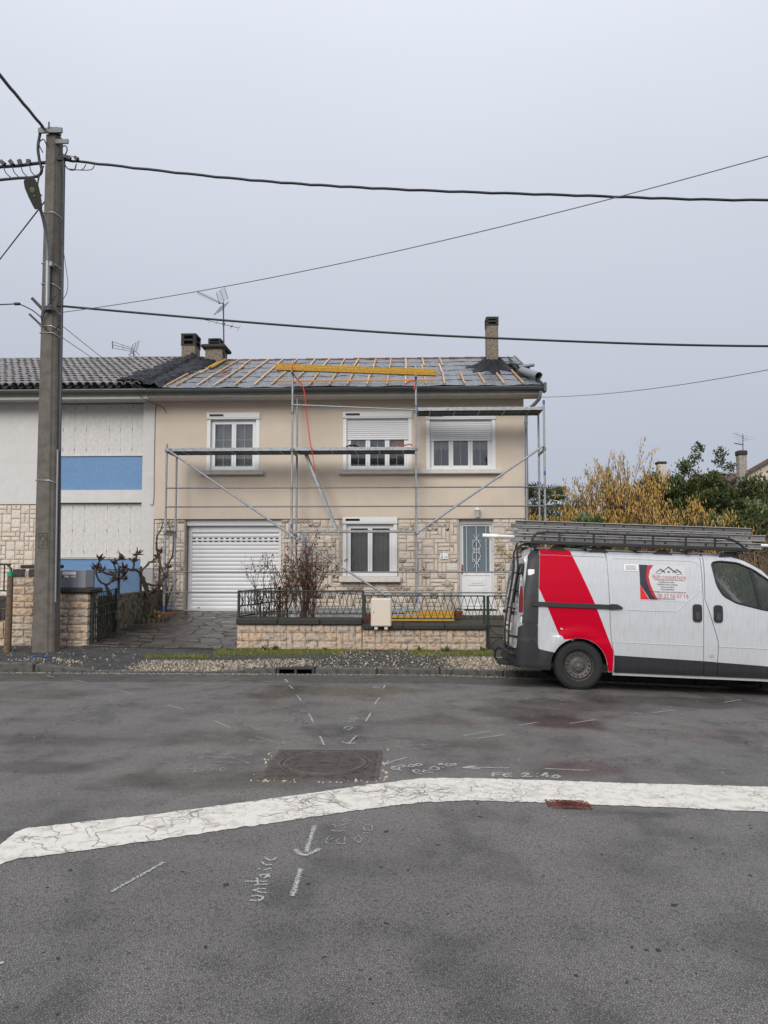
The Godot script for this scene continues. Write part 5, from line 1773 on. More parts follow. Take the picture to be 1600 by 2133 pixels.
func make_scaffold() -> void:
	R.seed = 55
	var sc := thing("scaffold", "galvanised steel scaffold with decks standing before the cream house", "scaffold", V(-1.3, 0.40, -17.7))
	var zf := -17.35
	var zr := -18.1
	var xs := [-5.667, -2.735, 0.133, 3.067]
	var tops := [4.34, 6.30, 6.16, 5.29]
	var rtops := [4.34, 6.13, 5.30, 5.24]
	for k in 4:
		var x: float = xs[k]
		var g := land_y(x, zf) + 0.02
		var gr := land_y(x, zr) + 0.02
		if k == 0:
			g += 0.10
			gr += 0.10
		part("standard", bar(V(x, g, zf), V(x, tops[k], zf), 0.0245, 10), M.galv, sc)
		part("standard", bar(V(x, gr, zr), V(x, rtops[k], zr), 0.0245, 10), M.galv, sc)
		part("base_jack", bar(V(x, g - 0.03, zf), V(x, g + 0.16, zf), 0.029, 10), M.blue, sc)
		part("base_plate", cbox(V(0.14, 0.01, 0.14), 0.002), M.galv, sc, T(V(x, g - 0.012, zf)))
		part("base_plate", cbox(V(0.14, 0.01, 0.14), 0.002), M.galv, sc, T(V(x, gr - 0.012, zr)))
		# frame heads
		for y in [2.24, 4.16]:
			if y < tops[k]:
				part("transom", cbox(V(0.05, 0.06, 0.76), 0.01), M.galv, sc, T(V(x, y, (zf + zr) / 2)))
				part("coupler", cbox(V(0.075, 0.09, 0.075), 0.02), M.galv_dark, sc, T(V(x, y + 0.02, zf)))
		part("transom", cbox(V(0.05, 0.10, 0.74), 0.01), M.galv_dark, sc, T(V(x, 2.29 if k == 0 else 0.9, (zf + zr) / 2)))
	for k in [1, 2]:
		part("coupler", cbox(V(0.075, 0.16, 0.075), 0.02), M.galv_dark, sc, T(V(xs[k], 5.10, zf)))
	# guard rails on each bay
	for k in 3:
		var a: float = xs[k]
		var b: float = xs[k + 1]
		for y in [3.305, 2.87, 1.37, 0.905]:
			var rl := part("guard_rail", bar(V(a + 0.02, y, zf + 0.04), V(b - 0.02, y, zf + 0.04), 0.0165, 8), M.galv_dark, sc)
			for e in [[a, 1], [b, -1]]:
				part("rail_end", cbox(V(0.13, 0.035, 0.014), 0.004), M.galv_dark, rl, T(V(e[0] + e[1] * 0.07, y, zf + 0.045)))
	part("guard_rail", bar(V(xs[1], 5.24, zf + 0.03), V(xs[2], 5.10, zf + 0.03), 0.0165, 8), M.galv, sc)
	# decks
	deck(sc, xs[0] + 0.04, xs[1] - 0.02, 4.25, zf, zr)
	deck(sc, xs[1] + 0.06, xs[2] - 0.02, 4.25, zf, zr)
	deck(sc, xs[2] + 0.04, xs[3] - 0.02, 5.165, zf, zr)
	# single plank of the lower lift
	part("lower_plank", cbox(V(2.76, 0.055, 0.30), 0.006), M.deck, sc, T(V((xs[1] + xs[2]) / 2, 2.30, zf - 0.15)))
	# diagonal braces
	for e in [[V(-5.62, 4.19, zf + 0.05), V(-2.75, 2.22, zf + 0.05)], [V(-2.72, 2.20, zf + 0.05), V(0.11, 0.42, zf + 0.05)], [V(0.16, 2.27, zf + 0.05), V(3.05, 4.25, zf + 0.05)]]:
		part("brace", bar(e[0], e[1], 0.0245, 9), M.galv, sc)
		part("coupler", cbox(V(0.09, 0.09, 0.07), 0.02), M.galv, sc, T(e[0]))
	# ladder hanging below the deck hatch
	var l0 := V(-2.50, 4.20, -17.72)
	var l1 := V(-1.74, 2.34, -17.72)
	var ld := part("ladder_stile", cbox(V(0.06, l0.distance_to(l1), 0.025), 0.004), M.galv, sc, Transform3D(Basis(V(0, 0, 1), atan2(l1.x - l0.x, l0.y - l1.y)), (l0 + l1) / 2))
	part("ladder_stile", cbox(V(0.06, l0.distance_to(l1), 0.025), 0.004), M.galv, sc, Transform3D(Basis(V(0, 0, 1), atan2(l1.x - l0.x, l0.y - l1.y)), (l0 + l1) / 2 + V(0, 0, -0.32)))
	for k in 8:
		part("ladder_rung", bar(l0.lerp(l1, (k + 0.5) / 8) + V(0, 0, 0.016), l0.lerp(l1, (k + 0.5) / 8) + V(0, 0, -0.335), 0.014, 8), M.galv, sc)
	# pale channel standing behind the frame
	part("channel_post", cbox(V(0.10, 1.95, 0.05), 0.006), M.galv, sc, T(V(-2.54, 1.31, -18.12)))
	# blue tape marks
	for e in [[3.067, 3.62, zf], [3.067, 5.26, zf], [-2.735, 2.42, zf], [0.133, 5.17, zf], [0.133, 0.72, zf]]:
		part("blue_mark", bar(V(e[0], e[1] - 0.05, e[2]), V(e[0], e[1] + 0.05, e[2]), 0.0265, 10), M.blue, sc)
	# timber sole plate under the left frame
	solo("sole_timber", cbox(V(0.15, 0.13, 1.35), 0.008), M.plank, "reddish timber sole under the left scaffold frame", "timber", "", T(V(-5.665, land_y(-5.6, -17.5) + 0.045, -17.55), Vector3.ONE, V(-0.077, 0, 0)))
	# bundle of yellow treated battens lying on brackets at the top
	var bn := thing("batten_bundle", "long bundle of yellow treated battens tied to the scaffold top", "timber", V(-1.27, 5.95, -17.3))
	for i in 2:
		for j in 4:
			var off := rr(-0.03, 0.03)
			part("batten", cbox(V(3.72 + rr(-0.04, 0.04), 0.036, 0.055), 0.003), M.yellow_wood[R.randi() % 3], bn, T(V(-1.27 + off, 6.035 - 0.0375 * j + 0.054, -17.30 + 0.057 * i), Vector3.ONE, V(0, 0, -0.0445)))
	part("tie", tubes([arc(V(-2.72, 6.10, -17.27), V(0, 0.1, 0), V(0, 0, 0.08), 0, TAU, 12)], 0.006, 5), M.red_strap, bn)
	for k in [1, 2]:
		part("bracket", cbox(V(0.05, 0.05, 0.22), 0.008), M.galv_dark, sc, T(V(xs[k], 5.985 if k == 1 else 5.86, zf + 0.07)))
	# straps and ropes
	solo("red_strap", tubes([smooth_path([V(-2.71, 5.95, -17.32), V(-2.64, 5.86, -17.38), V(-2.52, 5.72, -17.4), V(-2.46, 5.5, -17.42), V(-2.42, 5.1, -17.42), V(-2.33, 4.5, -17.3), V(-2.24, 4.0, -17.28), V(-2.19, 3.70, -17.28)], 5)], [0.016, 0.016, 0.016, 0.016, 0.016, 0.016, 0.016, 0.016, 0.016, 0.015, 0.015, 0.015, 0.015, 0.015, 0.014, 0.014, 0.014, 0.014, 0.013, 0.013, 0.012, 0.012, 0.012, 0.012, 0.012, 0.012, 0.012, 0.012, 0.011, 0.011, 0.010, 0.010, 0.010, 0.012, 0.013, 0.014], 6), M.red_strap, "red ratchet strap hanging from the left scaffold post", "strap")
	solo("red_strap", tubes([smooth_path([V(0.13, 5.80, -17.32), V(-0.02, 5.78, -17.4), V(-0.1, 5.73, -17.36), V(0.02, 5.76, -17.3), V(0.12, 5.76, -17.3), V(0.10, 5.64, -17.28), V(0.08, 5.56, -17.28), V(0.12, 5.66, -17.29)], 5)], 0.013, 6), M.red_strap, "red strap knotted round the scaffold post beside the gutter", "strap")
	solo("orange_hook", tubes([arc(V(-0.28, 4.29, -17.5), V(0.09, 0, 0), V(0, 0.075, 0.02), 0.2, PI, 9), smooth_path([V(-0.24, 4.30, -17.48), V(-0.12, 4.30, -17.46), V(-0.02, 4.33, -17.5), V(0.05, 4.29, -17.46)], 4)], 0.016, 6), mat(0.45, 0.06, 0.02, 0.7), "orange coil of strap lying on the deck before the middle window", "strap")
	solo("red_cloth", crumple_flat(V(-1.35, 4.285, -17.55), 0.30, 0.2), mat(0.33, 0.035, 0.02, 0.9), "crumpled red cloth lying on the scaffold deck", "cloth")

func crumple_flat(c: Vector3, w: float, d: float) -> ArrayMesh:
	var n := FastNoiseLite.new()
	n.seed = 12
	n.frequency = 5.0
	return sheet(func(i, j): return c + V((i / 12.0 - 0.5) * w, maxf(0.0, 0.03 + 0.04 * n.get_noise_2d(i * 0.08, j * 0.08)) * sin(PI * i / 12.0) + 0.002, (j / 8.0 - 0.5) * d), 12, 8)

func deck(sc: Node3D, x0: float, x1: float, y: float, zf: float, zr: float) -> void:
	var s := st()
	var l := x1 - x0
	for k in 2:
		var z := zf - 0.02 - k * 0.355
		span(s, x0, x1, y - 0.075, y, z - 0.012, z)
		span(s, x0, x1, y - 0.075, y, z - 0.335, z - 0.323)
	var d := part("deck", fin(s), M.galv, sc)
	for k in 2:
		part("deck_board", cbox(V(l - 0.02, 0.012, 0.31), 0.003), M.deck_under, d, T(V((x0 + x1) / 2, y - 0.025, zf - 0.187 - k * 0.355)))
		for q in 5:
			part("deck_rib", cbox(V(0.03, 0.035, 0.30), 0.004), M.galv, d, T(V(lerpf(x0, x1, (q + 0.5) / 5), y - 0.056, zf - 0.187 - k * 0.355)))
	# lips and end hooks
	for e in [x0, x1]:
		part("deck_hook", cbox(V(0.05, 0.05, 0.68), 0.01), M.galv_dark, d, T(V(e, y - 0.045, (zf + zr) / 2)))
	# splashes of mortar along the front edge
	var sp := st()
	for k in 26:
		box(sp, V(rr(x0, x1), y - rr(0.005, 0.05), zf - 0.019), V(rr(0.02, 0.16), rr(0.004, 0.02), 0.004))
	part("mortar_splash", fin(sp), mat(0.5, 0.49, 0.46, 0.95), d).set_meta("kind", "stuff")

# ---------------------------------------------------------------- pole, lamp and overhead lines
func make_pole() -> void:
	R.seed = 66
	var base := V(-6.435, land_y(-6.4, -13.3) - 0.02, -13.3)
	var top := V(-6.55, 9.43, -13.3)
	var p := thing("utility_pole", "tall tapered concrete pole carrying cables and a street lamp", "pole", base)
	var s := st()
	# H-section: two flanges with a recessed web
	var n := 24
	for k in n:
		var t0 := float(k) / n
		var t1 := float(k + 1) / n
		var q := [base.lerp(top, t0), base.lerp(top, t1)]
		var w := [lerpf(0.37, 0.235, t0) / 2, lerpf(0.37, 0.235, t1) / 2]
		var d := [lerpf(0.30, 0.19, t0) / 2, lerpf(0.30, 0.19, t1) / 2]
		var rings := []
		for e in 2:
			var ww: float = w[e]
			var dd: float = d[e]
			var c: Vector3 = q[e]
			rings.append([c + V(-ww + 0.02, 0, dd), c + V(ww * 0.45, 0, dd), c + V(ww * 0.62, 0, dd - 0.03), c + V(ww - 0.03, 0, dd - 0.045), c + V(ww, 0, dd - 0.08), c + V(ww, 0, -dd), c + V(-ww, 0, -dd), c + V(-ww, 0, dd - 0.02)])
		for i in 8:
			var j := (i + 1) % 8
			quad(s, rings[0][i], rings[0][j], rings[1][j], rings[1][i])
		if k == n - 1:
			for i in range(1, 7):
				tri(s, rings[1][0], rings[1][i + 1], rings[1][i])
	part("shaft", fin(s), M.pole, p)
	for k in 34:
		var y := 6.9 + k * 0.075 if k < 26 else 3.4 + (k - 26) * 0.4
		var t := (y - base.y) / (top.y - base.y)
		if R.randf() < 0.35 and k < 26:
			continue
		var c := base.lerp(top, t)
		part("bolt_hole", bar(c + V(-0.02, 0, lerpf(0.15, 0.095, t) - 0.01), c + V(-0.02, 0, lerpf(0.15, 0.095, t) + 0.002), 0.012, 8), M.black, p)
	# stamped mark in the concrete
	var st0 := st()
	var mc := V(-6.475, 1.98, -13.155)
	for e in [[0, 0.13, 0.16, 0.008], [0, -0.13, 0.16, 0.008], [-0.076, 0, 0.008, 0.26], [0.076, 0, 0.008, 0.26], [0, -0.06, 0.008, 0.10], [0, -0.075, 0.10, 0.008]]:
		box(st0, mc + V(e[0], e[1], 0), V(e[2], e[3], 0.006))
	tube(st0, arc(mc + V(0, 0.04, 0), V(0.05, 0, 0), V(0, 0.05, 0), 0, TAU, 12), 0.005, 4)
	part("stamped_mark", st0.commit(), tint(M.pole, 0.7), p)
	# cable duct on the right flank
	part("cable_duct", tubes([[V(-6.235, 1.0, -13.27), V(-6.33, 9.0, -13.25)]], 0.022, 8), M.cable_grey, p)
	part("cable_duct", tubes([[V(-6.245, 0.9, -13.21), V(-6.275, 3.6, -13.20)]], 0.018, 8), M.zinc_pale, p)
	for y in [3.05, 5.72, 5.84, 6.15, 6.62, 7.0, 7.95]:
		var t: float = (y - base.y) / (top.y - base.y)
		var c := base.lerp(top, t)
		var ww := lerpf(0.37, 0.235, t) / 2 + 0.006
		var dd := lerpf(0.30, 0.19, t) / 2 + 0.006
		part("steel_band", tubes([[c + V(-ww, 0, -dd), c + V(-ww, 0.0, dd), c + V(ww * 0.45, 0, dd), c + V(ww, -0.05, dd - 0.07), c + V(ww, -0.05, -dd)]], 0.010, 5), M.steel_band, p)
	# head fittings
	var hd := st()
	box(hd, V(-6.56, 9.47, -13.16), V(0.44, 0.09, 0.04))
	box(hd, V(-6.53, 9.50, -13.25), V(0.20, 0.10, 0.14))
	box(hd, V(-6.36, 9.28, -13.2), V(0.24, 0.08, 0.035))
	tube(hd, [V(-6.58, 9.50, -13.14), V(-6.58, 9.62, -13.14)], 0.015, 6)
	part("cross_arm", hd.commit(), M.zinc, p)
	# street lamp on its curved bracket
	part("lamp_bracket", tubes([smooth_path([V(-6.50, 6.35, -13.12), V(-6.50, 7.1, -13.08), V(-6.505, 7.45, -13.0), V(-6.495, 7.66, -12.88), V(-6.49, 7.80, -12.74)], 5)], 0.030, 9), M.galv_dark, p)
	part("bracket_tube", tubes([[V(-6.50, 6.12, -13.12), V(-6.505, 7.0, -13.10)]], 0.042, 9), M.zinc_pale, p)
	for y in [6.15, 6.95]:
		part("bracket_clamp", cbox(V(0.13, 0.10, 0.10), 0.012), M.galv_dark, p, T(V(-6.48, y, -13.13)))
	var hb := Basis.from_euler(V(0.52, 0.1, 0.17)) * Basis.from_scale(Vector3.ONE * 0.86)
	var lum := st()
	var lc := V(-6.535, 8.0, -12.58)
	var rings := []
	var prof_l := [[-0.30, 0.075, 0.05], [-0.22, 0.095, 0.07], [-0.05, 0.125, 0.085], [0.12, 0.14, 0.09], [0.24, 0.12, 0.075], [0.30, 0.06, 0.04]]
	for e in prof_l:
		var ring := []
		for k in 13:
			var t := PI * k / 12.0
			ring.append(lc + hb * V(e[1] * cos(t), e[0], -e[2] * sin(t) * 1.3))
		rings.append(ring)
	for i in 5:
		for k in 12:
			quad(lum, rings[i][k], rings[i + 1][k], rings[i + 1][k + 1], rings[i][k + 1])
	var lp := part("lamp_head", fin(lum), M.galv_dark, p)
	var bowl := st()
	for i in 5:
		var a: Array = prof_l[i]
		var b: Array = prof_l[i + 1]
		quad(bowl, lc + hb * V(-a[1] * 0.96, a[0], 0.004), lc + hb * V(-b[1] * 0.96, b[0], 0.004), lc + hb * V(b[1] * 0.96, b[0], 0.004), lc + hb * V(a[1] * 0.96, a[0], 0.004))
	part("lamp_cover", fin(bowl), mat(0.055, 0.055, 0.045, 0.25), lp)
	var disc := st()
	lathe(disc, [Vector2(0, 0.012), Vector2(0.05, 0.008), Vector2(0.055, 0.0)], 14, lc + hb * V(0.0, 0.06, 0.006), hb * Basis(V(1, 0, 0), PI / 2))
	lathe(disc, [Vector2(0, 0.012), Vector2(0.022, 0.008), Vector2(0.025, 0.0)], 10, lc + hb * V(0.0, -0.05, 0.006), hb * Basis(V(1, 0, 0), PI / 2))
	part("lamp_lens", disc.commit(), mat(0.16, 0.16, 0.13, 0.2), lp)
	# brackets and anchors where the lower lines leave
	var an := st()
	box(an, V(-6.70, 6.23, -13.2), V(0.36, 0.05, 0.05), Basis(V(0, 0, 1), -0.8))
	box(an, V(-6.74, 5.95, -13.2), V(0.34, 0.035, 0.04), Basis(V(0, 0, 1), -0.75))
	box(an, V(-6.48, 6.14, -13.1), V(0.12, 0.08, 0.06))
	tube(an, arc(V(-6.43, 5.92, -13.12), V(0.16, 0, 0), V(0, 0.2, 0), 0, TAU, 20), 0.010, 5)
	tube(an, smooth_path([V(-6.35, 6.4, -13.15), V(-6.45, 6.2, -13.08), V(-6.60, 6.0, -13.1), V(-6.52, 5.75, -13.1)], 5), 0.008, 5)
	part("line_anchor", an.commit(), M.cable, p)
	# loops of cable at the head
	var lo := st()
	tube(lo, smooth_path([V(-6.75, 9.55, -13.2), V(-6.80, 9.2, -13.2), V(-6.77, 8.95, -13.2), V(-6.72, 8.72, -13.2), V(-6.85, 8.62, -13.2), V(-7.2, 8.60, -13.2), V(-7.8, 8.55, -13.2)], 6), 0.026, 7)
	for k in 4:
		var x := -6.95 - 0.16 * k
		tube(lo, smooth_path([V(x, 8.86, -13.2), V(x + 0.04, 8.72, -13.2), V(x + 0.16, 8.60, -13.2)], 4), 0.009, 5)
		box(lo, V(x - 0.02, 8.90, -13.2), V(0.07, 0.10, 0.05), Basis(V(0, 0, 1), 0.3 * k))
	tube(lo, smooth_path([V(-6.66, 8.80, -13.15), V(-6.74, 8.6, -13.15), V(-6.76, 8.35, -13.15), V(-6.68, 8.24, -13.15)], 5), 0.014, 6)
	tube(lo, smooth_path([V(-6.68, 9.05, -13.15), V(-6.76, 9.22, -13.15), V(-6.68, 9.3, -13.15), V(-6.62, 9.2, -13.15)], 5), 0.010, 6)
	tube(lo, smooth_path([V(-6.42, 9.0, -13.2), V(-6.37, 9.17, -13.2), V(-6.28, 9.19, -13.2), V(-6.26, 9.1, -13.2), V(-6.32, 8.95, -13.2), V(-6.25, 8.78, -13.2), V(-6.12, 8.74, -13.2), V(-6.08, 8.85, -13.2)], 6), 0.011, 6)
	tube(lo, smooth_path([V(-6.2, 8.76, -13.2), V(-5.98, 8.74, -13.2), V(-5.90, 8.84, -13.2)], 5), 0.008, 5)
	tube(lo, smooth_path([V(-6.1, 8.74, -13.2), V(-5.8, 8.74, -13.2), V(-5.74, 8.86, -13.2)], 5), 0.008, 5)
	tube(lo, [V(-6.42, 9.05, -13.2), V(-6.08, 8.98, -13.2)], 0.007, 5)
	for e in [V(-6.30, 9.0, -13.2), V(-6.22, 8.97, -13.2), V(-6.08, 8.96, -13.2)]:
		box(lo, e, V(0.08, 0.05, 0.05), Basis(V(0, 0, 1), -0.5))
	part("cable_loops", lo.commit(), M.cable, p)
	# loose wire bowing out on the right
	part("loose_wire", tubes([smooth_path([V(-6.36, 8.7, -13.18), V(-6.34, 8.35, -13.15), V(-6.31, 7.9, -13.12), V(-6.24, 7.3, -13.1), V(-6.15, 6.75, -13.1), V(-6.13, 6.5, -13.1), V(-6.2, 6.33, -13.12), V(-6.34, 6.25, -13.15)], 5)], 0.006, 5), M.cable_grey, p)
	# the lines themselves
	cable("overhead_cable", twist(smooth_path([V(-6.40, 8.96, -13.25), V(-6.185, 8.94, -13.25), V(-3.078, 8.539, -13.25), V(-0.463, 8.313, -13.25), V(2.965, 8.129, -13.25), V(6.329, 7.984, -13.25), V(12.0, 7.95, -13.25), V(20.0, 8.4, -13.25)], 14), 0.018), 0.024, "thick black twisted cable running from the pole top across the sky to the right")
	cable("overhead_cable", smooth_path([V(-6.40, 6.235, -13.25), V(-2.18, 5.823, -13.25), V(1.238, 5.569, -13.25), V(6.244, 5.363, -13.25), V(12.0, 5.42, -13.25), V(20.0, 5.9, -13.25)], 10), 0.020, "black cable leaving the middle of the pole and crossing before the chimney")
	cable("overhead_cable", sag(V(-6.36, 6.11, -13.27), V(4.32, 6.49, -9.0), 0.2, 40, 1.7), 0.0065, "thin grey wire rising from the pole to the upper right over the street")
	cable("overhead_cable", sag(V(3.05, 5.52, -18.0), V(5.64, 4.63, -12.0), 0.1, 30, 1.6), 0.0065, "thin wire from the right eave corner of the cream house to the right")
	cable("overhead_cable", twist(sag(V(-6.716, 9.56, -13.2), V(-6.183, 8.942, -10.8), 0.0, 40, 4.0), 0.016), 0.028, "thick black cable leaving the pole top to the upper left")
	cable("overhead_cable", twist(sag(V(-6.60, 8.92, -13.25), V(-24.0, 8.7, -13.3), 0.3, 60), 0.02), 0.030, "thick black cable bundle running left from the pole top")
	cable("overhead_cable", sag(V(-6.638, 8.223, -13.25), V(-9.019, 8.251, -16.0), 0.0, 20, 3.0), 0.014, "black wire running down to the left behind the street lamp")
	cable("overhead_cable", smooth_path([V(-6.565, 5.926, -13.2), V(-6.791, 6.123, -13.2), V(-7.04, 6.25, -13.2)], 5), 0.011, "short black wire from the pole up to the splice box")
	cable("overhead_cable", sag(V(-7.15, 6.258, -13.2), V(-20.0, 6.2, -13.0), 0.12, 20), 0.011, "thin service wire running left from the splice box by the pole")
	solo("cable_splice", cbox(V(0.12, 0.05, 0.05), 0.015), M.cable, "small black splice box hanging on the service wire left of the pole", "splice box", "", T(V(-7.095, 6.259, -13.2)))
	cable("overhead_cable", sag(V(-6.324, 5.895, -13.25), V(-6.432, 5.717, -17.9), 0.0, 20), 0.006, "upper of two thin drop wires from the pole to the eaves")
	cable("overhead_cable", sag(V(-6.317, 5.674, -13.25), V(-6.551, 5.753, -17.9), 0.0, 20), 0.006, "lower of two thin drop wires from the pole to the eaves")
	solo("eaves_wire", tubes([smooth_path([V(-6.62, 5.70, -17.88), V(-6.5, 5.58, -17.95), V(-6.42, 5.55, -18.3), V(-6.34, 5.52, -18.55), V(-6.2, 5.47, -18.53), V(-6.12, 5.38, -18.52), V(-6.09, 5.30, -18.52)], 5), smooth_path([V(-6.35, 5.52, -18.56), V(-6.37, 5.2, -18.56), V(-6.372, 4.0, -18.56), V(-6.37, 3.1, -18.56), V(-6.45, 3.02, -18.56)], 5)], 0.008, 5), M.cable_grey, "thin grey wires running under the eaves and down the joint of both houses", "wire")

func twist(path: Array, r: float) -> Array:
	for i in path.size():
		path[i] += V(0, sin(i * 2.1), cos(i * 2.1)) * r * 0.35
	return path

func cable(called: String, path: Array, r: float, label: String) -> void:
	solo(called, tubes([path], r, 6), M.cable if r > 0.009 else M.wire, label, "cable", "overhead cables")

# ---------------------------------------------------------------- front walls, fences, gates
func make_front() -> void:
	R.seed = 77
	# left part: tall stone pier and wall of the white house
	var lw := thing("stone_wall", "tall weathered stone pier left of the concrete pole", "wall", V(-7.1, 0.07, -13.9))
	var s := st()
	span(s, -7.38, -6.62, -0.15, 1.44, -14.25, -13.85)
	part("core", fin(s), M.wall_mortar, lw)
	var list := []
	var y := 0.07
	var hs := [0.15, 0.13, 0.12, 0.14, 0.15, 0.115, 0.13, 0.15, 0.15]
	for k in 9:
		var x := -7.38
		var w := 0.26 if k & 1 else 0.42
		while x < -6.62:
			var ww := minf(w, -6.62 - x)
			if ww > 0.06:
				list.append([x + ww / 2, y + hs[k] / 2, ww, hs[k]])
			x += w
			w = rr(0.28, 0.45)
		y += hs[k]
	lay_stones(list, -13.83, 0.045, 0.025, M.wall_stone, lw)
	lay_stones([[-7.25, 1.40, 0.24, 0.16], [-6.84, 1.40, 0.46, 0.16]], -13.83, 0.05, 0.02, [M.black_stone], lw)
	part("coping", cbox(V(0.62, 0.07, 0.46), 0.015), M.cap, lw, T(V(-6.90, 1.515, -14.03)))
	var sw := thing("low_wall", "low dark stone wall under a black handrail at the left edge", "wall", V(-8.2, 0.05, -13.9))
	s = st()
	span(s, -9.6, -7.38, -0.15, 0.80, -14.2, -13.9)
	part("core", fin(s), M.wall_mortar, sw)
	lay_stones(opus(-9.6, -7.39, 0.03, 0.50, Vector2(0.13, 0.15), [], [Vector2i(2, 1), Vector2i(3, 1), Vector2i(1, 2)]), -13.87, 0.04, 0.025, M.wall_stone, sw)
	lay_stones(opus(-9.6, -7.39, 0.52, 0.98, Vector2(0.18, 0.22), [], [Vector2i(2, 1), Vector2i(1, 1)]), -13.87, 0.05, 0.02, [M.black_stone], sw)
	var hr := thing("handrail", "black iron handrail with rounded end at the left edge", "handrail", V(-8.0, 1.0, -13.95))
	part("rail", tubes([smooth_path([V(-9.4, 1.56, -13.95), V(-7.62, 1.56, -13.95), V(-7.52, 1.54, -13.95), V(-7.45, 1.46, -13.95), V(-7.44, 1.3, -13.95), V(-7.44, 0.99, -13.95)], 6)], 0.018, 8), M.black_iron, hr)
	part("lower_rail", bar(V(-9.4, 1.07, -13.95), V(-7.44, 1.07, -13.95), 0.014, 6), M.black_iron, hr)
	for k in 12:
		part("baluster", bar(V(-7.58 - k * 0.13, 1.07, -13.95), V(-7.58 - k * 0.13, 1.56, -13.95), 0.012, 6), M.black_iron, hr)
	# wooden post with green top
	var wp := thing("wooden_post", "round wooden post with a green painted top on the pavement", "post", V(-7.06, land_y(-7.06, -13.2) - 0.02, -13.2))
	var ps := st()
	var q0 := V(-7.075, land_y(-7.06, -13.2) - 0.02, -13.2)
	tube(ps, [q0, q0 + V(0.01, 0.6, 0), V(-7.06, 1.36, -13.2)], [0.066, 0.058, 0.052], 10)
	part("trunk", ps.commit(), M.wood_post, wp)
	part("green_top", bar(V(-7.06, 1.355, -13.2), V(-7.06, 1.43, -13.2), 0.055, 10), M.green_paint, wp)
	# gate pier with letter box
	var pr := thing("gate_pier", "ochre stone gate pier with dark cap beside the concrete pole", "pier", V(-6.25, 0.07, -13.95))
	s = st()
	span(s, -6.56, -5.95, -0.1, 1.03, -14.28, -13.85)
	part("core", fin(s), M.wall_mortar, pr)
	list = []
	y = 0.03
	for k in 7:
		var hh := 0.142
		var cut := -6.575 + (0.29 if k & 1 else 0.26) + rr(-0.02, 0.02)
		list.append([(-6.575 + cut) / 2, y + hh / 2, cut + 6.575, hh])
		list.append([(cut - 5.935) / 2, y + hh / 2, -5.935 - cut, hh])
		y += hh
	lay_stones(list, -13.83, 0.05, 0.022, M.wall_stone, pr)
	var list2 := []
	y = 0.03
	for k in 7:
		var a := -0.02
		var c := 0.2 if k & 1 else 0.27
		list2.append([(a + c) / 2, y + 0.071, c - a, 0.142])
		list2.append([(c + 0.44) / 2, y + 0.071, 0.44 - c, 0.142])
		y += 0.142
	lay_stones(list2, 0.0, 0.04, 0.022, M.wall_stone, pr, PI / 2, V(-5.93, 0, -13.84))
	part("coping", cbox(V(0.76, 0.085, 0.60), 0.02), M.cap, pr, T(V(-6.245, 1.075, -14.06)))
	var lb := thing("letter_box", "grey metal letter box standing on the gate pier", "letter box", V(-6.20, 1.118, -13.95))
	part("body", cbox(V(0.47, 0.34, 0.36), 0.012), M.letter_box, lb, T(V(-6.205, 1.29, -13.98)))
	part("door", cbox(V(0.30, 0.31, 0.012), 0.004), M.letter_box, lb, T(V(-6.28, 1.285, -13.795)))
	part("slot_flap", cbox(V(0.245, 0.055, 0.012), 0.004), M.paper, lb, T(V(-6.275, 1.395, -13.786)))
	part("name_label", cbox(V(0.08, 0.035, 0.006), 0.002), M.paper, lb, T(V(-6.32, 1.335, -13.787)))
	part("name_label", cbox(V(0.10, 0.035, 0.006), 0.002), mat(0.55, 0.55, 0.33, 0.7), lb, T(V(-6.20, 1.335, -13.787)))
	part("lock", bar(V(-6.40, 1.33, -13.79), V(-6.40, 1.33, -13.778), 0.014, 8), M.black, lb)
	# low front walls
	low_wall("garden_wall", "low ochre stone wall with dark coping under the rose bushes", -3.165, -0.885, 0.02, 0.47, 0.575, [])
	low_wall("garden_wall", "low ochre stone wall with dark coping behind the beige meter box", -0.875, 1.355, 0.015, 0.385, 0.475, [])
	# fences above them
	fence("diamond_fence", "green iron fence of crossed bars above the wall before the roses", -3.16, -0.87, 0.655, 1.07, 0.575, -13.95, 19)
	fence("diamond_fence", "green iron fence of crossed bars behind the beige meter box", -0.84, 1.34, 0.575, 0.985, 0.475, -13.95, 18)
	make_pedestrian_gate()
	make_leaf_gate("driveway_gate", "open dark green iron gate folded back against the gate pier", V(-5.90, 0, -13.95), V(-6.0, 0, -15.35), 0.09, 1.02)
	make_leaf_gate("driveway_gate", "open dark green iron gate folded back behind the rose fence", V(-3.17, 0, -13.98), V(-2.62, 0, -15.2), 0.1, 1.06)
	# beige meter box
	var mb := thing("meter_box", "beige electricity meter cabinet standing on the low wall", "meter box", V(-0.53, 0.47, -13.72))
	part("cabinet", cbox(V(0.365, 0.50, 0.20), 0.014), M.beige_box, mb, T(V(-0.53, 0.70, -13.75)))
	part("door", cbox(V(0.335, 0.465, 0.012), 0.005), M.beige_box, mb, T(V(-0.53, 0.70, -13.648)))
	part("lock", bar(V(-0.665, 0.705, -13.645), V(-0.665, 0.705, -13.636), 0.010, 8), M.black, mb)
	for x in [-0.62, -0.44]:
		part("conduit", cbox(V(0.065, 0.075, 0.06), 0.012), M.beige_box, mb, T(V(x, 0.425, -13.71)))
	# side wall between the plots, with chain-link fence
	var sd := thing("side_wall", "low mouldy concrete wall along the left of the driveway", "wall", V(-6.1, 0.2, -16.3))
	var sx := st()
	chamfer(sx, V(-6.13, 0.40, -16.35), V(0.16, 1.06, 4.15), 0.012)
	part("wall_body", fin(sx), M.old_wall, sd)
	var cf := thing("chain_link_fence", "chain link fence on dark posts above the mouldy side wall", "fence", V(-6.13, 0.93, -16.3))
	var net := st()
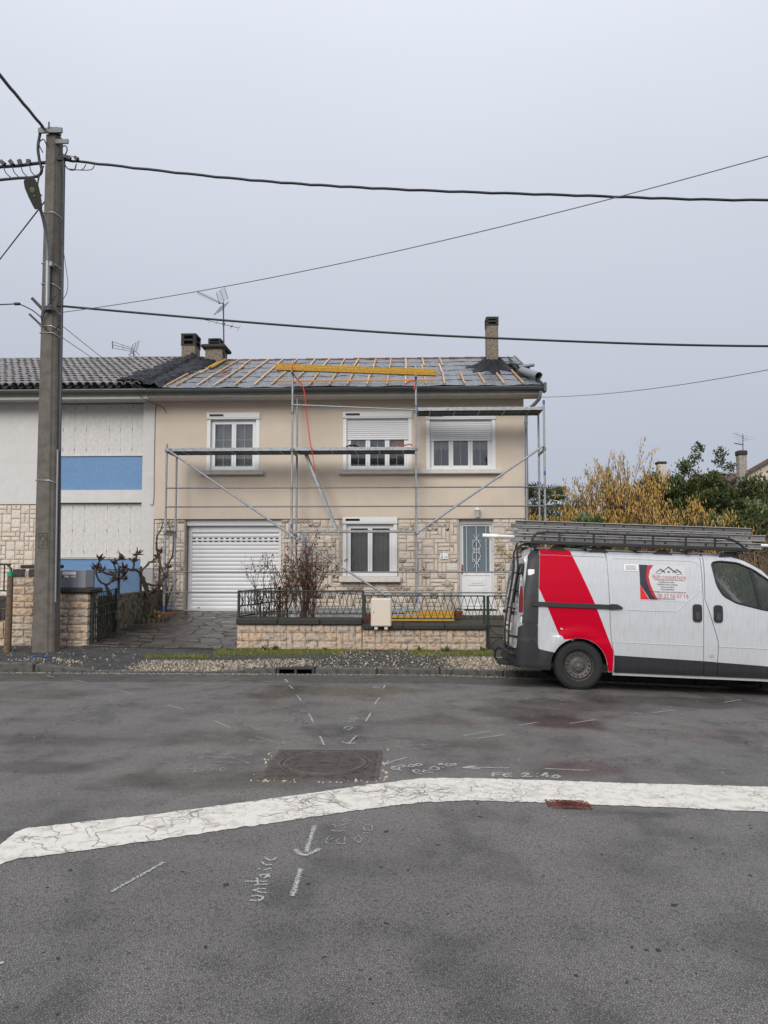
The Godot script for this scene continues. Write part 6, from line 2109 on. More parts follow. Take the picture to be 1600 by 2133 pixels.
	var kk := 0
	var zz := -14.5
	var hgt := 0.52
	while zz > -18.9:
		for dirn in [-1, 1]:
			var a := V(-6.13, 0.93, zz)
			var b := V(-6.13, 0.93 + hgt, zz + dirn * hgt * 0.8)
			if b.z < -18.4:
				b = a.lerp(b, clampf((-18.4 - a.z) / (b.z - a.z), 0.0, 1.0))
			if b.z > -14.4:
				b = a.lerp(b, clampf((-14.4 - a.z) / (b.z - a.z), 0.0, 1.0))
			if a.z > -18.4 and a.distance_to(b) > 0.02:
				tube(net, [a, b], 0.0028, 3, false)
		zz -= 0.055
	part("netting", net.commit(), M.galv_dark, cf).set_meta("kind", "stuff")
	for z in [-14.5, -15.8, -17.1, -18.38]:
		part("post", cbox(V(0.045, 0.58, 0.045), 0.004), M.black_iron, cf, T(V(-6.13, 1.21, z)))
	part("tension_wire", bar(V(-6.13, 1.45, -14.4), V(-6.13, 1.45, -18.4), 0.005, 5), M.galv_dark, cf)
	make_driveway()

func low_wall(called: String, label: String, x0: float, x1: float, y0: float, y1: float, y2: float, _a: Array) -> void:
	var w := thing(called, label, "wall", V((x0 + x1) / 2, y0, -13.95))
	var s := st()
	span(s, x0, x1, y0 - 0.15, y1, -14.15, -13.84)
	part("core", fin(s), M.wall_mortar, w)
	var shapes := [Vector2i(2, 1), Vector2i(2, 1), Vector2i(3, 1), Vector2i(1, 2), Vector2i(1, 1), Vector2i(3, 1), Vector2i(2, 1), Vector2i(2, 1)]
	lay_stones(opus(x0, x1, y0, y1, Vector2(0.115, (y1 - y0) / 3.0), [], shapes), -13.825, 0.04, 0.024, M.wall_stone, w)
	# coping slabs butted end to end
	var n := 3
	var l := (x1 - x0 + 0.02) / n
	for k in n:
		part("coping", cbox(V(l - 0.006, y2 - y1, 0.44), 0.016), M.cap, w, T(V(x0 - 0.01 + l * (k + 0.5), (y1 + y2) / 2 + rr(-0.003, 0.003), -13.98)))

func fence(called: String, label: String, x0: float, x1: float, y0: float, y1: float, foot: float, z: float, n: int) -> void:
	var f := thing(called, label, "fence", V((x0 + x1) / 2, foot, z))
	part("top_rail", bar(V(x0, y1, z), V(x1, y1, z), 0.014, 6), M.green_iron, f)
	part("bottom_rail", bar(V(x0, y0, z), V(x1, y0, z), 0.012, 6), M.green_iron, f)
	var w := (x1 - x0) / n
	var m := bar(V(-w / 2, 0, 0.006), V(w / 2, y1 - y0, 0.006), 0.0055, 5)
	var m2 := bar(V(w / 2, 0, -0.006), V(-w / 2, y1 - y0, -0.006), 0.0055, 5)
	for k in n:
		part("diagonal_bar", m, M.green_iron, f, T(V(x0 + w * (k + 0.5), y0, z)))
		part("diagonal_bar", m2, M.green_iron, f, T(V(x0 + w * (k + 0.5), y0, z)))
	for x in [x0, x1]:
		part("post", cbox(V(0.04, y1 - foot + 0.03, 0.04), 0.004), M.green_iron, f, T(V(x, (y1 + foot) / 2 - 0.003, z)))

func make_pedestrian_gate() -> void:
	var z := -13.95
	var g := thing("garden_gate", "narrow green iron gate of crossed bars behind the van", "gate", V(1.85, 0.03, z))
	for x in [1.405, 2.38]:
		part("post", cbox(V(0.05, 1.0, 0.05), 0.004), M.green_iron, g, T(V(x, 0.49, z)))
	for y in [0.985, 0.575, 0.45, 0.24, 0.045]:
		part("rail", bar(V(1.405, y, z), V(2.38, y, z), 0.013, 6), M.green_iron, g)
	var w := 0.122
	for k in 8:
		part("diagonal_bar", bar(V(1.405 + w * k, 0.575, z), V(1.405 + w * (k + 1), 0.985, z), 0.0055, 5), M.green_iron, g)
		part("diagonal_bar", bar(V(1.405 + w * (k + 1), 0.575, z), V(1.405 + w * k, 0.985, z), 0.0055, 5), M.green_iron, g)
	for e in [[V(1.42, 0.44, z), V(1.55, 0.30, z), V(1.9, 0.25, z)], [V(1.42, 0.05, z), V(1.58, 0.20, z), V(1.9, 0.24, z)], [V(1.42, 0.06, z), V(1.75, 0.08, z), V(1.9, 0.2, z)], [V(1.42, 0.43, z), V(1.7, 0.42, z), V(1.9, 0.3, z)]]:
		part("curved_bar", tubes([smooth_path(e, 5)], 0.0075, 5), M.green_iron, g)
	# right-hand stone gate pier hidden behind the van
	var pr := thing("gate_pier", "stone gate pier hidden behind the rear of the van", "pier", V(2.7, 0.0, -13.95))
	part("core", cbox(V(0.5, 0.95, 0.4), 0.02), M.wall_stone[1], pr, T(V(2.68, 0.40, -13.98)))
	part("coping", cbox(V(0.6, 0.08, 0.5), 0.02), M.cap, pr, T(V(2.68, 0.915, -13.98)))

func make_leaf_gate(called: String, label: String, a: Vector3, b: Vector3, y0: float, y1: float) -> void:
	var g := thing(called, label, "gate", V(a.x, y0, a.z))
	var d := b - a
	for t in [0.0, 1.0]:
		var p: Vector3 = a + d * t
		part("stile", cbox(V(0.045, y1 - y0 + 0.04, 0.045), 0.004), M.green_iron, g, T(V(p.x, (y0 + y1) / 2 + 0.035 * t, p.z)))
	var ys := [y0 + 0.06, lerpf(y0, y1, 0.52), lerpf(y0, y1, 0.72), y1]
	for y in ys:
		part("rail", bar(a + V(0, y, 0), b + V(0, y + 0.03, 0), 0.013, 6), M.green_iron, g)
	for k in range(1, 14):
		var p := a + d * (k / 14.0)
		part("bar", bar(p + V(0, ys[0], 0), p + V(0, y1, 0), 0.0085, 5), M.green_iron, g)
		if k & 1 and k < 13:
			var q := a + d * ((k + 1) / 14.0)
			part("scroll", tubes([smooth_path([p + V(0, ys[2], 0), (p + q) / 2 + V(0.02, (ys[2] + y1) / 2, 0), q + V(0, y1, 0)], 4)], 0.006, 4), M.green_iron, g)
			part("scroll", tubes([smooth_path([q + V(0, ys[2], 0), (p + q) / 2 + V(-0.02, (ys[2] + y1) / 2, 0), p + V(0, y1, 0)], 4)], 0.006, 4), M.green_iron, g)

func make_driveway() -> void:
	R.seed = 88
	var dv := Node3D.new()
	dv.name = "driveway"
	add_child(dv)
	dv.set_meta("kind", "structure")
	part("bed", lattice(steps([[-6.06, 1], [-2.55, 0.35]]), steps([[-18.7, 1], [-13.78, 0.3]]), func(x, z): return land_y(x, z) - 0.006, func(_x, _z): return Color.WHITE), M.bed, dv)
	# irregular flagstones
	var nx := 9
	var nz := 26
	var pts := []
	for j in nz + 1:
		var row := []
		for i in nx + 1:
			var jit := 1.0 if i > 0 and i < nx else 0.0
			row.append(Vector2(lerpf(-6.04, -2.57, (i + jit * rr(-0.4, 0.4)) / nx), lerpf(-13.82, -18.55, (j + (rr(-0.3, 0.3) if j > 0 and j < nz else 0.0)) / nz)))
		pts.append(row)
	for j in nz:
		for i in nx:
			var q := [pts[j][i], pts[j][i + 1], pts[j + 1][i + 1], pts[j + 1][i]]
			var c: Vector2 = (q[0] + q[1] + q[2] + q[3]) / 4.0
			var s := st()
			var up := rr(0.006, 0.016)
			var tiltx := rr(-0.02, 0.02)
			var tiltz := rr(-0.02, 0.02)
			var top := []
			var bot := []
			for e in q:
				var p: Vector2 = c + (e - c) * (1.0 - 0.014 / maxf(0.05, (e - c).length()))
				var yy := land_y(p.x, p.y) + up + (p.x - c.x) * tiltx + (p.y - c.y) * tiltz
				top.append(V(p.x, yy, p.y))
				var o: Vector2 = p + (p - c).normalized() * 0.006
				bot.append(V(o.x, land_y(o.x, o.y) - 0.02, o.y))
			quad(s, top[0], top[3], top[2], top[1])
			for k in 4:
				quad(s, top[k], top[(k + 1) % 4], bot[(k + 1) % 4], bot[k])
			part("flagstone", fin(s), M.flag[R.randi() % 5], dv)

# ---------------------------------------------------------------- things in the front garden
func make_garden_things() -> void:
	R.seed = 99
	var gy := land_y(-1.0, -17.0) + 0.02
	# yellow timbers lying behind the wall
	for e in [[0.02, -16.75, 1.85, 0.02, "wide yellow board lying behind the fence right of the meter box", 0.06], [0.42, -17.25, 1.1, 0.0, "short yellow board lying behind the wide one beside the stone figure", 0.10], [-1.75, -17.55, 2.1, -0.05, "long yellow board lying behind the rose bushes under the ladder", 0.0]]:
		solo("yellow_board", cbox(V(e[2], 0.10, 0.24), 0.006), M.yellow_wood[R.randi() % 3], e[4], "timber", "yellow boards on the ground", T(V(e[0], land_y(e[0], e[1]) + 0.05 + e[5], e[1]), Vector3.ONE, V(0, e[3], 0)))
	# aluminium ladder lying on them
	var ld := thing("lying_ladder", "aluminium ladder lying on edge behind the low garden wall", "ladder", V(-1.2, gy, -17.1))
	for k in 2:
		part("stile", cbox(V(2.9, 0.075, 0.028), 0.004), M.galv, ld, T(V(-1.25, gy + 0.10 + k * 0.14, -17.1 - k * 0.02)))
	for k in 10:
		part("rung", bar(V(-2.6 + k * 0.29, gy + 0.10, -17.1), V(-2.6 + k * 0.29, gy + 0.24, -17.12), 0.014, 6), M.galv, ld)
		for j in 2:
			part("rung_end", bar(V(-2.6 + k * 0.29, gy + 0.10 + j * 0.14, -17.084 - j * 0.02), V(-2.6 + k * 0.29, gy + 0.10 + j * 0.14, -17.078 - j * 0.02), 0.011, 8), M.black, ld)
	# brick-red planter beside the meter box
	solo("flower_trough", cbox(V(0.28, 0.30, 0.24), 0.02), M.terracotta, "dark red flower trough behind the meter box", "planter", "", T(V(-0.72, land_y(-0.7, -14.4) + 0.42, -14.4)))
	part("stand", cbox(V(0.24, 0.28, 0.2), 0.02), M.wall_stone[4], get_node("flower_trough"), T(V(-0.72, land_y(-0.7, -14.4) + 0.13, -14.4)))
	# statue by the door
	var sp := V(0.86, land_y(0.86, -17.6), -17.6)
	var s := thing("garden_statue", "small pale stone figure by the front door", "statue", sp)
	var b := st()
	lathe(b, [Vector2(0.11, 0.0), Vector2(0.11, 0.05), Vector2(0.09, 0.07), Vector2(0.10, 0.16), Vector2(0.115, 0.30), Vector2(0.095, 0.42), Vector2(0.085, 0.50), Vector2(0.105, 0.58), Vector2(0.09, 0.65), Vector2(0.04, 0.69), Vector2(0.035, 0.71)], 14, sp)
	lathe(b, [Vector2(0.035, 0.70), Vector2(0.065, 0.74), Vector2(0.07, 0.79), Vector2(0.055, 0.84), Vector2(0.0, 0.86)], 12, sp + V(-0.01, 0, 0.01))
	tube(b, smooth_path([sp + V(0.10, 0.60, 0.02), sp + V(0.13, 0.48, 0.05), sp + V(0.05, 0.42, 0.11)], 4), 0.032, 8)
	tube(b, smooth_path([sp + V(-0.10, 0.60, 0.02), sp + V(-0.14, 0.48, 0.04), sp + V(-0.10, 0.34, 0.08)], 4), 0.03, 8)
	part("figure", b.commit(), M.statue, s)
	# flower pot
	var fp := V(1.08, land_y(1.08, -17.5), -17.5)
	var pot := st()
	lathe(pot, [Vector2(0.0, 0.0), Vector2(0.07, 0.0), Vector2(0.10, 0.13), Vector2(0.115, 0.13), Vector2(0.115, 0.16), Vector2(0.0, 0.15)], 14, fp)
	var po := thing("flower_pot", "small red flower pot beside the stone figure", "flower pot", fp)
	part("pot", pot.commit(), M.terracotta, po)
	leafy(po, fp + V(0, 0.18, 0), 0.09, 60, 0.05, M.leaf)

func leafy(parent: Node3D, c: Vector3, r: float, n: int, size: float, m: Material) -> void:
	var pl := []
	var ti := []
	for k in n:
		var d := V(R.randfn(), R.randfn(), R.randfn()).normalized() * r * sqrt(R.randf())
		pl.append(T(c + d, Vector3.ONE * size * rr(0.6, 1.3), V(rr(-1.5, 1.5), rr(0, TAU), rr(-1, 1))))
		var g := rr(0.5, 1.5)
		ti.append(Color(g, g, g))
	many("foliage", leaf(), m, pl, ti, parent).set_meta("kind", "stuff")

# ---------------------------------------------------------------- the van; its own axes: x forward from the rear axle, y up from the road, z = 0 on the near flank, middle at z = -0.905
const HALF := 0.905
const SIDE := [[0.0, 0.80], [0.2, 0.845], [0.3, 0.872], [0.5, 0.893], [0.645, 0.903], [0.66, 0.897], [0.9, 0.902], [1.1, 0.899], [1.25, 0.890], [1.45, 0.868], [1.65, 0.830], [1.76, 0.800], [1.82, 0.772], [1.86, 0.735], [1.885, 0.68], [1.90, 0.60]]

func half_width(y: float) -> float:
	for i in SIDE.size() - 1:
		if y <= SIDE[i + 1][0]:
			return lerpf(SIDE[i][1], SIDE[i + 1][1], clampf((y - SIDE[i][0]) / (SIDE[i + 1][0] - SIDE[i][0]), 0.0, 1.0))
	return 0.60

func rear_x(y: float) -> float:
	return lerpf(-0.845, -0.725, smoothstep(0.75, 1.95, y)) + 0.10 * smoothstep(1.70, 1.92, y)

func flank(p: Vector2) -> Vector3:
	var z := half_width(p.y)
	var rx := rear_x(p.y)
	var t := clampf((rx + 0.15 - p.x) / 0.15, 0.0, 1.0)
	z -= 0.10 * (1.0 - sqrt(maxf(0.0, 1.0 - t * t * 0.98)))
	if p.x > 2.3:
		z -= 0.16 * pow((p.x - 2.3) / 1.46, 2.2)
	for ax in [0.0, 2.97]:
		var r := Vector2(p.x - ax, p.y - 0.31).length()
		z += 0.022 * smoothstep(0.56, 0.44, r) * smoothstep(0.30, 0.40, r)
	return V(p.x, p.y, z - HALF)

func far_flank(p: Vector2) -> Vector3:
	var q := flank(p)
	return V(q.x, q.y, -2 * HALF - q.z)

func tailgate(p: Vector2) -> Vector3:   # p = (z, y)
	var c := (p.x + HALF) / 0.80
	return V(rear_x(p.y) + 0.045 * c * c + 0.05 * smoothstep(0.8, 1.05, absf(c)), p.y, p.x)

# a panel bent over one of the surfaces above, with edges turned in
func panel(poly: PackedVector2Array, surf: Callable, off: float, skirt: float, cell := 0.07) -> ArrayMesh:
	var s := st()
	var lo := Vector2(1e9, 1e9)
	var hi := -lo
	for p in poly:
		lo = lo.min(p)
		hi = hi.max(p)
	var flip: bool = surf == self.far_flank
	var nrm := func(p: Vector2) -> Vector3:
		var du: Vector3 = surf.call(p + Vector2(0.012, 0)) - surf.call(p - Vector2(0.012, 0))
		var dv: Vector3 = surf.call(p + Vector2(0, 0.012)) - surf.call(p - Vector2(0, 0.012))
		var n := du.cross(dv).normalized()
		if surf == self.tailgate:
			return n if n.x < 0 else -n
		return n if (n.z > 0) != flip else -n
	var x := floorf(lo.x / cell) * cell
	while x < hi.x:
		var y := floorf(lo.y / cell) * cell
		while y < hi.y:
			for piece in Geometry2D.intersect_polygons(poly, PackedVector2Array([Vector2(x, y), Vector2(x + cell, y), Vector2(x + cell, y + cell), Vector2(x, y + cell)])):
				var ix := Geometry2D.triangulate_polygon(piece)
				for k in range(0, ix.size(), 3):
					var n0: Vector3 = nrm.call(piece[ix[k]])
					var n1: Vector3 = nrm.call(piece[ix[k + 1]])
					var n2: Vector3 = nrm.call(piece[ix[k + 2]])
					vtri(s, surf.call(piece[ix[k]]) + n0 * off, surf.call(piece[ix[k + 1]]) + n1 * off, surf.call(piece[ix[k + 2]]) + n2 * off, n0, n1, n2)
			y += cell
		x += cell
	if skirt > 0.0:
		for i in poly.size():
			var a := poly[i]
			var b := poly[(i + 1) % poly.size()]
			var n := maxi(1, int(a.distance_to(b) / 0.05))
			for k in n:
				var p := a.lerp(b, float(k) / n)
				var q := a.lerp(b, float(k + 1) / n)
				var np: Vector3 = nrm.call(p)
				var nq: Vector3 = nrm.call(q)
				quad(s, surf.call(p) + np * off, surf.call(q) + nq * off, surf.call(q) + nq * (off - skirt), surf.call(p) + np * (off - skirt))
	return s.commit()

func poly(list: Array) -> PackedVector2Array:
	var out := PackedVector2Array()
	for i in range(0, list.size(), 2):
		out.append(Vector2(list[i], list[i + 1]))
	return out

func rounded(list: Array, r: float) -> PackedVector2Array:
	var p := poly(list)
	var out := PackedVector2Array()
	for i in p.size():
		var a := p[(i + p.size() - 1) % p.size()]
		var b := p[i]
		var c := p[(i + 1) % p.size()]
		var ra := minf(r, a.distance_to(b) * 0.45)
		var rc := minf(r, c.distance_to(b) * 0.45)
		var s0 := b + (a - b).normalized() * ra
		var s1 := b + (c - b).normalized() * rc
		for k in 7:
			var t := k / 6.0
			out.append(s0.lerp(b, t).lerp(b.lerp(s1, t), t))
	return out

func arch(r: float, t0: float, t1: float, cx := 0.0) -> Array:
	var out := []
	for k in 19:
		var t := lerpf(t0, t1, k / 18.0)
		out.append_array([cx + r * cos(t), 0.31 + r * sin(t)])
	return out

func make_van() -> void:
	R.seed = 111
	var white := mat(0.515, 0.525, 0.55, 0.28)
	var grime := noise_tex("grime", 0.02, [[0.1, Color(0.92, 0.905, 0.875)], [0.4, Color(0.975, 0.97, 0.96)], [0.7, Color(1, 1, 1)]], FastNoiseLite.TYPE_SIMPLEX_SMOOTH, 5)
	grain(white, noise_tex("streak", 0.03, [[0.15, Color(0.90, 0.885, 0.85)], [0.45, Color(0.975, 0.97, 0.955)], [0.7, Color(1, 1, 1)]], FastNoiseLite.TYPE_SIMPLEX_SMOOTH, 4), 1.0)
	white.uv1_world_triplanar = false
	white.uv1_scale = V(2.2, 0.22, 2.2)
	white.clearcoat_enabled = true
	white.clearcoat = 1.0
	white.clearcoat_roughness = 0.05
	var dirty := mat(0.66, 0.65, 0.60, 0.4)
	grain(dirty, speck_faint(), 0.5, grime, 0.7)
	var red := mat(0.47, 0.0, 0.018, 0.4)
	red.metallic_specular = 0.2
	var dark := grain(mat(0.022, 0.023, 0.026, 0.55), speck_faint(), 0.3, noise_tex("soft", 0.012, []), 0.5)
	var gap := mat(0.01, 0.01, 0.011, 0.7)
	var tyre := bump(mat(0.016, 0.016, 0.016, 0.85), TX.relief, 0.2)
	var steel := grain(mat(0.12, 0.108, 0.10, 0.6, 0.2), TX.speck, 0.2, TX.patches, 0.3)
	var glass := mat(0.02, 0.05, 0.04, 0.03)
	glass.transparency = BaseMaterial3D.TRANSPARENCY_ALPHA
	glass.albedo_color.a = 0.42
	var v := thing("panel_van", "white panel van with a red slanting stripe parked at the kerb", "van", V(2.255, -0.106, -10.4))
	v.basis = Basis(V(0, 0, 1), deg_to_rad(-2.1)) * Basis(V(1, 0, 0), deg_to_rad(-2.0))
	var F := self.flank
	var G := self.far_flank
	var B := self.tailgate
	# inner shell: what shows in the shut lines, and the far flank
	var outline := [-0.80, 0.30, -0.40, 0.30] + arch(0.40, PI, 0.0) + [0.42, 0.25, 2.55, 0.25] + arch(0.40, PI, 0.0, 2.97) + [3.55, 0.35, 3.72, 0.45, 3.74, 0.75, 3.55, 0.93, 3.05, 1.10, 2.74, 1.42, 2.47, 1.68, 2.26, 1.80, 2.0, 1.885, -0.60, 1.885, -0.735, 1.78, -0.80, 1.1]
	var win := [1.80, 1.775, 1.92, 1.80, 2.15, 1.785, 2.35, 1.70, 2.55, 1.56, 2.78, 1.30, 2.80, 1.12, 2.45, 1.165, 2.10, 1.24, 1.93, 1.33, 1.85, 1.47]
	var shell := Geometry2D.clip_polygons(poly(outline), rounded(win, 0.05))
	# a ring with a hole cannot be triangulated at once: cut it through the window
	var wx := 2.2
	var left_half := Geometry2D.clip_polygons(poly(outline), poly([wx, -1, 9, -1, 9, 9, wx, 9]))
	var right_half := Geometry2D.clip_polygons(poly(outline), poly([-9, -1, wx, -1, wx, 9, -9, 9]))
	for surf in [F, G]:
		var m := st()
		for hh in [left_half, right_half]:
			for q in hh:
				for w in Geometry2D.clip_polygons(q, rounded(win, 0.05)):
					m.append_from(panel(w, surf, -0.03 if surf == F else 0.0, 0.0), 0, Transform3D())
		lpart("inner_shell" if surf == F else "far_side", m.commit(), white, v)
	if shell.size() == 0:
		print("no shell")
	# rear quarter panel
	var rq := [-0.553, 0.52, -0.345, 0.485] + arch(0.375, PI * 0.85, 0.10) + [0.395, 0.25, 0.455, 0.25, 0.463, 0.475, 0.425, 0.66, 0.405, 0.9, 0.370, 1.796, -0.535, 1.796, -0.556, 1.36, -0.558, 0.86]
	lpart("quarter_panel", panel(poly(rq), F, 0.0, 0.032), white, v)
	lpart("roof_side", panel(poly([-0.53, 1.803, 0.371, 1.803, 0.371, 1.888, -0.53, 1.888]), F, 0.0, 0.032), white, v)
	lpart("roof_side", panel(poly([0.381, 1.853, 1.68, 1.860, 1.68, 1.89, 0.381, 1.89]), F, 0.0, 0.032), white, v)
	# sliding door
	var sd := lpart("sliding_door", panel(poly([0.38, 1.846, 1.652, 1.852, 1.652, 0.447, 0.472, 0.476, 0.435, 0.66, 0.414, 0.9]), F, 0.0, 0.032), white, v)
	lpart("pressed_bead", panel_tube([[0.629, 1.09, 1.29, 1.092, 1.635, 1.40, 1.64, 1.70, 1.60, 1.765, 1.53, 1.785, 0.47, 1.785]], F, 0.006), white, sd)
	lpart("handle", panel(rounded([1.509, 0.966, 1.629, 0.966, 1.629, 1.202, 1.509, 1.202], 0.045), F, 0.022, 0.03), M.black, sd)
	lpart("handle_grip", panel(rounded([1.54, 1.00, 1.60, 1.00, 1.60, 1.10, 1.54, 1.10], 0.02), F, 0.030, 0.02), mat(0.05, 0.05, 0.055, 0.3), sd)
	# pillar between the doors
	lpart("door_pillar", panel(poly([1.660, 1.86, 1.695, 1.86, 1.672, 1.28, 1.748, 1.04, 1.845, 0.71, 1.838, 0.44, 1.660, 0.447]), F, 0.0, 0.032), white, v)
	# cab door in two halves round its window
	var cabdoor := [1.705, 1.88, 2.0, 1.895, 2.24, 1.82, 2.47, 1.69, 2.74, 1.42, 2.88, 1.23, 2.86, 0.84, 2.62, 0.60, 2.56, 0.41, 1.850, 0.438, 1.857, 0.71, 1.760, 1.04, 1.682, 1.28]
	var cd := st()
	for hh in [Geometry2D.clip_polygons(poly(cabdoor), poly([wx, -1, 9, -1, 9, 9, wx, 9])), Geometry2D.clip_polygons(poly(cabdoor), poly([-9, -1, wx, -1, wx, 9, -9, 9]))]:
		for q in hh:
			for w in Geometry2D.clip_polygons(q, rounded(win, 0.05)):
				cd.append_from(panel(w, F, 0.0, 0.032), 0, Transform3D())
	var cb := lpart("cab_door", cd.commit(), white, v)
	lpart("handle", panel(rounded([1.788, 0.97, 1.905, 0.97, 1.905, 1.20, 1.788, 1.20], 0.045), F, 0.022, 0.03), M.black, cb)
	lpart("handle_grip", panel(rounded([1.815, 1.00, 1.875, 1.00, 1.875, 1.10, 1.815, 1.10], 0.02), F, 0.030, 0.02), mat(0.05, 0.05, 0.055, 0.3), cb)
	var ring := []
	var wr := rounded(win, 0.05)
	for p in wr:
		ring.append_array([p.x, p.y])
	ring.append_array([wr[0].x, wr[0].y])
	lpart("window_seal", panel_tube([ring], F, 0.014), M.black, cb)
	lpart("window_pane", panel(wr, F, -0.01, 0.0), glass, cb)
	lpart("window_divider", panel(poly([2.30, 1.72, 2.345, 1.695, 2.44, 1.18, 2.395, 1.18]), F, 0.002, 0.02), M.black, cb)
	lpart("far_window_pane", panel(wr, G, -0.01, 0.0), glass, v)
	# front wing
	lpart("front_wing", panel(poly([2.895, 1.20, 3.05, 1.10, 3.55, 0.93, 3.74, 0.75, 3.72, 0.45, 3.42, 0.36] + arch(0.40, 0.15, PI * 0.82, 2.97) + [2.635, 0.60, 2.875, 0.84]), F, 0.0, 0.032), white, v)
	# lower grey rubbing strips
	for e in [[0.476, 0.250, 1.656, 0.250, 1.656, 0.440, 0.476, 0.468], [1.664, 0.250, 1.838, 0.250, 1.838, 0.432, 1.664, 0.440], [1.846, 0.250, 2.56, 0.250, 2.57, 0.405, 1.846, 0.431]]:
		lpart("sill_trim", panel(poly(e), F, 0.012, 0.02), dark, v)
	lpart("sill_edge", panel(poly([0.46, 0.205, 2.56, 0.205, 2.56, 0.243, 0.46, 0.243]), F, -0.01, 0.01), white, v)
	lpart("crease", panel_tube([[0.44, 0.652, 1.648, 0.648]], F, 0.006), white, sd)
	lpart("crease", panel_tube([[1.862, 0.648, 2.62, 0.642]], F, 0.006), white, cb)
	# red vinyl stripe
	lpart("red_stripe", panel(poly([-0.5335, 1.794, -0.085, 1.794, 0.195, 1.175, 0.448, 0.545, 0.455, 0.475, 0.449, 0.255, 0.398, 0.255] + arch(0.378, 0.02, PI * 0.58) + [-0.21, 0.66, -0.235, 0.71, -0.275, 0.72, -0.431, 1.078, -0.5535, 1.341]), F, 0.003, 0.0, 0.05), red, v)
	lpart("red_stripe", panel(poly([-0.528, 1.805, -0.090, 1.805, -0.115, 1.886, -0.528, 1.886]), F, 0.003, 0.0, 0.03), red, v)
	# black rear pillar, bumper, lamps
	lpart("rear_pillar", panel(poly([-0.775, 0.855, -0.563, 0.855, -0.561, 1.36, -0.541, 1.80, -0.56, 1.872, -0.63, 1.86, -0.69, 1.78, -0.725, 1.5, -0.76, 1.2]), F, 0.004, 0.018, 0.04), dark, v)
	lpart("pillar_joint", panel_tube([[-0.70, 1.53, -0.552, 1.53]], F, 0.004), M.black, v)
	var bum := lpart("rear_bumper", panel(poly([-0.835, 0.29, -0.60, 0.25] + [-0.385, 0.25] + arch(0.385, PI * 1.04, PI * 0.86) + [-0.352, 0.482, -0.50, 0.50, -0.548, 0.53, -0.566, 0.60, -0.566, 0.835, -0.60, 0.852, -0.74, 0.852, -0.815, 0.80]), F, 0.018, 0.04, 0.04), dark, v)
	lpart("bumper_face", panel(poly([-1.72, 0.27, -0.09, 0.27, -0.06, 0.50, -0.20, 0.52, -0.28, 0.44, -1.53, 0.44, -1.62, 0.52, -1.75, 0.50]), B, 0.03, 0.06, 0.06), dark, bum)
	lpart("bumper_step", cboxl(V(0.10, 0.03, 1.55)), dark, bum, T(V(-0.86, 0.435, -0.905)))
	lpart("fog_reflector", cboxl(V(0.02, 0.02, 0.02)), M.black, bum, T(V(-0.63, 0.64, 0.02)))
	var tl := lpart("tail_lamp", panel(rounded([-0.822, 0.97, -0.758, 0.97, -0.752, 1.30, -0.772, 1.52, -0.792, 1.52, -0.812, 1.3], 0.02), F, 0.012, 0.03, 0.03), mat(0.30, 0.30, 0.31, 0.15), v)
	lpart("red_lens", panel(rounded([-0.808, 1.0, -0.762, 1.0, -0.756, 1.20, -0.762, 1.36, -0.782, 1.36, -0.80, 1.2], 0.015), F, 0.018, 0.02, 0.03), mat(0.16, 0.004, 0.008, 0.12), tl)
	# rear doors
	for e in [[-0.898, -0.115], [-1.695, -0.912]]:
		var dr := lpart("rear_door", panel(rounded([e[0], 0.50, e[1], 0.50, e[1], 1.20, e[1] - 0.06 if e[1] > -0.5 else e[1], 1.80, e[0] if e[0] > -1.0 else e[0] + 0.06, 1.80], 0.04), B, 0.004, 0.02), white, v)
		var mid: float = (e[0] + e[1]) / 2
		lpart("window_pane", panel(rounded([mid - 0.27, 1.12, mid + 0.27, 1.12, mid + 0.24, 1.68, mid - 0.24, 1.68], 0.06), B, 0.014, 0.012), mat(0.012, 0.03, 0.024, 0.04), dr)
		for y in [0.90, 1.55]:
			lpart("hinge", cboxl(V(0.09, 0.085, 0.10)), M.paper, dr, T(tailgate(Vector2(-0.10 if e[1] > -0.5 else -1.71, y)) + V(0.01, 0, 0)))
		lpart("handle", cboxl(V(0.06, 0.05, 0.14)), M.black, dr, T(tailgate(Vector2(mid, 0.98)) + V(-0.02, 0, 0)))
	lpart("number_plate", panel(poly([-1.16, 0.72, -0.65, 0.72, -0.65, 0.83, -1.16, 0.83]), B, 0.014, 0.01), M.paper, v)
	var roof := st()
	# roof, windscreen, bonnet as one swept skin
	var line := [[-0.66, 1.882, 0.63], [-0.5, 1.889, 0.68], [0.0, 1.89, 0.68], [1.0, 1.892, 0.68], [1.7, 1.892, 0.68], [2.0, 1.892, 0.66], [2.26, 1.82, 0.66], [2.47, 1.69, 0.70], [2.74, 1.43, 0.74], [3.05, 1.105, 0.78], [3.30, 1.02, 0.77], [3.55, 0.94, 0.73], [3.73, 0.80, 0.66], [3.79, 0.5, 0.62], [3.72, 0.3, 0.60]]
	var skin := func(i: int, j: int) -> Vector3:
		var e: Array = line[j]
		var u := (i - 8) / 8.0
		var crown := 0.055 if j < 6 else 0.05
		if j > 11:
			return V(e[0] + 0.06 * (1 - u * u), e[1], -HALF + u * e[2])
		return V(e[0] + (0.10 * (1 - u * u) if j > 5 else 0.0), e[1] + crown * (1 - pow(absf(u), 2.4)), -HALF + u * e[2])
	lpart("roof", sheet(skin, 16, 5), white, v)
	lpart("windscreen", sheet(func(i, j): return skin.call(i, j + 5), 16, 4), glass, v)
	lpart("bonnet", sheet(func(i, j): return skin.call(i, j + 9), 16, 3), white, v)
	lpart("front_bumper", sheet(func(i, j): return skin.call(i, j + 12), 16, 2), dark, v)
	lpart("rear_header", panel(poly([-1.60, 1.805, -0.21, 1.805, -0.28, 1.90, -1.53, 1.90]), B, 0.004, 0.02), white, v)
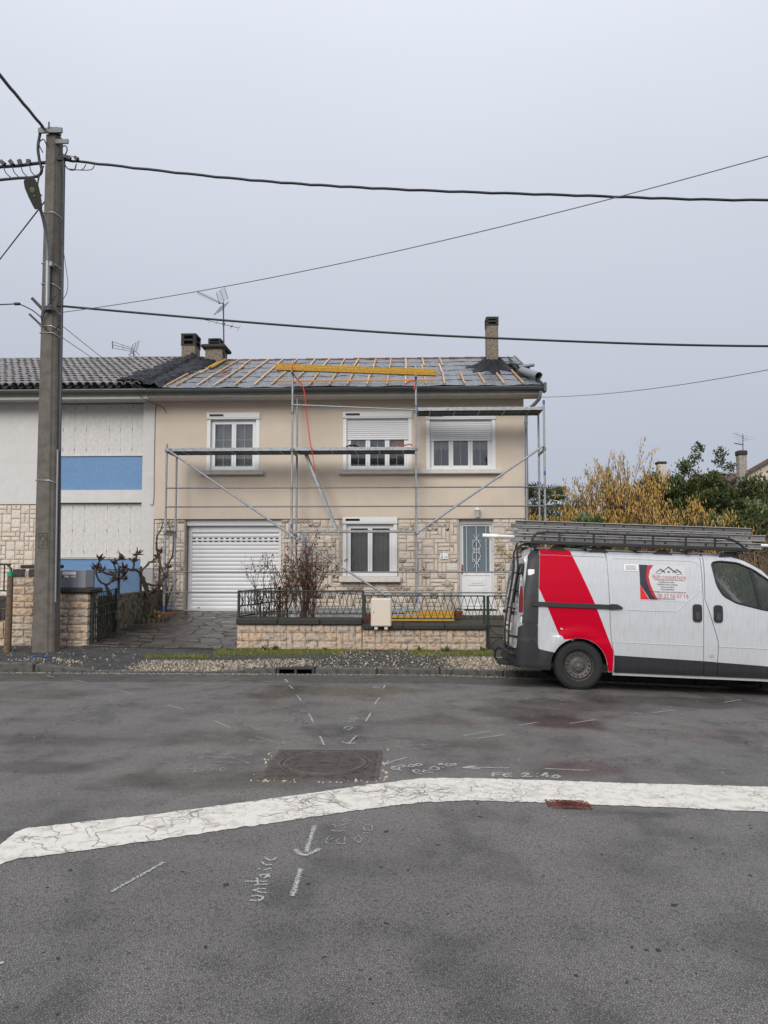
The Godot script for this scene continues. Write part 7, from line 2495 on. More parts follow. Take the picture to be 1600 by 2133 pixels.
	for z in [-0.25, -1.56]:
		lpart("headlight", cboxl(V(0.10, 0.16, 0.34), 0.03), mat(0.5, 0.5, 0.52, 0.1), v, T(V(3.66, 0.80, z)))
	lpart("grille", cboxl(V(0.04, 0.16, 0.7), 0.01), M.black, v, T(V(3.82, 0.62, -HALF)))
	# floor, bulkhead, cab
	lpart("floor_pan", cboxl(V(4.3, 0.08, 1.55), 0.01), gap, v, T(V(1.3, 0.30, -HALF)))
	lpart("bulkhead", cboxl(V(0.03, 1.45, 1.5), 0.01), gap, v, T(V(1.60, 1.05, -HALF)))
	lpart("dashboard", cboxl(V(0.6, 0.38, 1.45), 0.1), mat(0.02, 0.02, 0.021, 0.7), v, T(V(2.72, 0.97, -HALF)))
	for z in [-0.42, -1.38]:
		var seat := lpart("seat", cboxl(V(0.5, 0.14, 0.5), 0.05), mat(0.03, 0.032, 0.035, 0.9), v, T(V(2.05, 0.74, z)))
		lpart("seat_back", cboxl(V(0.14, 0.62, 0.46), 0.05), mat(0.03, 0.032, 0.035, 0.9), seat, T(V(-0.24, 0.35, 0), Vector3.ONE, V(0, 0, 0.2)))
		lpart("headrest", cboxl(V(0.09, 0.17, 0.26), 0.04), mat(0.03, 0.032, 0.035, 0.9), seat, T(V(-0.32, 0.76, 0)))
	var wheel_b := Basis(V(0, 0, 1), 0.5)
	lpart("steering_wheel", tubes([arc(V(2.36, 1.22, -1.38), V(0.10, 0.155, 0), V(0, 0, 0.185), 0, TAU, 20), [V(2.36, 1.22, -1.565), V(2.36, 1.22, -1.195)], [V(2.36, 1.22, -1.38), V(2.60, 1.05, -1.38)]], 0.016, 7), mat(0.035, 0.035, 0.037, 0.5), v)
	# sliding door rail
	lpart("door_rail", panel(rounded([-0.655, 1.094, 0.44, 1.091, 0.44, 1.150, -0.655, 1.155], 0.02), F, 0.028, 0.04, 0.05), M.black, v)
	lpart("rail_cover", panel(rounded([0.40, 1.085, 0.57, 1.10, 0.57, 1.12, 0.50, 1.16, 0.40, 1.16], 0.02), F, 0.036, 0.05, 0.05), M.black, v)
	# vent plate and lettered panel
	var vp := lpart("vent_plate", panel(poly([0.607, 1.620, 0.797, 1.620, 0.797, 1.712, 0.607, 1.712]), F, 0.006, 0.008), mat(0.74, 0.74, 0.74, 0.4), sd)
	for k in 5:
		lpart("louvre", panel(poly([0.63, 1.635 + k * 0.014, 0.775, 1.635 + k * 0.014, 0.775, 1.642 + k * 0.014, 0.63, 1.642 + k * 0.014]), F, 0.011, 0.006), mat(0.45, 0.45, 0.46, 0.4), vp)
	make_van_sign(sd, F)
	lpart("sticker", panel(poly([1.73, 0.50, 1.79, 0.50, 1.79, 0.535, 1.73, 0.535]), F, 0.003, 0.0), mat(0.42, 0.35, 0.28, 0.6), v)
	# fuel cap seam and wheel-arch liners
	for ax in [0.0, 2.97]:
		var liner := st()
		for k in 18:
			var t0 := PI * k / 18
			var t1 := PI * (k + 1) / 18
			quad(liner, V(ax + 0.40 * cos(t0), 0.31 + 0.40 * sin(t0), -0.02), V(ax + 0.40 * cos(t1), 0.31 + 0.40 * sin(t1), -0.02), V(ax + 0.40 * cos(t1), 0.31 + 0.40 * sin(t1), -0.35), V(ax + 0.40 * cos(t0), 0.31 + 0.40 * sin(t0), -0.35))
		lpart("arch_liner", fin(liner), gap, v)
		for z in [-0.115, -2 * HALF + 0.115]:
			wheel(v, V(ax, 0.318, z), z > -1.0, tyre, steel)
	# tow hitch
	lpart("tow_bar", cboxl(V(0.22, 0.07, 0.30), 0.01), M.black, v, T(V(-0.90, 0.27, -0.75)))
	var ball := st()
	tube(ball, smooth_path([V(-0.88, 0.28, -0.905), V(-1.0, 0.28, -0.905), V(-1.03, 0.33, -0.905), V(-1.03, 0.40, -0.905)], 4), 0.02, 8)
	lathe(ball, [Vector2(0, 0.46), Vector2(0.022, 0.455), Vector2(0.032, 0.43), Vector2(0.022, 0.405), Vector2(0, 0.40)], 12, V(-1.03, 0, -0.905))
	lpart("tow_ball", ball.commit(), M.black, v)
	# ladder on the left rear door
	var ladder := []
	var stile := func(z: float) -> Array:
		return smooth_path([V(-0.52, 1.97, z), V(-0.70, 1.96, z), V(-0.80, 1.86, z), tailgate(Vector2(z, 1.6)) + V(-0.06, 0, 0), tailgate(Vector2(z, 1.1)) + V(-0.06, 0, 0), tailgate(Vector2(z, 0.75)) + V(-0.07, 0, 0), V(-0.90, 0.45, z)], 5)
	var rl := lpart("rear_ladder", tubes([stile.call(-0.42), stile.call(-0.74)], 0.0145, 7), M.black_iron, v)
	for y in [0.55, 0.80, 1.05, 1.30, 1.55, 1.78]:
		lpart("rung", bar(tailgate(Vector2(-0.42, y)) + V(-0.062, 0, 0), tailgate(Vector2(-0.74, y)) + V(-0.062, 0, 0), 0.012, 6), M.black_iron, rl)
	lpart("ladder_bracket", bar(tailgate(Vector2(-0.45, 0.66)) + V(-0.06, 0, 0), tailgate(Vector2(-0.12, 0.66)) + V(-0.02, 0, 0), 0.018, 6), M.black_iron, rl)
	lpart("wiper_knob", bar(tailgate(Vector2(-0.36, 1.06)) + V(-0.09, 0, 0), tailgate(Vector2(-0.22, 1.04)) + V(-0.06, 0, 0), 0.016, 6), M.black_iron, rl)
	make_rack(v)

func cboxl(size: Vector3, c := 0.008) -> ArrayMesh:
	return cbox(size, c)

func panel_tube(lists: Array, surf: Callable, r: float) -> ArrayMesh:
	var s := st()
	for l in lists:
		var path := []
		for i in range(0, l.size() - 2, 2):
			var a := Vector2(l[i], l[i + 1])
			var b := Vector2(l[i + 2], l[i + 3])
			var n := maxi(1, int(a.distance_to(b) / 0.06))
			for k in n:
				path.append(surf.call(a.lerp(b, float(k) / n)))
		path.append(surf.call(Vector2(l[-2], l[-1])))
		tube(s, path, r, 6)
	return s.commit()

func wheel(v: Node3D, c: Vector3, near: bool, tyre: Material, steel: Material) -> void:
	var b := Basis(V(1, 0, 0), PI / 2 if near else -PI / 2)
	var s := st()
	lathe(s, [Vector2(0.205, 0.075), Vector2(0.225, 0.095), Vector2(0.28, 0.102), Vector2(0.312, 0.085), Vector2(0.321, 0.06), Vector2(0.322, -0.06), Vector2(0.31, -0.09), Vector2(0.22, -0.1)], 40, c, b)
	for k in 60:
		var t := TAU * k / 60
		for o in [0.045, -0.03]:
			box(s, c + b * V(cos(t) * 0.322, o, sin(t) * 0.322), V(0.012, 0.045, 0.018), b * Basis(V(0, 1, 0), -t))
	var w := lpart("wheel", s.commit(), tyre, v)
	var rim := st()
	lathe(rim, [Vector2(0.0, 0.062), Vector2(0.06, 0.062), Vector2(0.075, 0.05), Vector2(0.11, 0.032), Vector2(0.13, 0.042), Vector2(0.172, 0.056), Vector2(0.186, 0.03), Vector2(0.196, 0.06), Vector2(0.208, 0.078), Vector2(0.21, 0.05)], 36, c, b)
	lpart("rim", rim.commit(), steel, w)
	var hub := st()
	lathe(hub, [Vector2(0.0, 0.082), Vector2(0.026, 0.08), Vector2(0.034, 0.07), Vector2(0.036, 0.055)], 16, c, b)
	lpart("hub_cap", hub.commit(), mat(0.14, 0.135, 0.13, 0.5, 0.4), w)
	for k in 16:
		var t := TAU * k / 16
		var h := st()
		lathe(h, [Vector2(0.0, 0.003), Vector2(0.0145, 0.003), Vector2(0.0155, 0.0)], 8, c + b * V(cos(t) * 0.152, 0.0495, sin(t) * 0.152), b)
		lpart("rim_hole", h.commit(), M.black, w)
	for k in 5:
		var t := TAU * k / 5 + 0.3
		var h := st()
		lathe(h, [Vector2(0.0, 0.016), Vector2(0.011, 0.014), Vector2(0.013, 0.0)], 6, c + b * V(cos(t) * 0.060, 0.060, sin(t) * 0.060), b)
		lpart("wheel_nut", h.commit(), mat(0.12, 0.115, 0.11, 0.4, 0.6), w)

func make_van_sign(sd: Node3D, F: Callable) -> void:
	var sign_white := mat(0.56, 0.55, 0.56, 0.3)
	var ink := mat(0.012, 0.012, 0.018, 0.5)
	var crimson := mat(0.42, 0.008, 0.02, 0.4)
	var navy := mat(0.012, 0.014, 0.028, 0.4)
	var bright := mat(0.62, 0.01, 0.012, 0.35)
	var sg := lpart("lettered_panel", panel(poly([0.812, 1.235, 1.437, 1.228, 1.437, 1.708, 0.812, 1.715]), F, 0.004, 0.004, 0.04), sign_white, sd)
	lpart("dark_band", panel(poly([0.814, 1.45, 0.86, 1.36, 0.93, 1.242, 0.814, 1.242, 0.814, 1.712, 0.99, 1.710, 0.93, 1.64, 0.90, 1.55, 0.92, 1.45, 0.97, 1.33, 1.03, 1.242, 0.94, 1.242, 0.86, 1.37]), F, 0.0055, 0.0, 0.04), navy, sg)
	lpart("red_swoosh", panel(poly([0.93, 1.71, 1.01, 1.709, 0.955, 1.64, 0.935, 1.55, 0.95, 1.46, 0.99, 1.35, 1.05, 1.242, 1.02, 1.242, 0.955, 1.33, 0.915, 1.45, 0.90, 1.55, 0.91, 1.63]), F, 0.0068, 0.0, 0.04), crimson, sg)
	lpart("red_corner", panel(poly([0.814, 1.44, 0.87, 1.34, 0.93, 1.243, 0.814, 1.243]), F, 0.0072, 0.0, 0.04), bright, sg)
	# roof-shaped emblem of three gables
	var put := func(x: float, y: float) -> Transform3D:
		var p: Vector3 = F.call(Vector2(x, y))
		var up: Vector3 = (F.call(Vector2(x, y + 0.03)) - F.call(Vector2(x, y - 0.03))).normalized()
		var n := V(1, 0, 0).cross(up).normalized()
		return Transform3D(Basis(V(1, 0, 0), up, n), p + n * 0.006)
	for e in [[1.21, 1.645, 0.095, 0.075], [1.10, 1.632, 0.058, 0.045], [1.32, 1.632, 0.058, 0.045]]:
		var g := st()
		for sx in [-1, 1]:
			box(g, V(sx * e[2] / 2, e[3] / 2 - 0.006, 0), V(sqrt(e[2] * e[2] + e[3] * e[3]) * 1.06, 0.015 if sx > 0 else 0.009, 0.002), Basis(V(0, 0, 1), -sx * atan2(e[3], e[2])))
		var big: bool = e[2] > 0.08
		for q in ([[-0.008, 0.008], [0.008, 0.008], [-0.008, -0.008], [0.008, -0.008]] if big else [[0, 0.004]]):
			box(g, V(q[0], q[1], 0), V(0.012, 0.012, 0.002))
		lpart("gable_emblem", fin(g), ink, sg, put.call(e[0], e[1] - (0.02 if big else 0.01)))
	var base_line := st()
	for sx in [-1, 1]:
		box(base_line, V(sx * 0.14, 0, 0), V(0.09, 0.004, 0.002))
	lpart("emblem_line", fin(base_line), ink, sg, put.call(1.21, 1.598))
	for e in [["Bob couverture", 0.047, 1.21, 1.555, crimson], ["Nettoyage entretien de toiture", 0.0215, 1.215, 1.516, ink], ["Façade/terrasse", 0.0215, 1.17, 1.484, ink], ["Isolation de combles", 0.0215, 1.18, 1.452, ink], ["Pose de velux", 0.0215, 1.18, 1.418, ink], ["Terrassement", 0.0215, 1.18, 1.386, ink], ["Nettoyage panneaux photovoltaïques", 0.0205, 1.19, 1.351, ink], ["06 37 50 07 15", 0.046, 1.25, 1.298, crimson], ["bobcouverture@outlook.com", 0.024, 1.06, 1.260, ink]]:
		var xf: Transform3D = put.call(e[2], e[3])
		text_part(e[0], e[1], xf.origin, e[4], sg, "lettering", true, 0.0016, xf.basis)

# ---------------------------------------------------------------- roof rack of the van and the ladders on it
func make_rack(v: Node3D) -> void:
	var z0 := -0.10
	var z1 := -1.71
	var rk := lpart("roof_rack", cbox(V(2.95, 0.05, 0.03), 0.008), M.black_iron, v, T(V(0.82, 1.97, z0)))
	lpart("side_beam", cbox(V(2.95, 0.05, 0.03), 0.008), M.black_iron, rk, T(V(0, 0, z1 - z0)))
	for z in [0.0, z1 - z0]:
		lpart("top_rail", tubes([smooth_path([V(-1.47, -0.02, z), V(-1.455, 0.06, z), V(-1.40, 0.125, z), V(-1.30, 0.14, z), V(-1.08, 0.145, z), V(0.0, 0.148, z), V(1.0, 0.15, z), V(1.18, 0.145, z), V(1.32, 0.10, z), V(1.47, -0.015, z)], 5)], 0.017, 8), M.black_iron, rk)
		for x in [-1.09, -0.62, -0.195, 0.19, 0.635, 1.03]:
			lpart("upright", cbox(V(0.028, 0.15, 0.02), 0.004), M.black_iron, rk, T(V(x, 0.07, z)))
	for x in [-1.40, -0.7, 0.0, 0.7, 1.35]:
		lpart("cross_bar", cbox(V(0.05, 0.04, z0 - z1), 0.008), M.black_iron, rk, T(V(x, -0.045, (z1 - z0) / 2)))
	for x in [-1.10, -0.53, 0.35, 1.25]:
		for z in [-0.08, z1 - z0 + 0.08]:
			var s := st()
			var w := 0.13
			quad(s, V(x - w, -0.10, z), V(x - 0.045, -0.03, z), V(x + 0.045, -0.03, z), V(x + w, -0.10, z))
			quad(s, V(x - w, -0.10, z - 0.04), V(x + w, -0.10, z - 0.04), V(x + 0.045, -0.03, z - 0.04), V(x - 0.045, -0.03, z - 0.04))
			quad(s, V(x - w, -0.10, z), V(x - w, -0.10, z - 0.04), V(x - 0.045, -0.03, z - 0.04), V(x - 0.045, -0.03, z))
			quad(s, V(x + w, -0.10, z - 0.04), V(x + w, -0.10, z), V(x + 0.045, -0.03, z), V(x + 0.045, -0.03, z - 0.04))
			lpart("rack_foot", fin(s), M.black_iron, rk)
	# ladders are things of their own, lying on the rack
	var alu := grain(mat(0.23, 0.222, 0.21, 0.45, 0.1), TX.faint, 0.3, TX.soft, 0.7)  # stile webs: side shade painted into the grey
	var worn := grain(mat(0.12, 0.115, 0.11, 0.5, 0.1), TX.soft, 0.25)  # top ladder: shade of its inner faces painted in as a darker grey
	var vt := v.transform
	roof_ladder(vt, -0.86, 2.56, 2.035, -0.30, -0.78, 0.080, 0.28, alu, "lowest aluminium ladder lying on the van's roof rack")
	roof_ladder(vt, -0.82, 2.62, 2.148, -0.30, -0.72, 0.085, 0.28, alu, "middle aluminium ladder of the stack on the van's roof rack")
	roof_ladder(vt, -0.83, 2.50, 2.262, -0.46, -0.98, 0.075, 0.28, worn, "topmost shade-painted ladder of the stack on the van's roof rack")
	var pole := thing("white_tube", "white telescopic tube sticking out behind the ladders on the van", "tube", vt * V(0.7, 2.09, -0.84))
	pole.basis = vt.basis
	lpart("tube", bar(V(-1.75, 0, 0), V(2.2, 0, 0), 0.024, 10), M.pvc, pole)
	lpart("tube_end", bar(V(-1.96, 0, 0), V(-1.75, 0, 0), 0.030, 10), M.paper, pole)

func roof_ladder(vt: Transform3D, x0: float, x1: float, y: float, za: float, zb: float, h: float, pitch: float, m: Material, label: String) -> void:
	var l := thing("aluminium_ladder", label, "ladder", vt * V((x0 + x1) / 2, y - h / 2, (za + zb) / 2), "ladders on the van")
	l.basis = vt.basis
	var n := int((x1 - x0) / pitch)
	var len := x1 - x0
	var flange := mat(0.38, 0.37, 0.355, 0.4, 0.1)  # paler than the web: sky light on the top faces painted in
	for z in [za, zb]:
		var zz: float = z - (za + zb) / 2
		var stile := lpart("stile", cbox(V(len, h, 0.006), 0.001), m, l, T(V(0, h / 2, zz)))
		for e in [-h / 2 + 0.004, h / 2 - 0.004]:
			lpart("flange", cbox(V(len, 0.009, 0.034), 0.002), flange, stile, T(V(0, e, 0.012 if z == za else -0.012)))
	for k in n:
		var x := -len / 2 + pitch * (k + 0.5)
		lpart("rung", bar(V(x, h / 2, -(za - zb) / 2), V(x, h / 2, (za - zb) / 2), 0.014, 8), m, l)
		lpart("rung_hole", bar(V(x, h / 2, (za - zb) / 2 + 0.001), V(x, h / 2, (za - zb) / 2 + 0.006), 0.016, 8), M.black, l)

# ---------------------------------------------------------------- plants
# a branch that forks; tips collects [place, direction] along the outer twigs
func grow(s: SurfaceTool, p: Vector3, d: Vector3, l: float, r: float, level: int, o: Dictionary, tips: Array) -> void:
	var n := 4
	var pts := [p]
	var rad := [r]
	var q := p
	var e := d
	for k in n:
		e = (e + V(R.randfn(), R.randfn(), R.randfn()) * o.bend + V(0, o.lift, 0)).normalized()
		q += e * l / n
		pts.append(q)
		rad.append(r * lerpf(1.0, o.taper, (k + 1.0) / n))
		if level <= o.tips:
			tips.append([q, e])
	tube(s, pts, rad, 6 if level > 2 else 4 if level > 1 else 3, false)
	if level <= 1:
		return
	var kids: int = o.kids
	for k in kids:
		var t := lerpf(o.first, 1.0, (k + rr(0.2, 1.0)) / kids)
		var i := clampi(int(t * n), 1, n)
		var side := e.cross(V(R.randfn(), R.randfn(), R.randfn())).normalized()
		var dd := (e + side * rr(o.spread * 0.6, o.spread * 1.3)).normalized()
		grow(s, pts[i], dd, l * rr(o.shrink * 0.8, o.shrink * 1.15), rad[i] * rr(0.5, 0.72), level - 1, o, tips)

func plant(called: String, label: String, category: String, at: Vector3, group := "") -> Node3D:
	return thing(called, label, category, at, group)

func make_plants() -> void:
	R.seed = 123
	make_roses()
	make_pollards()
	make_climber()
	make_hazel()
	make_evergreens()
	make_right_side()

func make_roses() -> void:
	for e in [[-2.85, -14.75, 2.0, 8, "leggy rose bush with dry leaves behind the green fence"], [-2.0, -14.85, 2.35, 20, "dense rose bush with brown leaves before the stone wall"], [-2.42, -15.0, 1.9, 8, "thin rose bush between the leggy and the dense rose bush"]]:
		var c := V(e[0], land_y(e[0], e[1]) - 0.02, e[1])
		var p := plant("rose_bush", e[4], "bush", c, "rose bushes")
		var s := st()
		var tips := []
		for k in e[3]:
			var a := c + V(rr(-0.16, 0.16), 0, rr(-0.12, 0.12))
			grow(s, a, V(rr(-0.30, 0.30), 1.0, rr(-0.25, 0.25)).normalized(), e[2] * rr(0.5, 0.8), rr(0.008, 0.016), 3, {"bend": 0.13, "lift": 0.05, "taper": 0.6, "kids": 3, "first": 0.45, "spread": 0.5, "shrink": 0.42, "tips": 2}, tips)
		part("stems", s.commit(), M.red_bark, p)
		var pl := []
		var ti := []
		for t in tips:
			if R.randf() < 0.35:
				continue
			for k in R.randi_range(1, 4):
				pl.append(T(t[0] + V(rr(-0.03, 0.03), rr(-0.03, 0.03), rr(-0.03, 0.03)), Vector3.ONE * rr(0.03, 0.065), V(rr(1.0, 3.2), rr(0, TAU), rr(-0.6, 0.6))))
				var g := rr(0.4, 1.3)
				ti.append(Color(g * 0.75, g * 1.15, g * 0.9) if R.randf() < 0.5 else Color(g * 1.2, g * 0.8, g * 0.8))
		many("leaves", leaf(), M.leaf_dry, pl, ti, p).set_meta("kind", "stuff")

func make_pollards() -> void:
	# gnarled pruned vines trained along the chain-link fence
	for e in [["gnarled pruned vine whose trunk rises at the end of the side wall", V(-5.93, 0.33, -17.2), [[V(0, 0.35, 0), V(-0.10, 0.75, 0.1), V(-0.18, 1.05, 0.25)], [V(-0.18, 1.05, 0.25), V(-0.22, 1.12, 0.9), V(-0.24, 1.02, 1.6), V(-0.24, 1.1, 2.2)], [V(-0.18, 1.05, 0.25), V(0.0, 1.25, 0.1), V(0.12, 1.38, -0.1), V(0.16, 1.5, -0.15)], [V(-0.10, 0.8, 0.1), V(0.14, 0.75, 0), V(0.3, 0.95, -0.1), V(0.36, 1.15, -0.12)], [V(-0.2, 1.08, 0.6), V(-0.15, 1.3, 0.65), V(-0.10, 1.45, 0.6)], [V(0.0, 0.3, 0.05), V(-0.02, 0.55, 0.1), V(0.1, 0.6, 0.05), V(0.2, 0.72, 0.0)]], 0.055], ["gnarled pruned vine whose arms stretch along the chain link fence", V(-5.98, 0.20, -15.35), [[V(0, 0.2, 0), V(-0.08, 0.6, 0.1), V(-0.15, 0.95, 0.2)], [V(-0.15, 0.95, 0.2), V(-0.17, 1.05, -0.3), V(-0.17, 1.04, -0.9)], [V(-0.16, 1.0, -0.1), V(-0.1, 1.2, -0.15), V(-0.12, 1.38, -0.1), V(0.02, 1.5, -0.1)], [V(-0.15, 0.95, 0.2), V(-0.2, 1.05, 0.5), V(-0.18, 1.3, 0.6), V(-0.10, 1.45, 0.65)], [V(-0.17, 1.04, -0.6), V(-0.1, 1.15, -0.65), V(-0.12, 1.28, -0.6)]], 0.045]]:
		var p := plant("pruned_vine", e[0], "vine", e[1], "pruned vines")
		var s := st()
		var tips := []
		var first := true
		for path in e[2]:
			var pts := []
			for q in path:
				pts.append(e[1] + q)
			if first:
				pts.push_front(e[1] + V(0.02, -0.1, 0))
			var sm := smooth_path(pts, 5)
			var rad := []
			for k in sm.size():
				sm[k] += V(R.randfn(), R.randfn(), R.randfn()) * 0.010
				rad.append(e[3] * (0.95 if first else 0.46) * lerpf(1.1, 0.75, float(k) / sm.size()) * rr(0.8, 1.25))
			tube(s, sm, rad, 7)
			if not first:
				tips.append(pts[-1])
				tips.append(pts[-2])
			first = false
		part("trunk", s.commit(), M.bark, p)
		var t := st()
		for q in tips:
			# knuckles of old cuts
			for k in 13:
				var d := V(R.randfn(), R.randfn() * 0.7 + 0.55, R.randfn()).normalized()
				var l := rr(0.05, 0.15)
				tube(t, [q - d * 0.02, q + d * l * 0.5, q + d * l + V(0, 0.02, 0)], [0.026, 0.017, 0.006], 5)
		part("knuckles", t.commit(), M.red_bark, p)

func make_climber() -> void:
	var c := V(-5.98, 0.36, -18.35)
	var p := plant("climbing_rose", "bare climbing rose against the stone pier left of the garage", "climber", c)
	var s := st()
	var tips := []
	for path in [[c, c + V(0.08, 0.5, 0.1), c + V(0.02, 1.0, 0.08), c + V(0.2, 1.4, 0.1), c + V(0.22, 1.75, 0.05), c + V(0.14, 2.0, 0.05), c + V(0.04, 2.2, 0.03)], [c, c + V(0.0, 0.6, 0.1), c + V(-0.12, 0.9, 0.05), c + V(0.1, 1.2, 0.1), c + V(0.32, 1.5, 0.1)], [c + V(0.02, 0.9, 0.05), c + V(-0.18, 1.4, 0.04), c + V(-0.2, 1.8, 0.04), c + V(-0.08, 2.1, 0.04), c + V(-0.1, 2.25, 0.04)], [c, c + V(0.2, 0.6, 0.12), c + V(0.35, 0.85, 0.1)]]:
		var sm := smooth_path(path, 6)
		var rad := []
		for k in sm.size():
			sm[k] += V(R.randfn(), R.randfn(), R.randfn()) * 0.007
			rad.append(lerpf(0.03, 0.008, float(k) / sm.size()))
			if k > 10:
				tips.append(sm[k])
		tube(s, sm, rad, 6)
	for k in 14:
		var q: Vector3 = tips[R.randi() % tips.size()]
		tube(s, [q, q + V(rr(-0.12, 0.12), rr(0.0, 0.15), 0.02)], [0.005, 0.003], 4)
	part("stems", s.commit(), M.bark, p)
	var pl := []
	var ti := []
	for q in tips:
		if q.y < 1.3 or R.randf() < 0.35:
			continue
		for k in 3:
			pl.append(T(q + V(rr(-0.07, 0.07), rr(-0.06, 0.06), rr(0.0, 0.07)), Vector3.ONE * rr(0.03, 0.06), V(rr(0.5, 2.8), rr(0, TAU), 0)))
			var g := rr(0.4, 1.2)
			ti.append(Color(g, g, g))
	many("leaves", leaf(), M.leaf, pl, ti, p).set_meta("kind", "stuff")
	# ring of low plants with log edging at the foot of the vine
	var bed := plant("plant_border", "little bed of low green plants by the scaffold sole", "plant", V(-5.75, 0.3, -16.9))
	leafy(bed, V(-5.72, land_y(-5.7, -16.9) + 0.05, -16.9), 0.2, 260, 0.075, M.leaf)
	var logs := thing("log_edging", "short dark log edging round the foot of the vine", "edging", V(-5.75, 0.25, -16.6))
	for k in 11:
		var t := lerpf(-0.5, PI * 0.8, k / 10.0)
		var q := V(-5.83 + 0.36 * cos(t), 0, -16.95 + 0.42 * sin(t))
		q.y = land_y(q.x, q.z)
		part("log", bar(q - V(0, 0.05, 0), q + V(0, 0.10, 0), 0.042, 7), M.bark, logs)

func catkin() -> Mesh:
	if not meshes.has("catkin"):
		var s := st()
		tube(s, [V(0, 0, 0), V(0.02, -0.25, 0), V(0.03, -0.7, 0.02), V(0.02, -1.0, 0.03)], [0.04, 0.085, 0.085, 0.02], 4, false)
		meshes.catkin = s.commit()
	return meshes.catkin

func make_hazel() -> void:
	var c := V(5.15, 0.2, -19.2)
	var p := plant("hazel_tree", "tall hazel covered in yellow catkins right of the house", "tree", c)
	var s := st()
	var tips := []
	for k in 46:
		var a := c + V(rr(-0.45, 0.45), 0, rr(-0.4, 0.4))
		var lean := Vector2(R.randfn() * 0.27, R.randfn() * 0.22)
		grow(s, a, V(lean.x, 1.0, lean.y).normalized(), rr(2.7, 3.9) * (1.0 - 0.45 * lean.length()), rr(0.016, 0.03), 4, {"bend": 0.07, "lift": 0.04, "taper": 0.62, "kids": 4, "first": 0.4, "spread": 0.42, "shrink": 0.42, "tips": 3}, tips)
	part("branches", s.commit(), M.twig, p)
	catkins(p, tips, 0.6, 5.2)
	# lower, broader bush in front to the right and left
	for e in [[V(4.15, 0.2, -18.6), 34, 2.1, "broad low hazel bush with yellow catkins beside the scaffold"], [V(6.15, 0.2, -18.9), 36, 2.35, "lower hazel bush with yellow catkins under the evergreen trees"]]:
		var b := plant("hazel_bush", e[3], "bush", e[0], "hazel bushes")
		var s2 := st()
		var tp := []
		for k in e[1]:
			var a: Vector3 = e[0] + V(rr(-0.4, 0.4), 0, rr(-0.4, 0.4))
			grow(s2, a, V(R.randfn() * 0.4, 1.0, R.randfn() * 0.3).normalized(), e[2] * rr(0.8, 1.1), rr(0.012, 0.022), 4, {"bend": 0.09, "lift": 0.03, "taper": 0.6, "kids": 4, "first": 0.4, "spread": 0.5, "shrink": 0.45, "tips": 3}, tp)
		part("branches", s2.commit(), M.twig, b)
		catkins(b, tp, 0.7, 5.0)

func catkins(p: Node3D, tips: Array, keep: float, hi: float) -> void:
	var pl := []
	var ti := []
	for t in tips:
		if R.randf() > keep or t[0].y > hi + 0.4:
			continue
		var l := rr(0.05, 0.095)
		pl.append(T(t[0] + V(rr(-0.04, 0.04), rr(-0.04, 0.01), rr(-0.04, 0.04)), V(l * 1.5, l, l * 1.5), V(rr(-0.35, 0.35), rr(0, TAU), rr(-0.35, 0.35))))
		var g := rr(0.35, 1.15)
		ti.append(Color(g, g * rr(0.78, 1.0), g * rr(0.5, 1.1)))
	many("catkins", catkin(), M.leaf_catkin, pl, ti, p).set_meta("kind", "stuff")

func crown(p: Node3D, c: Vector3, size: Vector3, lobes: int, leaves: int, leaf_size: float, m: Material, up := 0.0) -> void:
	# leaves gathered in clumps through the volume, thinner towards the outside
	var pl := []
	var ti := []
	for i in lobes:
		var d := V(R.randfn(), R.randfn(), R.randfn()).normalized() * pow(R.randf(), 0.45)
		var o := c + d * size * 0.82
		o.y += up * R.randf()
		var r := rr(0.22, 0.46) * minf(size.x, size.y) * 0.55
		var tone := rr(0.55, 1.35)
		var hue := rr(-0.18, 0.22)
		for k in leaves:
			var e := V(R.randfn(), R.randfn() * 0.9, R.randfn()) * r * 0.55
			var out := (d + e.normalized() * 0.6).normalized()
			var b := Basis.looking_at(-(out + V(rr(-0.6, 0.6), rr(-0.2, 0.8), rr(-0.6, 0.6))).normalized(), V(0.1, 1, 0.05).normalized()) * Basis(V(1, 0, 0), rr(0.6, 1.9)) * Basis(V(0, 1, 0), rr(-1, 1))
			pl.append(Transform3D(b * Basis.from_scale(Vector3.ONE * leaf_size * rr(0.6, 1.35)), o + e))
			var g := tone * rr(0.6, 1.4)
			ti.append(Color(g * (1.0 + hue), g, g * (1.0 - hue)))
	many("crown", leaf(), m, pl, ti, p).set_meta("kind", "stuff")

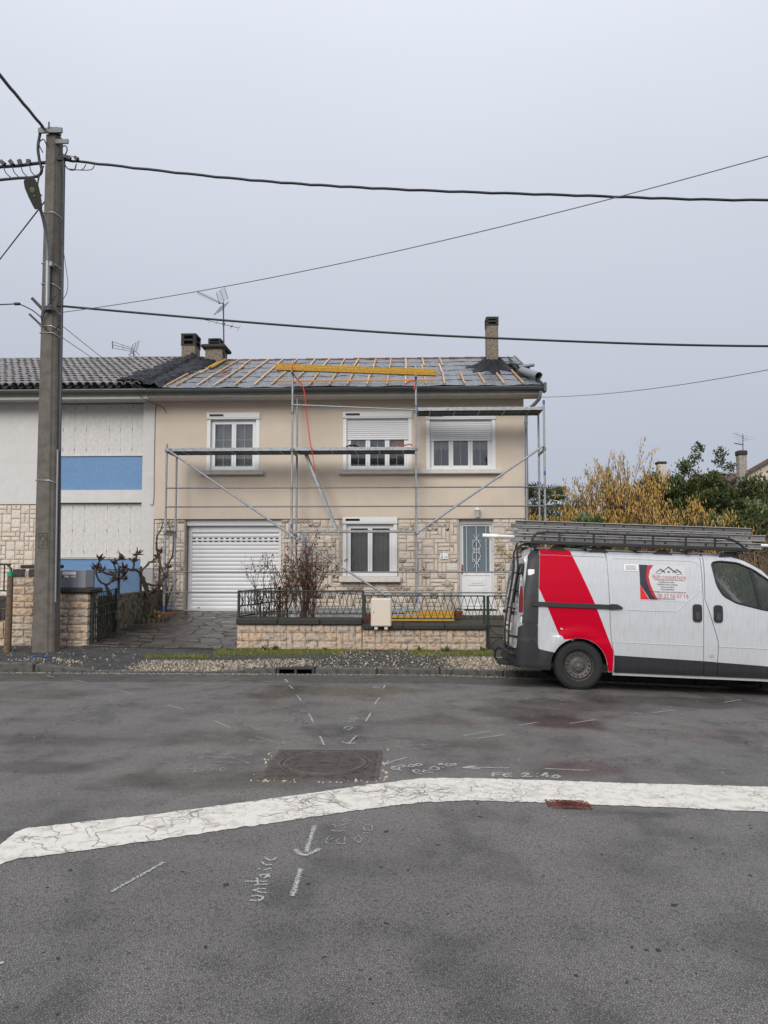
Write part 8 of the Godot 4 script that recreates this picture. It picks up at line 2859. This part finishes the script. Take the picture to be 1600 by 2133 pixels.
func make_evergreens() -> void:
	var i := 0
	for e in [[V(7.65, 0.2, -20.5), V(0.95, 1.45, 0.9), 3.05, "tall evergreen tree with two pointed tops right of the hazel", 130], [V(6.7, 0.2, -20.8), V(1.05, 1.3, 0.8), 2.85, "rounded olive green tree between the hazel and the tall evergreen", 90], [V(9.3, 0.2, -20.3), V(1.3, 1.4, 1.0), 2.65, "broad dark evergreen tree at the right edge", 130], [V(8.6, 0.2, -19.2), V(0.9, 1.1, 0.7), 2.2, "low dense evergreen bush before the tall evergreen tree", 90], [V(7.0, 0.2, -18.9), V(0.85, 1.0, 0.7), 1.95, "low dark evergreen bush behind the van's ladders", 80]]:
		var p := plant("evergreen_tree", e[3], "tree", e[0], "evergreens behind the van")
		var s := st()
		var tips := []
		for k in 4:
			grow(s, e[0] + V(rr(-0.1, 0.1), 0, rr(-0.1, 0.1)), V(rr(-0.25, 0.25), 1, rr(-0.25, 0.25)).normalized(), e[2] * 0.75, 0.05, 4, {"bend": 0.07, "lift": 0.06, "taper": 0.6, "kids": 4, "first": 0.35, "spread": 0.55, "shrink": 0.48, "tips": 1}, tips)
		part("trunk", s.commit(), M.twig, p)
		crown(p, V(e[0].x, e[2], e[0].z), e[1], e[4], 150, 0.085, M.leaf)
		if i == 0:
			for q in [V(7.62, 4.35, -20.4), V(7.70, 4.62, -20.4), V(8.28, 4.25, -20.5), V(8.30, 4.5, -20.5), V(8.55, 4.1, -20.5), V(7.3, 4.15, -20.4)]:
				leafy(p, q, 0.19, 120, 0.085, M.leaf)
		if i == 1:
			leafy(p, V(6.55, 3.85, -20.6), 0.16, 90, 0.08, M.leaf)
		i += 1

func make_right_side() -> void:
	# palm seen between the scaffold posts
	var c := V(3.95, 0.3, -22.5)
	var p := plant("palm_tree", "dark fan palm glimpsed between the right scaffold posts", "tree", c)
	var s := st()
	tube(s, [c, c + V(0.03, 1.6, 0), c + V(0, 2.95, 0)], [0.16, 0.13, 0.14], 10)
	part("trunk", s.commit(), M.bark, p)
	var f := st()
	for k in 20:
		var d := (Basis(V(0, 1, 0), rr(0, TAU)) * V(0.8, rr(-0.5, 1.0), 0)).normalized()
		var hub := c + V(0, 3.0, 0) + d * rr(0.35, 0.6)
		tube(f, [c + V(0, 2.95, 0), hub], 0.012, 4)
		var side := d.cross(V(0, 1, 0)).normalized()
		for q in 15:
			var t := lerpf(-1.5, 1.5, q / 14.0)
			var dd := (d * cos(t) + side * sin(t) + V(0, -0.12, 0)).normalized()
			var w := dd.cross(V(0, 1, 0.2)).normalized() * 0.022
			var tip := hub + dd * 0.52 + V(0, -0.07, 0)
			tri(f, hub, hub + dd * 0.28 + w, tip)
			tri(f, hub, tip, hub + dd * 0.28 - w)
	part("fronds", fin(f), M.leaf, p)
	# tangled grey shrub under the palm
	var g := plant("grey_shrub", "tangle of greyish twigs below the palm beside the house corner", "bush", V(3.75, 0.2, -20.6))
	s = st()
	var tips := []
	for k in 34:
		grow(s, V(3.75 + rr(-0.6, 0.6), 0.2, -20.6 + rr(-0.4, 0.4)), V(R.randfn() * 0.22, 1, R.randfn() * 0.25).normalized(), rr(1.9, 2.6), 0.014, 4, {"bend": 0.12, "lift": 0.0, "taper": 0.6, "kids": 4, "first": 0.35, "spread": 0.7, "shrink": 0.5, "tips": 2}, tips)
	part("branches", s.commit(), M.pale_twig, g)
	var pl := []
	var ti := []
	for t in tips:
		if R.randf() < 0.95:
			pl.append(T(t[0], Vector3.ONE * rr(0.06, 0.12), V(rr(0, 3), rr(0, 6), 0)))
			var v := rr(0.5, 1.6)
			ti.append(Color(v * 1.1, v, v * 1.2))
	many("leaves", leaf(), M.leaf, pl, ti, g).set_meta("kind", "stuff")
	# laurel hedge behind the ladders
	var h := plant("laurel_hedge", "glossy green laurel hedge just above the van's ladders", "hedge", V(3.8, 0.1, -16.6))
	crown(h, V(3.75, 1.95, -16.6), V(0.75, 0.62, 0.4), 26, 120, 0.12, M.leaf)
	crown(h, V(3.75, 1.0, -16.6), V(0.85, 0.9, 0.4), 24, 110, 0.12, M.leaf)
	s = st()
	for k in 9:
		tube(s, [V(3.2 + k * 0.13, 0.1, -16.6), V(3.2 + k * 0.13 + rr(-0.1, 0.1), 2.2, -16.6)], 0.012, 5)
	part("stems", s.commit(), M.twig, h)
	# brown winter shrubs in the second row
	for e in [[V(5.4, 0.1, -17.2), 30, 1.75, "thicket of upright reddish brown twigs behind the ladders", 0.10, M.red_bark], [V(6.95, 0.1, -16.4), 10, 2.1, "bare spreading shrub with pale brown branches behind the ladder ends", 0.16, M.pale_twig], [V(7.75, 0.1, -16.2), 11, 1.75, "bare tangled shrub at the right edge above the van's windscreen", 0.18, M.pale_twig], [V(6.2, 0.1, -16.0), 10, 1.45, "low bare thicket between the two brown shrubs behind the van", 0.15, M.pale_twig]]:
		var b := plant("bare_shrub", e[3], "bush", e[0], "bare shrubs behind the van")
		s = st()
		var tp := []
		for k in e[1]:
			var up: bool = e[5] == M.red_bark
			grow(s, e[0] + V(rr(-0.5, 0.5) if up else rr(-0.1, 0.1), 0, rr(-0.3, 0.3)), V(R.randfn() * (0.12 if up else 0.5), 1, R.randfn() * 0.3).normalized(), e[2] * rr(0.75, 1.0), 0.010 if up else 0.024, 4, {"bend": e[4] * 0.8, "lift": 0.02, "taper": 0.6, "kids": 4, "first": 0.35, "spread": 0.45 if up else 0.75, "shrink": 0.5, "tips": 1}, tp)
		part("branches", s.commit(), e[5], b)
	# thin bare tree behind the hazel
	var bt := plant("bare_tree", "thin leafless tree showing above the hazel on the left", "tree", V(4.3, 0.2, -23.5))
	s = st()
	for k in 5:
		grow(s, V(4.35 + rr(-0.3, 0.3), 0.2, -23.5), V(rr(-0.15, 0.2), 1, rr(-0.2, 0.2)).normalized(), rr(2.6, 3.1), 0.03, 4, {"bend": 0.06, "lift": 0.05, "taper": 0.6, "kids": 4, "first": 0.45, "spread": 0.45, "shrink": 0.42, "tips": 0}, [])
	part("branches", s.commit(), M.twig, bt)
	make_far_houses()

# ---------------------------------------------------------------- houses beyond the gardens, and the one across the street that the windows mirror
func gable_house(called: String, label: String, c: Vector3, w: float, d: float, wall_h: float, roof_h: float, turn: float, wall: Material, tiles: Material) -> Node3D:
	var h := thing(called, label, "house", c)
	h.rotation.y = turn
	lpart("wall", cbox(V(w, wall_h, d), 0.02), wall, h, T(V(0, wall_h / 2, 0)))
	var g := st()
	for z in [-d / 2, d / 2]:
		tri(g, V(-w / 2, wall_h, z), V(0, wall_h + roof_h, z), V(w / 2, wall_h, z))
	lpart("gable", fin(g), wall, h)
	var r := st()
	for sx in [-1, 1]:
		var slope := atan2(roof_h, w / 2)
		var l := sqrt(roof_h * roof_h + w * w / 4) + 0.35
		var b := Basis(V(0, 0, 1), -sx * slope)
		box(r, V(sx * w / 4 * 1.02, wall_h + roof_h / 2 + 0.03, 0), V(l, 0.12, d + 0.6), b)
	var rf := lpart("roof", fin(r), tiles, h)
	# rows of tiles on the slopes
	for sx in [-1, 1]:
		var slope := atan2(roof_h, w / 2)
		var b := Basis(V(0, 0, 1), -sx * slope)
		var rows := st()
		var n := int(d / 0.3)
		for k in n:
			tube(rows, [V(0, wall_h + roof_h + 0.12, -d / 2 + (k + 0.5) * d / n), V(sx * (w / 2 + 0.15), wall_h + 0.03, -d / 2 + (k + 0.5) * d / n)], 0.08, 5, false)
		lpart("tile_rows", rows.commit(), tiles, rf).set_meta("kind", "stuff")
	return h

func make_far_houses() -> void:
	var cream := grain(mat(0.62, 0.55, 0.46, 0.9), speck_faint(), 0.5, TX.faint, 2.0)
	var tiles := grain(mat(0.17, 0.115, 0.095, 0.85), TX.speck, 0.6, TX.patches, 1.5)
	var h := gable_house("far_house", "distant cream house with brown tiled gable at the right edge", V(20.9, 0.0, -45.0), 3.6, 5.0, 6.3, 1.05, -0.25, cream, tiles)
	lpart("window", cbox(V(1.0, 1.0, 0.08), 0.01), M.shutter, h, T(V(-0.2, 5.6, 4.0)))
	var wing := gable_house("far_house", "distant brown tiled roof rising behind the evergreens", V(19.3, 0.0, -47.0), 3.4, 3.4, 5.6, 1.2, PI / 2 - 0.35, cream, tiles)
	wing.rotation.y = PI / 2 - 0.2
	var ch := thing("far_chimney", "tall pale distant chimney stack carrying an aerial", "chimney", V(18.2, 0.0, -42.0))
	part("stack", cbox(V(0.42, 7.3, 0.45), 0.03), grain(mat(0.42, 0.38, 0.33, 0.9), TX.speck, 0.5, TX.patches, 1.0), ch, T(V(18.15, 3.75, -42.0)))
	part("cap", cbox(V(0.50, 0.28, 0.52), 0.05), M.soot, ch, T(V(18.15, 7.52, -42.0)))
	var s := st()
	tube(s, [V(18.25, 7.6, -42), V(18.28, 8.55, -42)], 0.025, 5)
	yagi(s, V(17.8, 8.62, -41.9), V(18.55, 8.28, -42.1), 5, V(0.8, 0.1, 0.6), 0.18, 0.5)
	tube(s, [V(18.28, 8.0, -42), V(17.8, 8.08, -42)], 0.03, 5)
	solo("television_aerial", s.commit(), M.cable_grey, "thin television aerial on the distant chimney stack", "aerial")
	gable_house("far_house", "small distant gable with red tiles between the trees", V(15.2, 0.0, -46.0), 2.0, 2.4, 5.5, 0.9, 0.5, cream, grain(mat(0.25, 0.06, 0.045, 0.85), TX.speck, 0.6, TX.patches, 1.5))
	var c2 := thing("far_chimney", "short pale distant chimney left of the red tiled gable", "chimney", V(13.6, 0.0, -42.0))
	part("stack", cbox(V(0.42, 6.9, 0.42), 0.03), cream, c2, T(V(13.78, 3.5, -42.0)))
	part("cap", cbox(V(0.52, 0.14, 0.52), 0.04), M.soot, c2, T(V(13.78, 7.0, -42.0)))
	# across the street, behind the camera: what the panes mirror
	var o := gable_house("opposite_house", "house across the street mirrored in the window panes", V(-1.5, 0.0, 17.0), 8.0, 9.0, 5.4, 2.4, PI / 2, grain(mat(0.45, 0.40, 0.34, 0.9), speck_faint(), 0.5, TX.faint, 2.0), tiles)
	o.rotation.y = PI / 2
	R.seed = 321
	var tr := plant("opposite_tree", "dark conifer across the street mirrored in the right window", "tree", V(5.5, 0.0, 13.5))
	var ts := st()
	tube(ts, [V(5.5, 0, 13.5), V(5.5, 8.5, 13.5)], [0.2, 0.03], 8)
	part("trunk", ts.commit(), M.bark, tr)
	for k in 7:
		crown(tr, V(5.5, 2.0 + k * 1.0, 13.5), V(1.7 - k * 0.2, 0.7, 1.7 - k * 0.2), 16, 60, 0.22, M.leaf)

func _ready() -> void:
	make_view()
	make_materials()
	make_ground()
	make_house()
	make_neighbour()
	make_front()
	make_pole()
	make_scaffold()
	make_van()
	make_garden_things()
	make_plants()
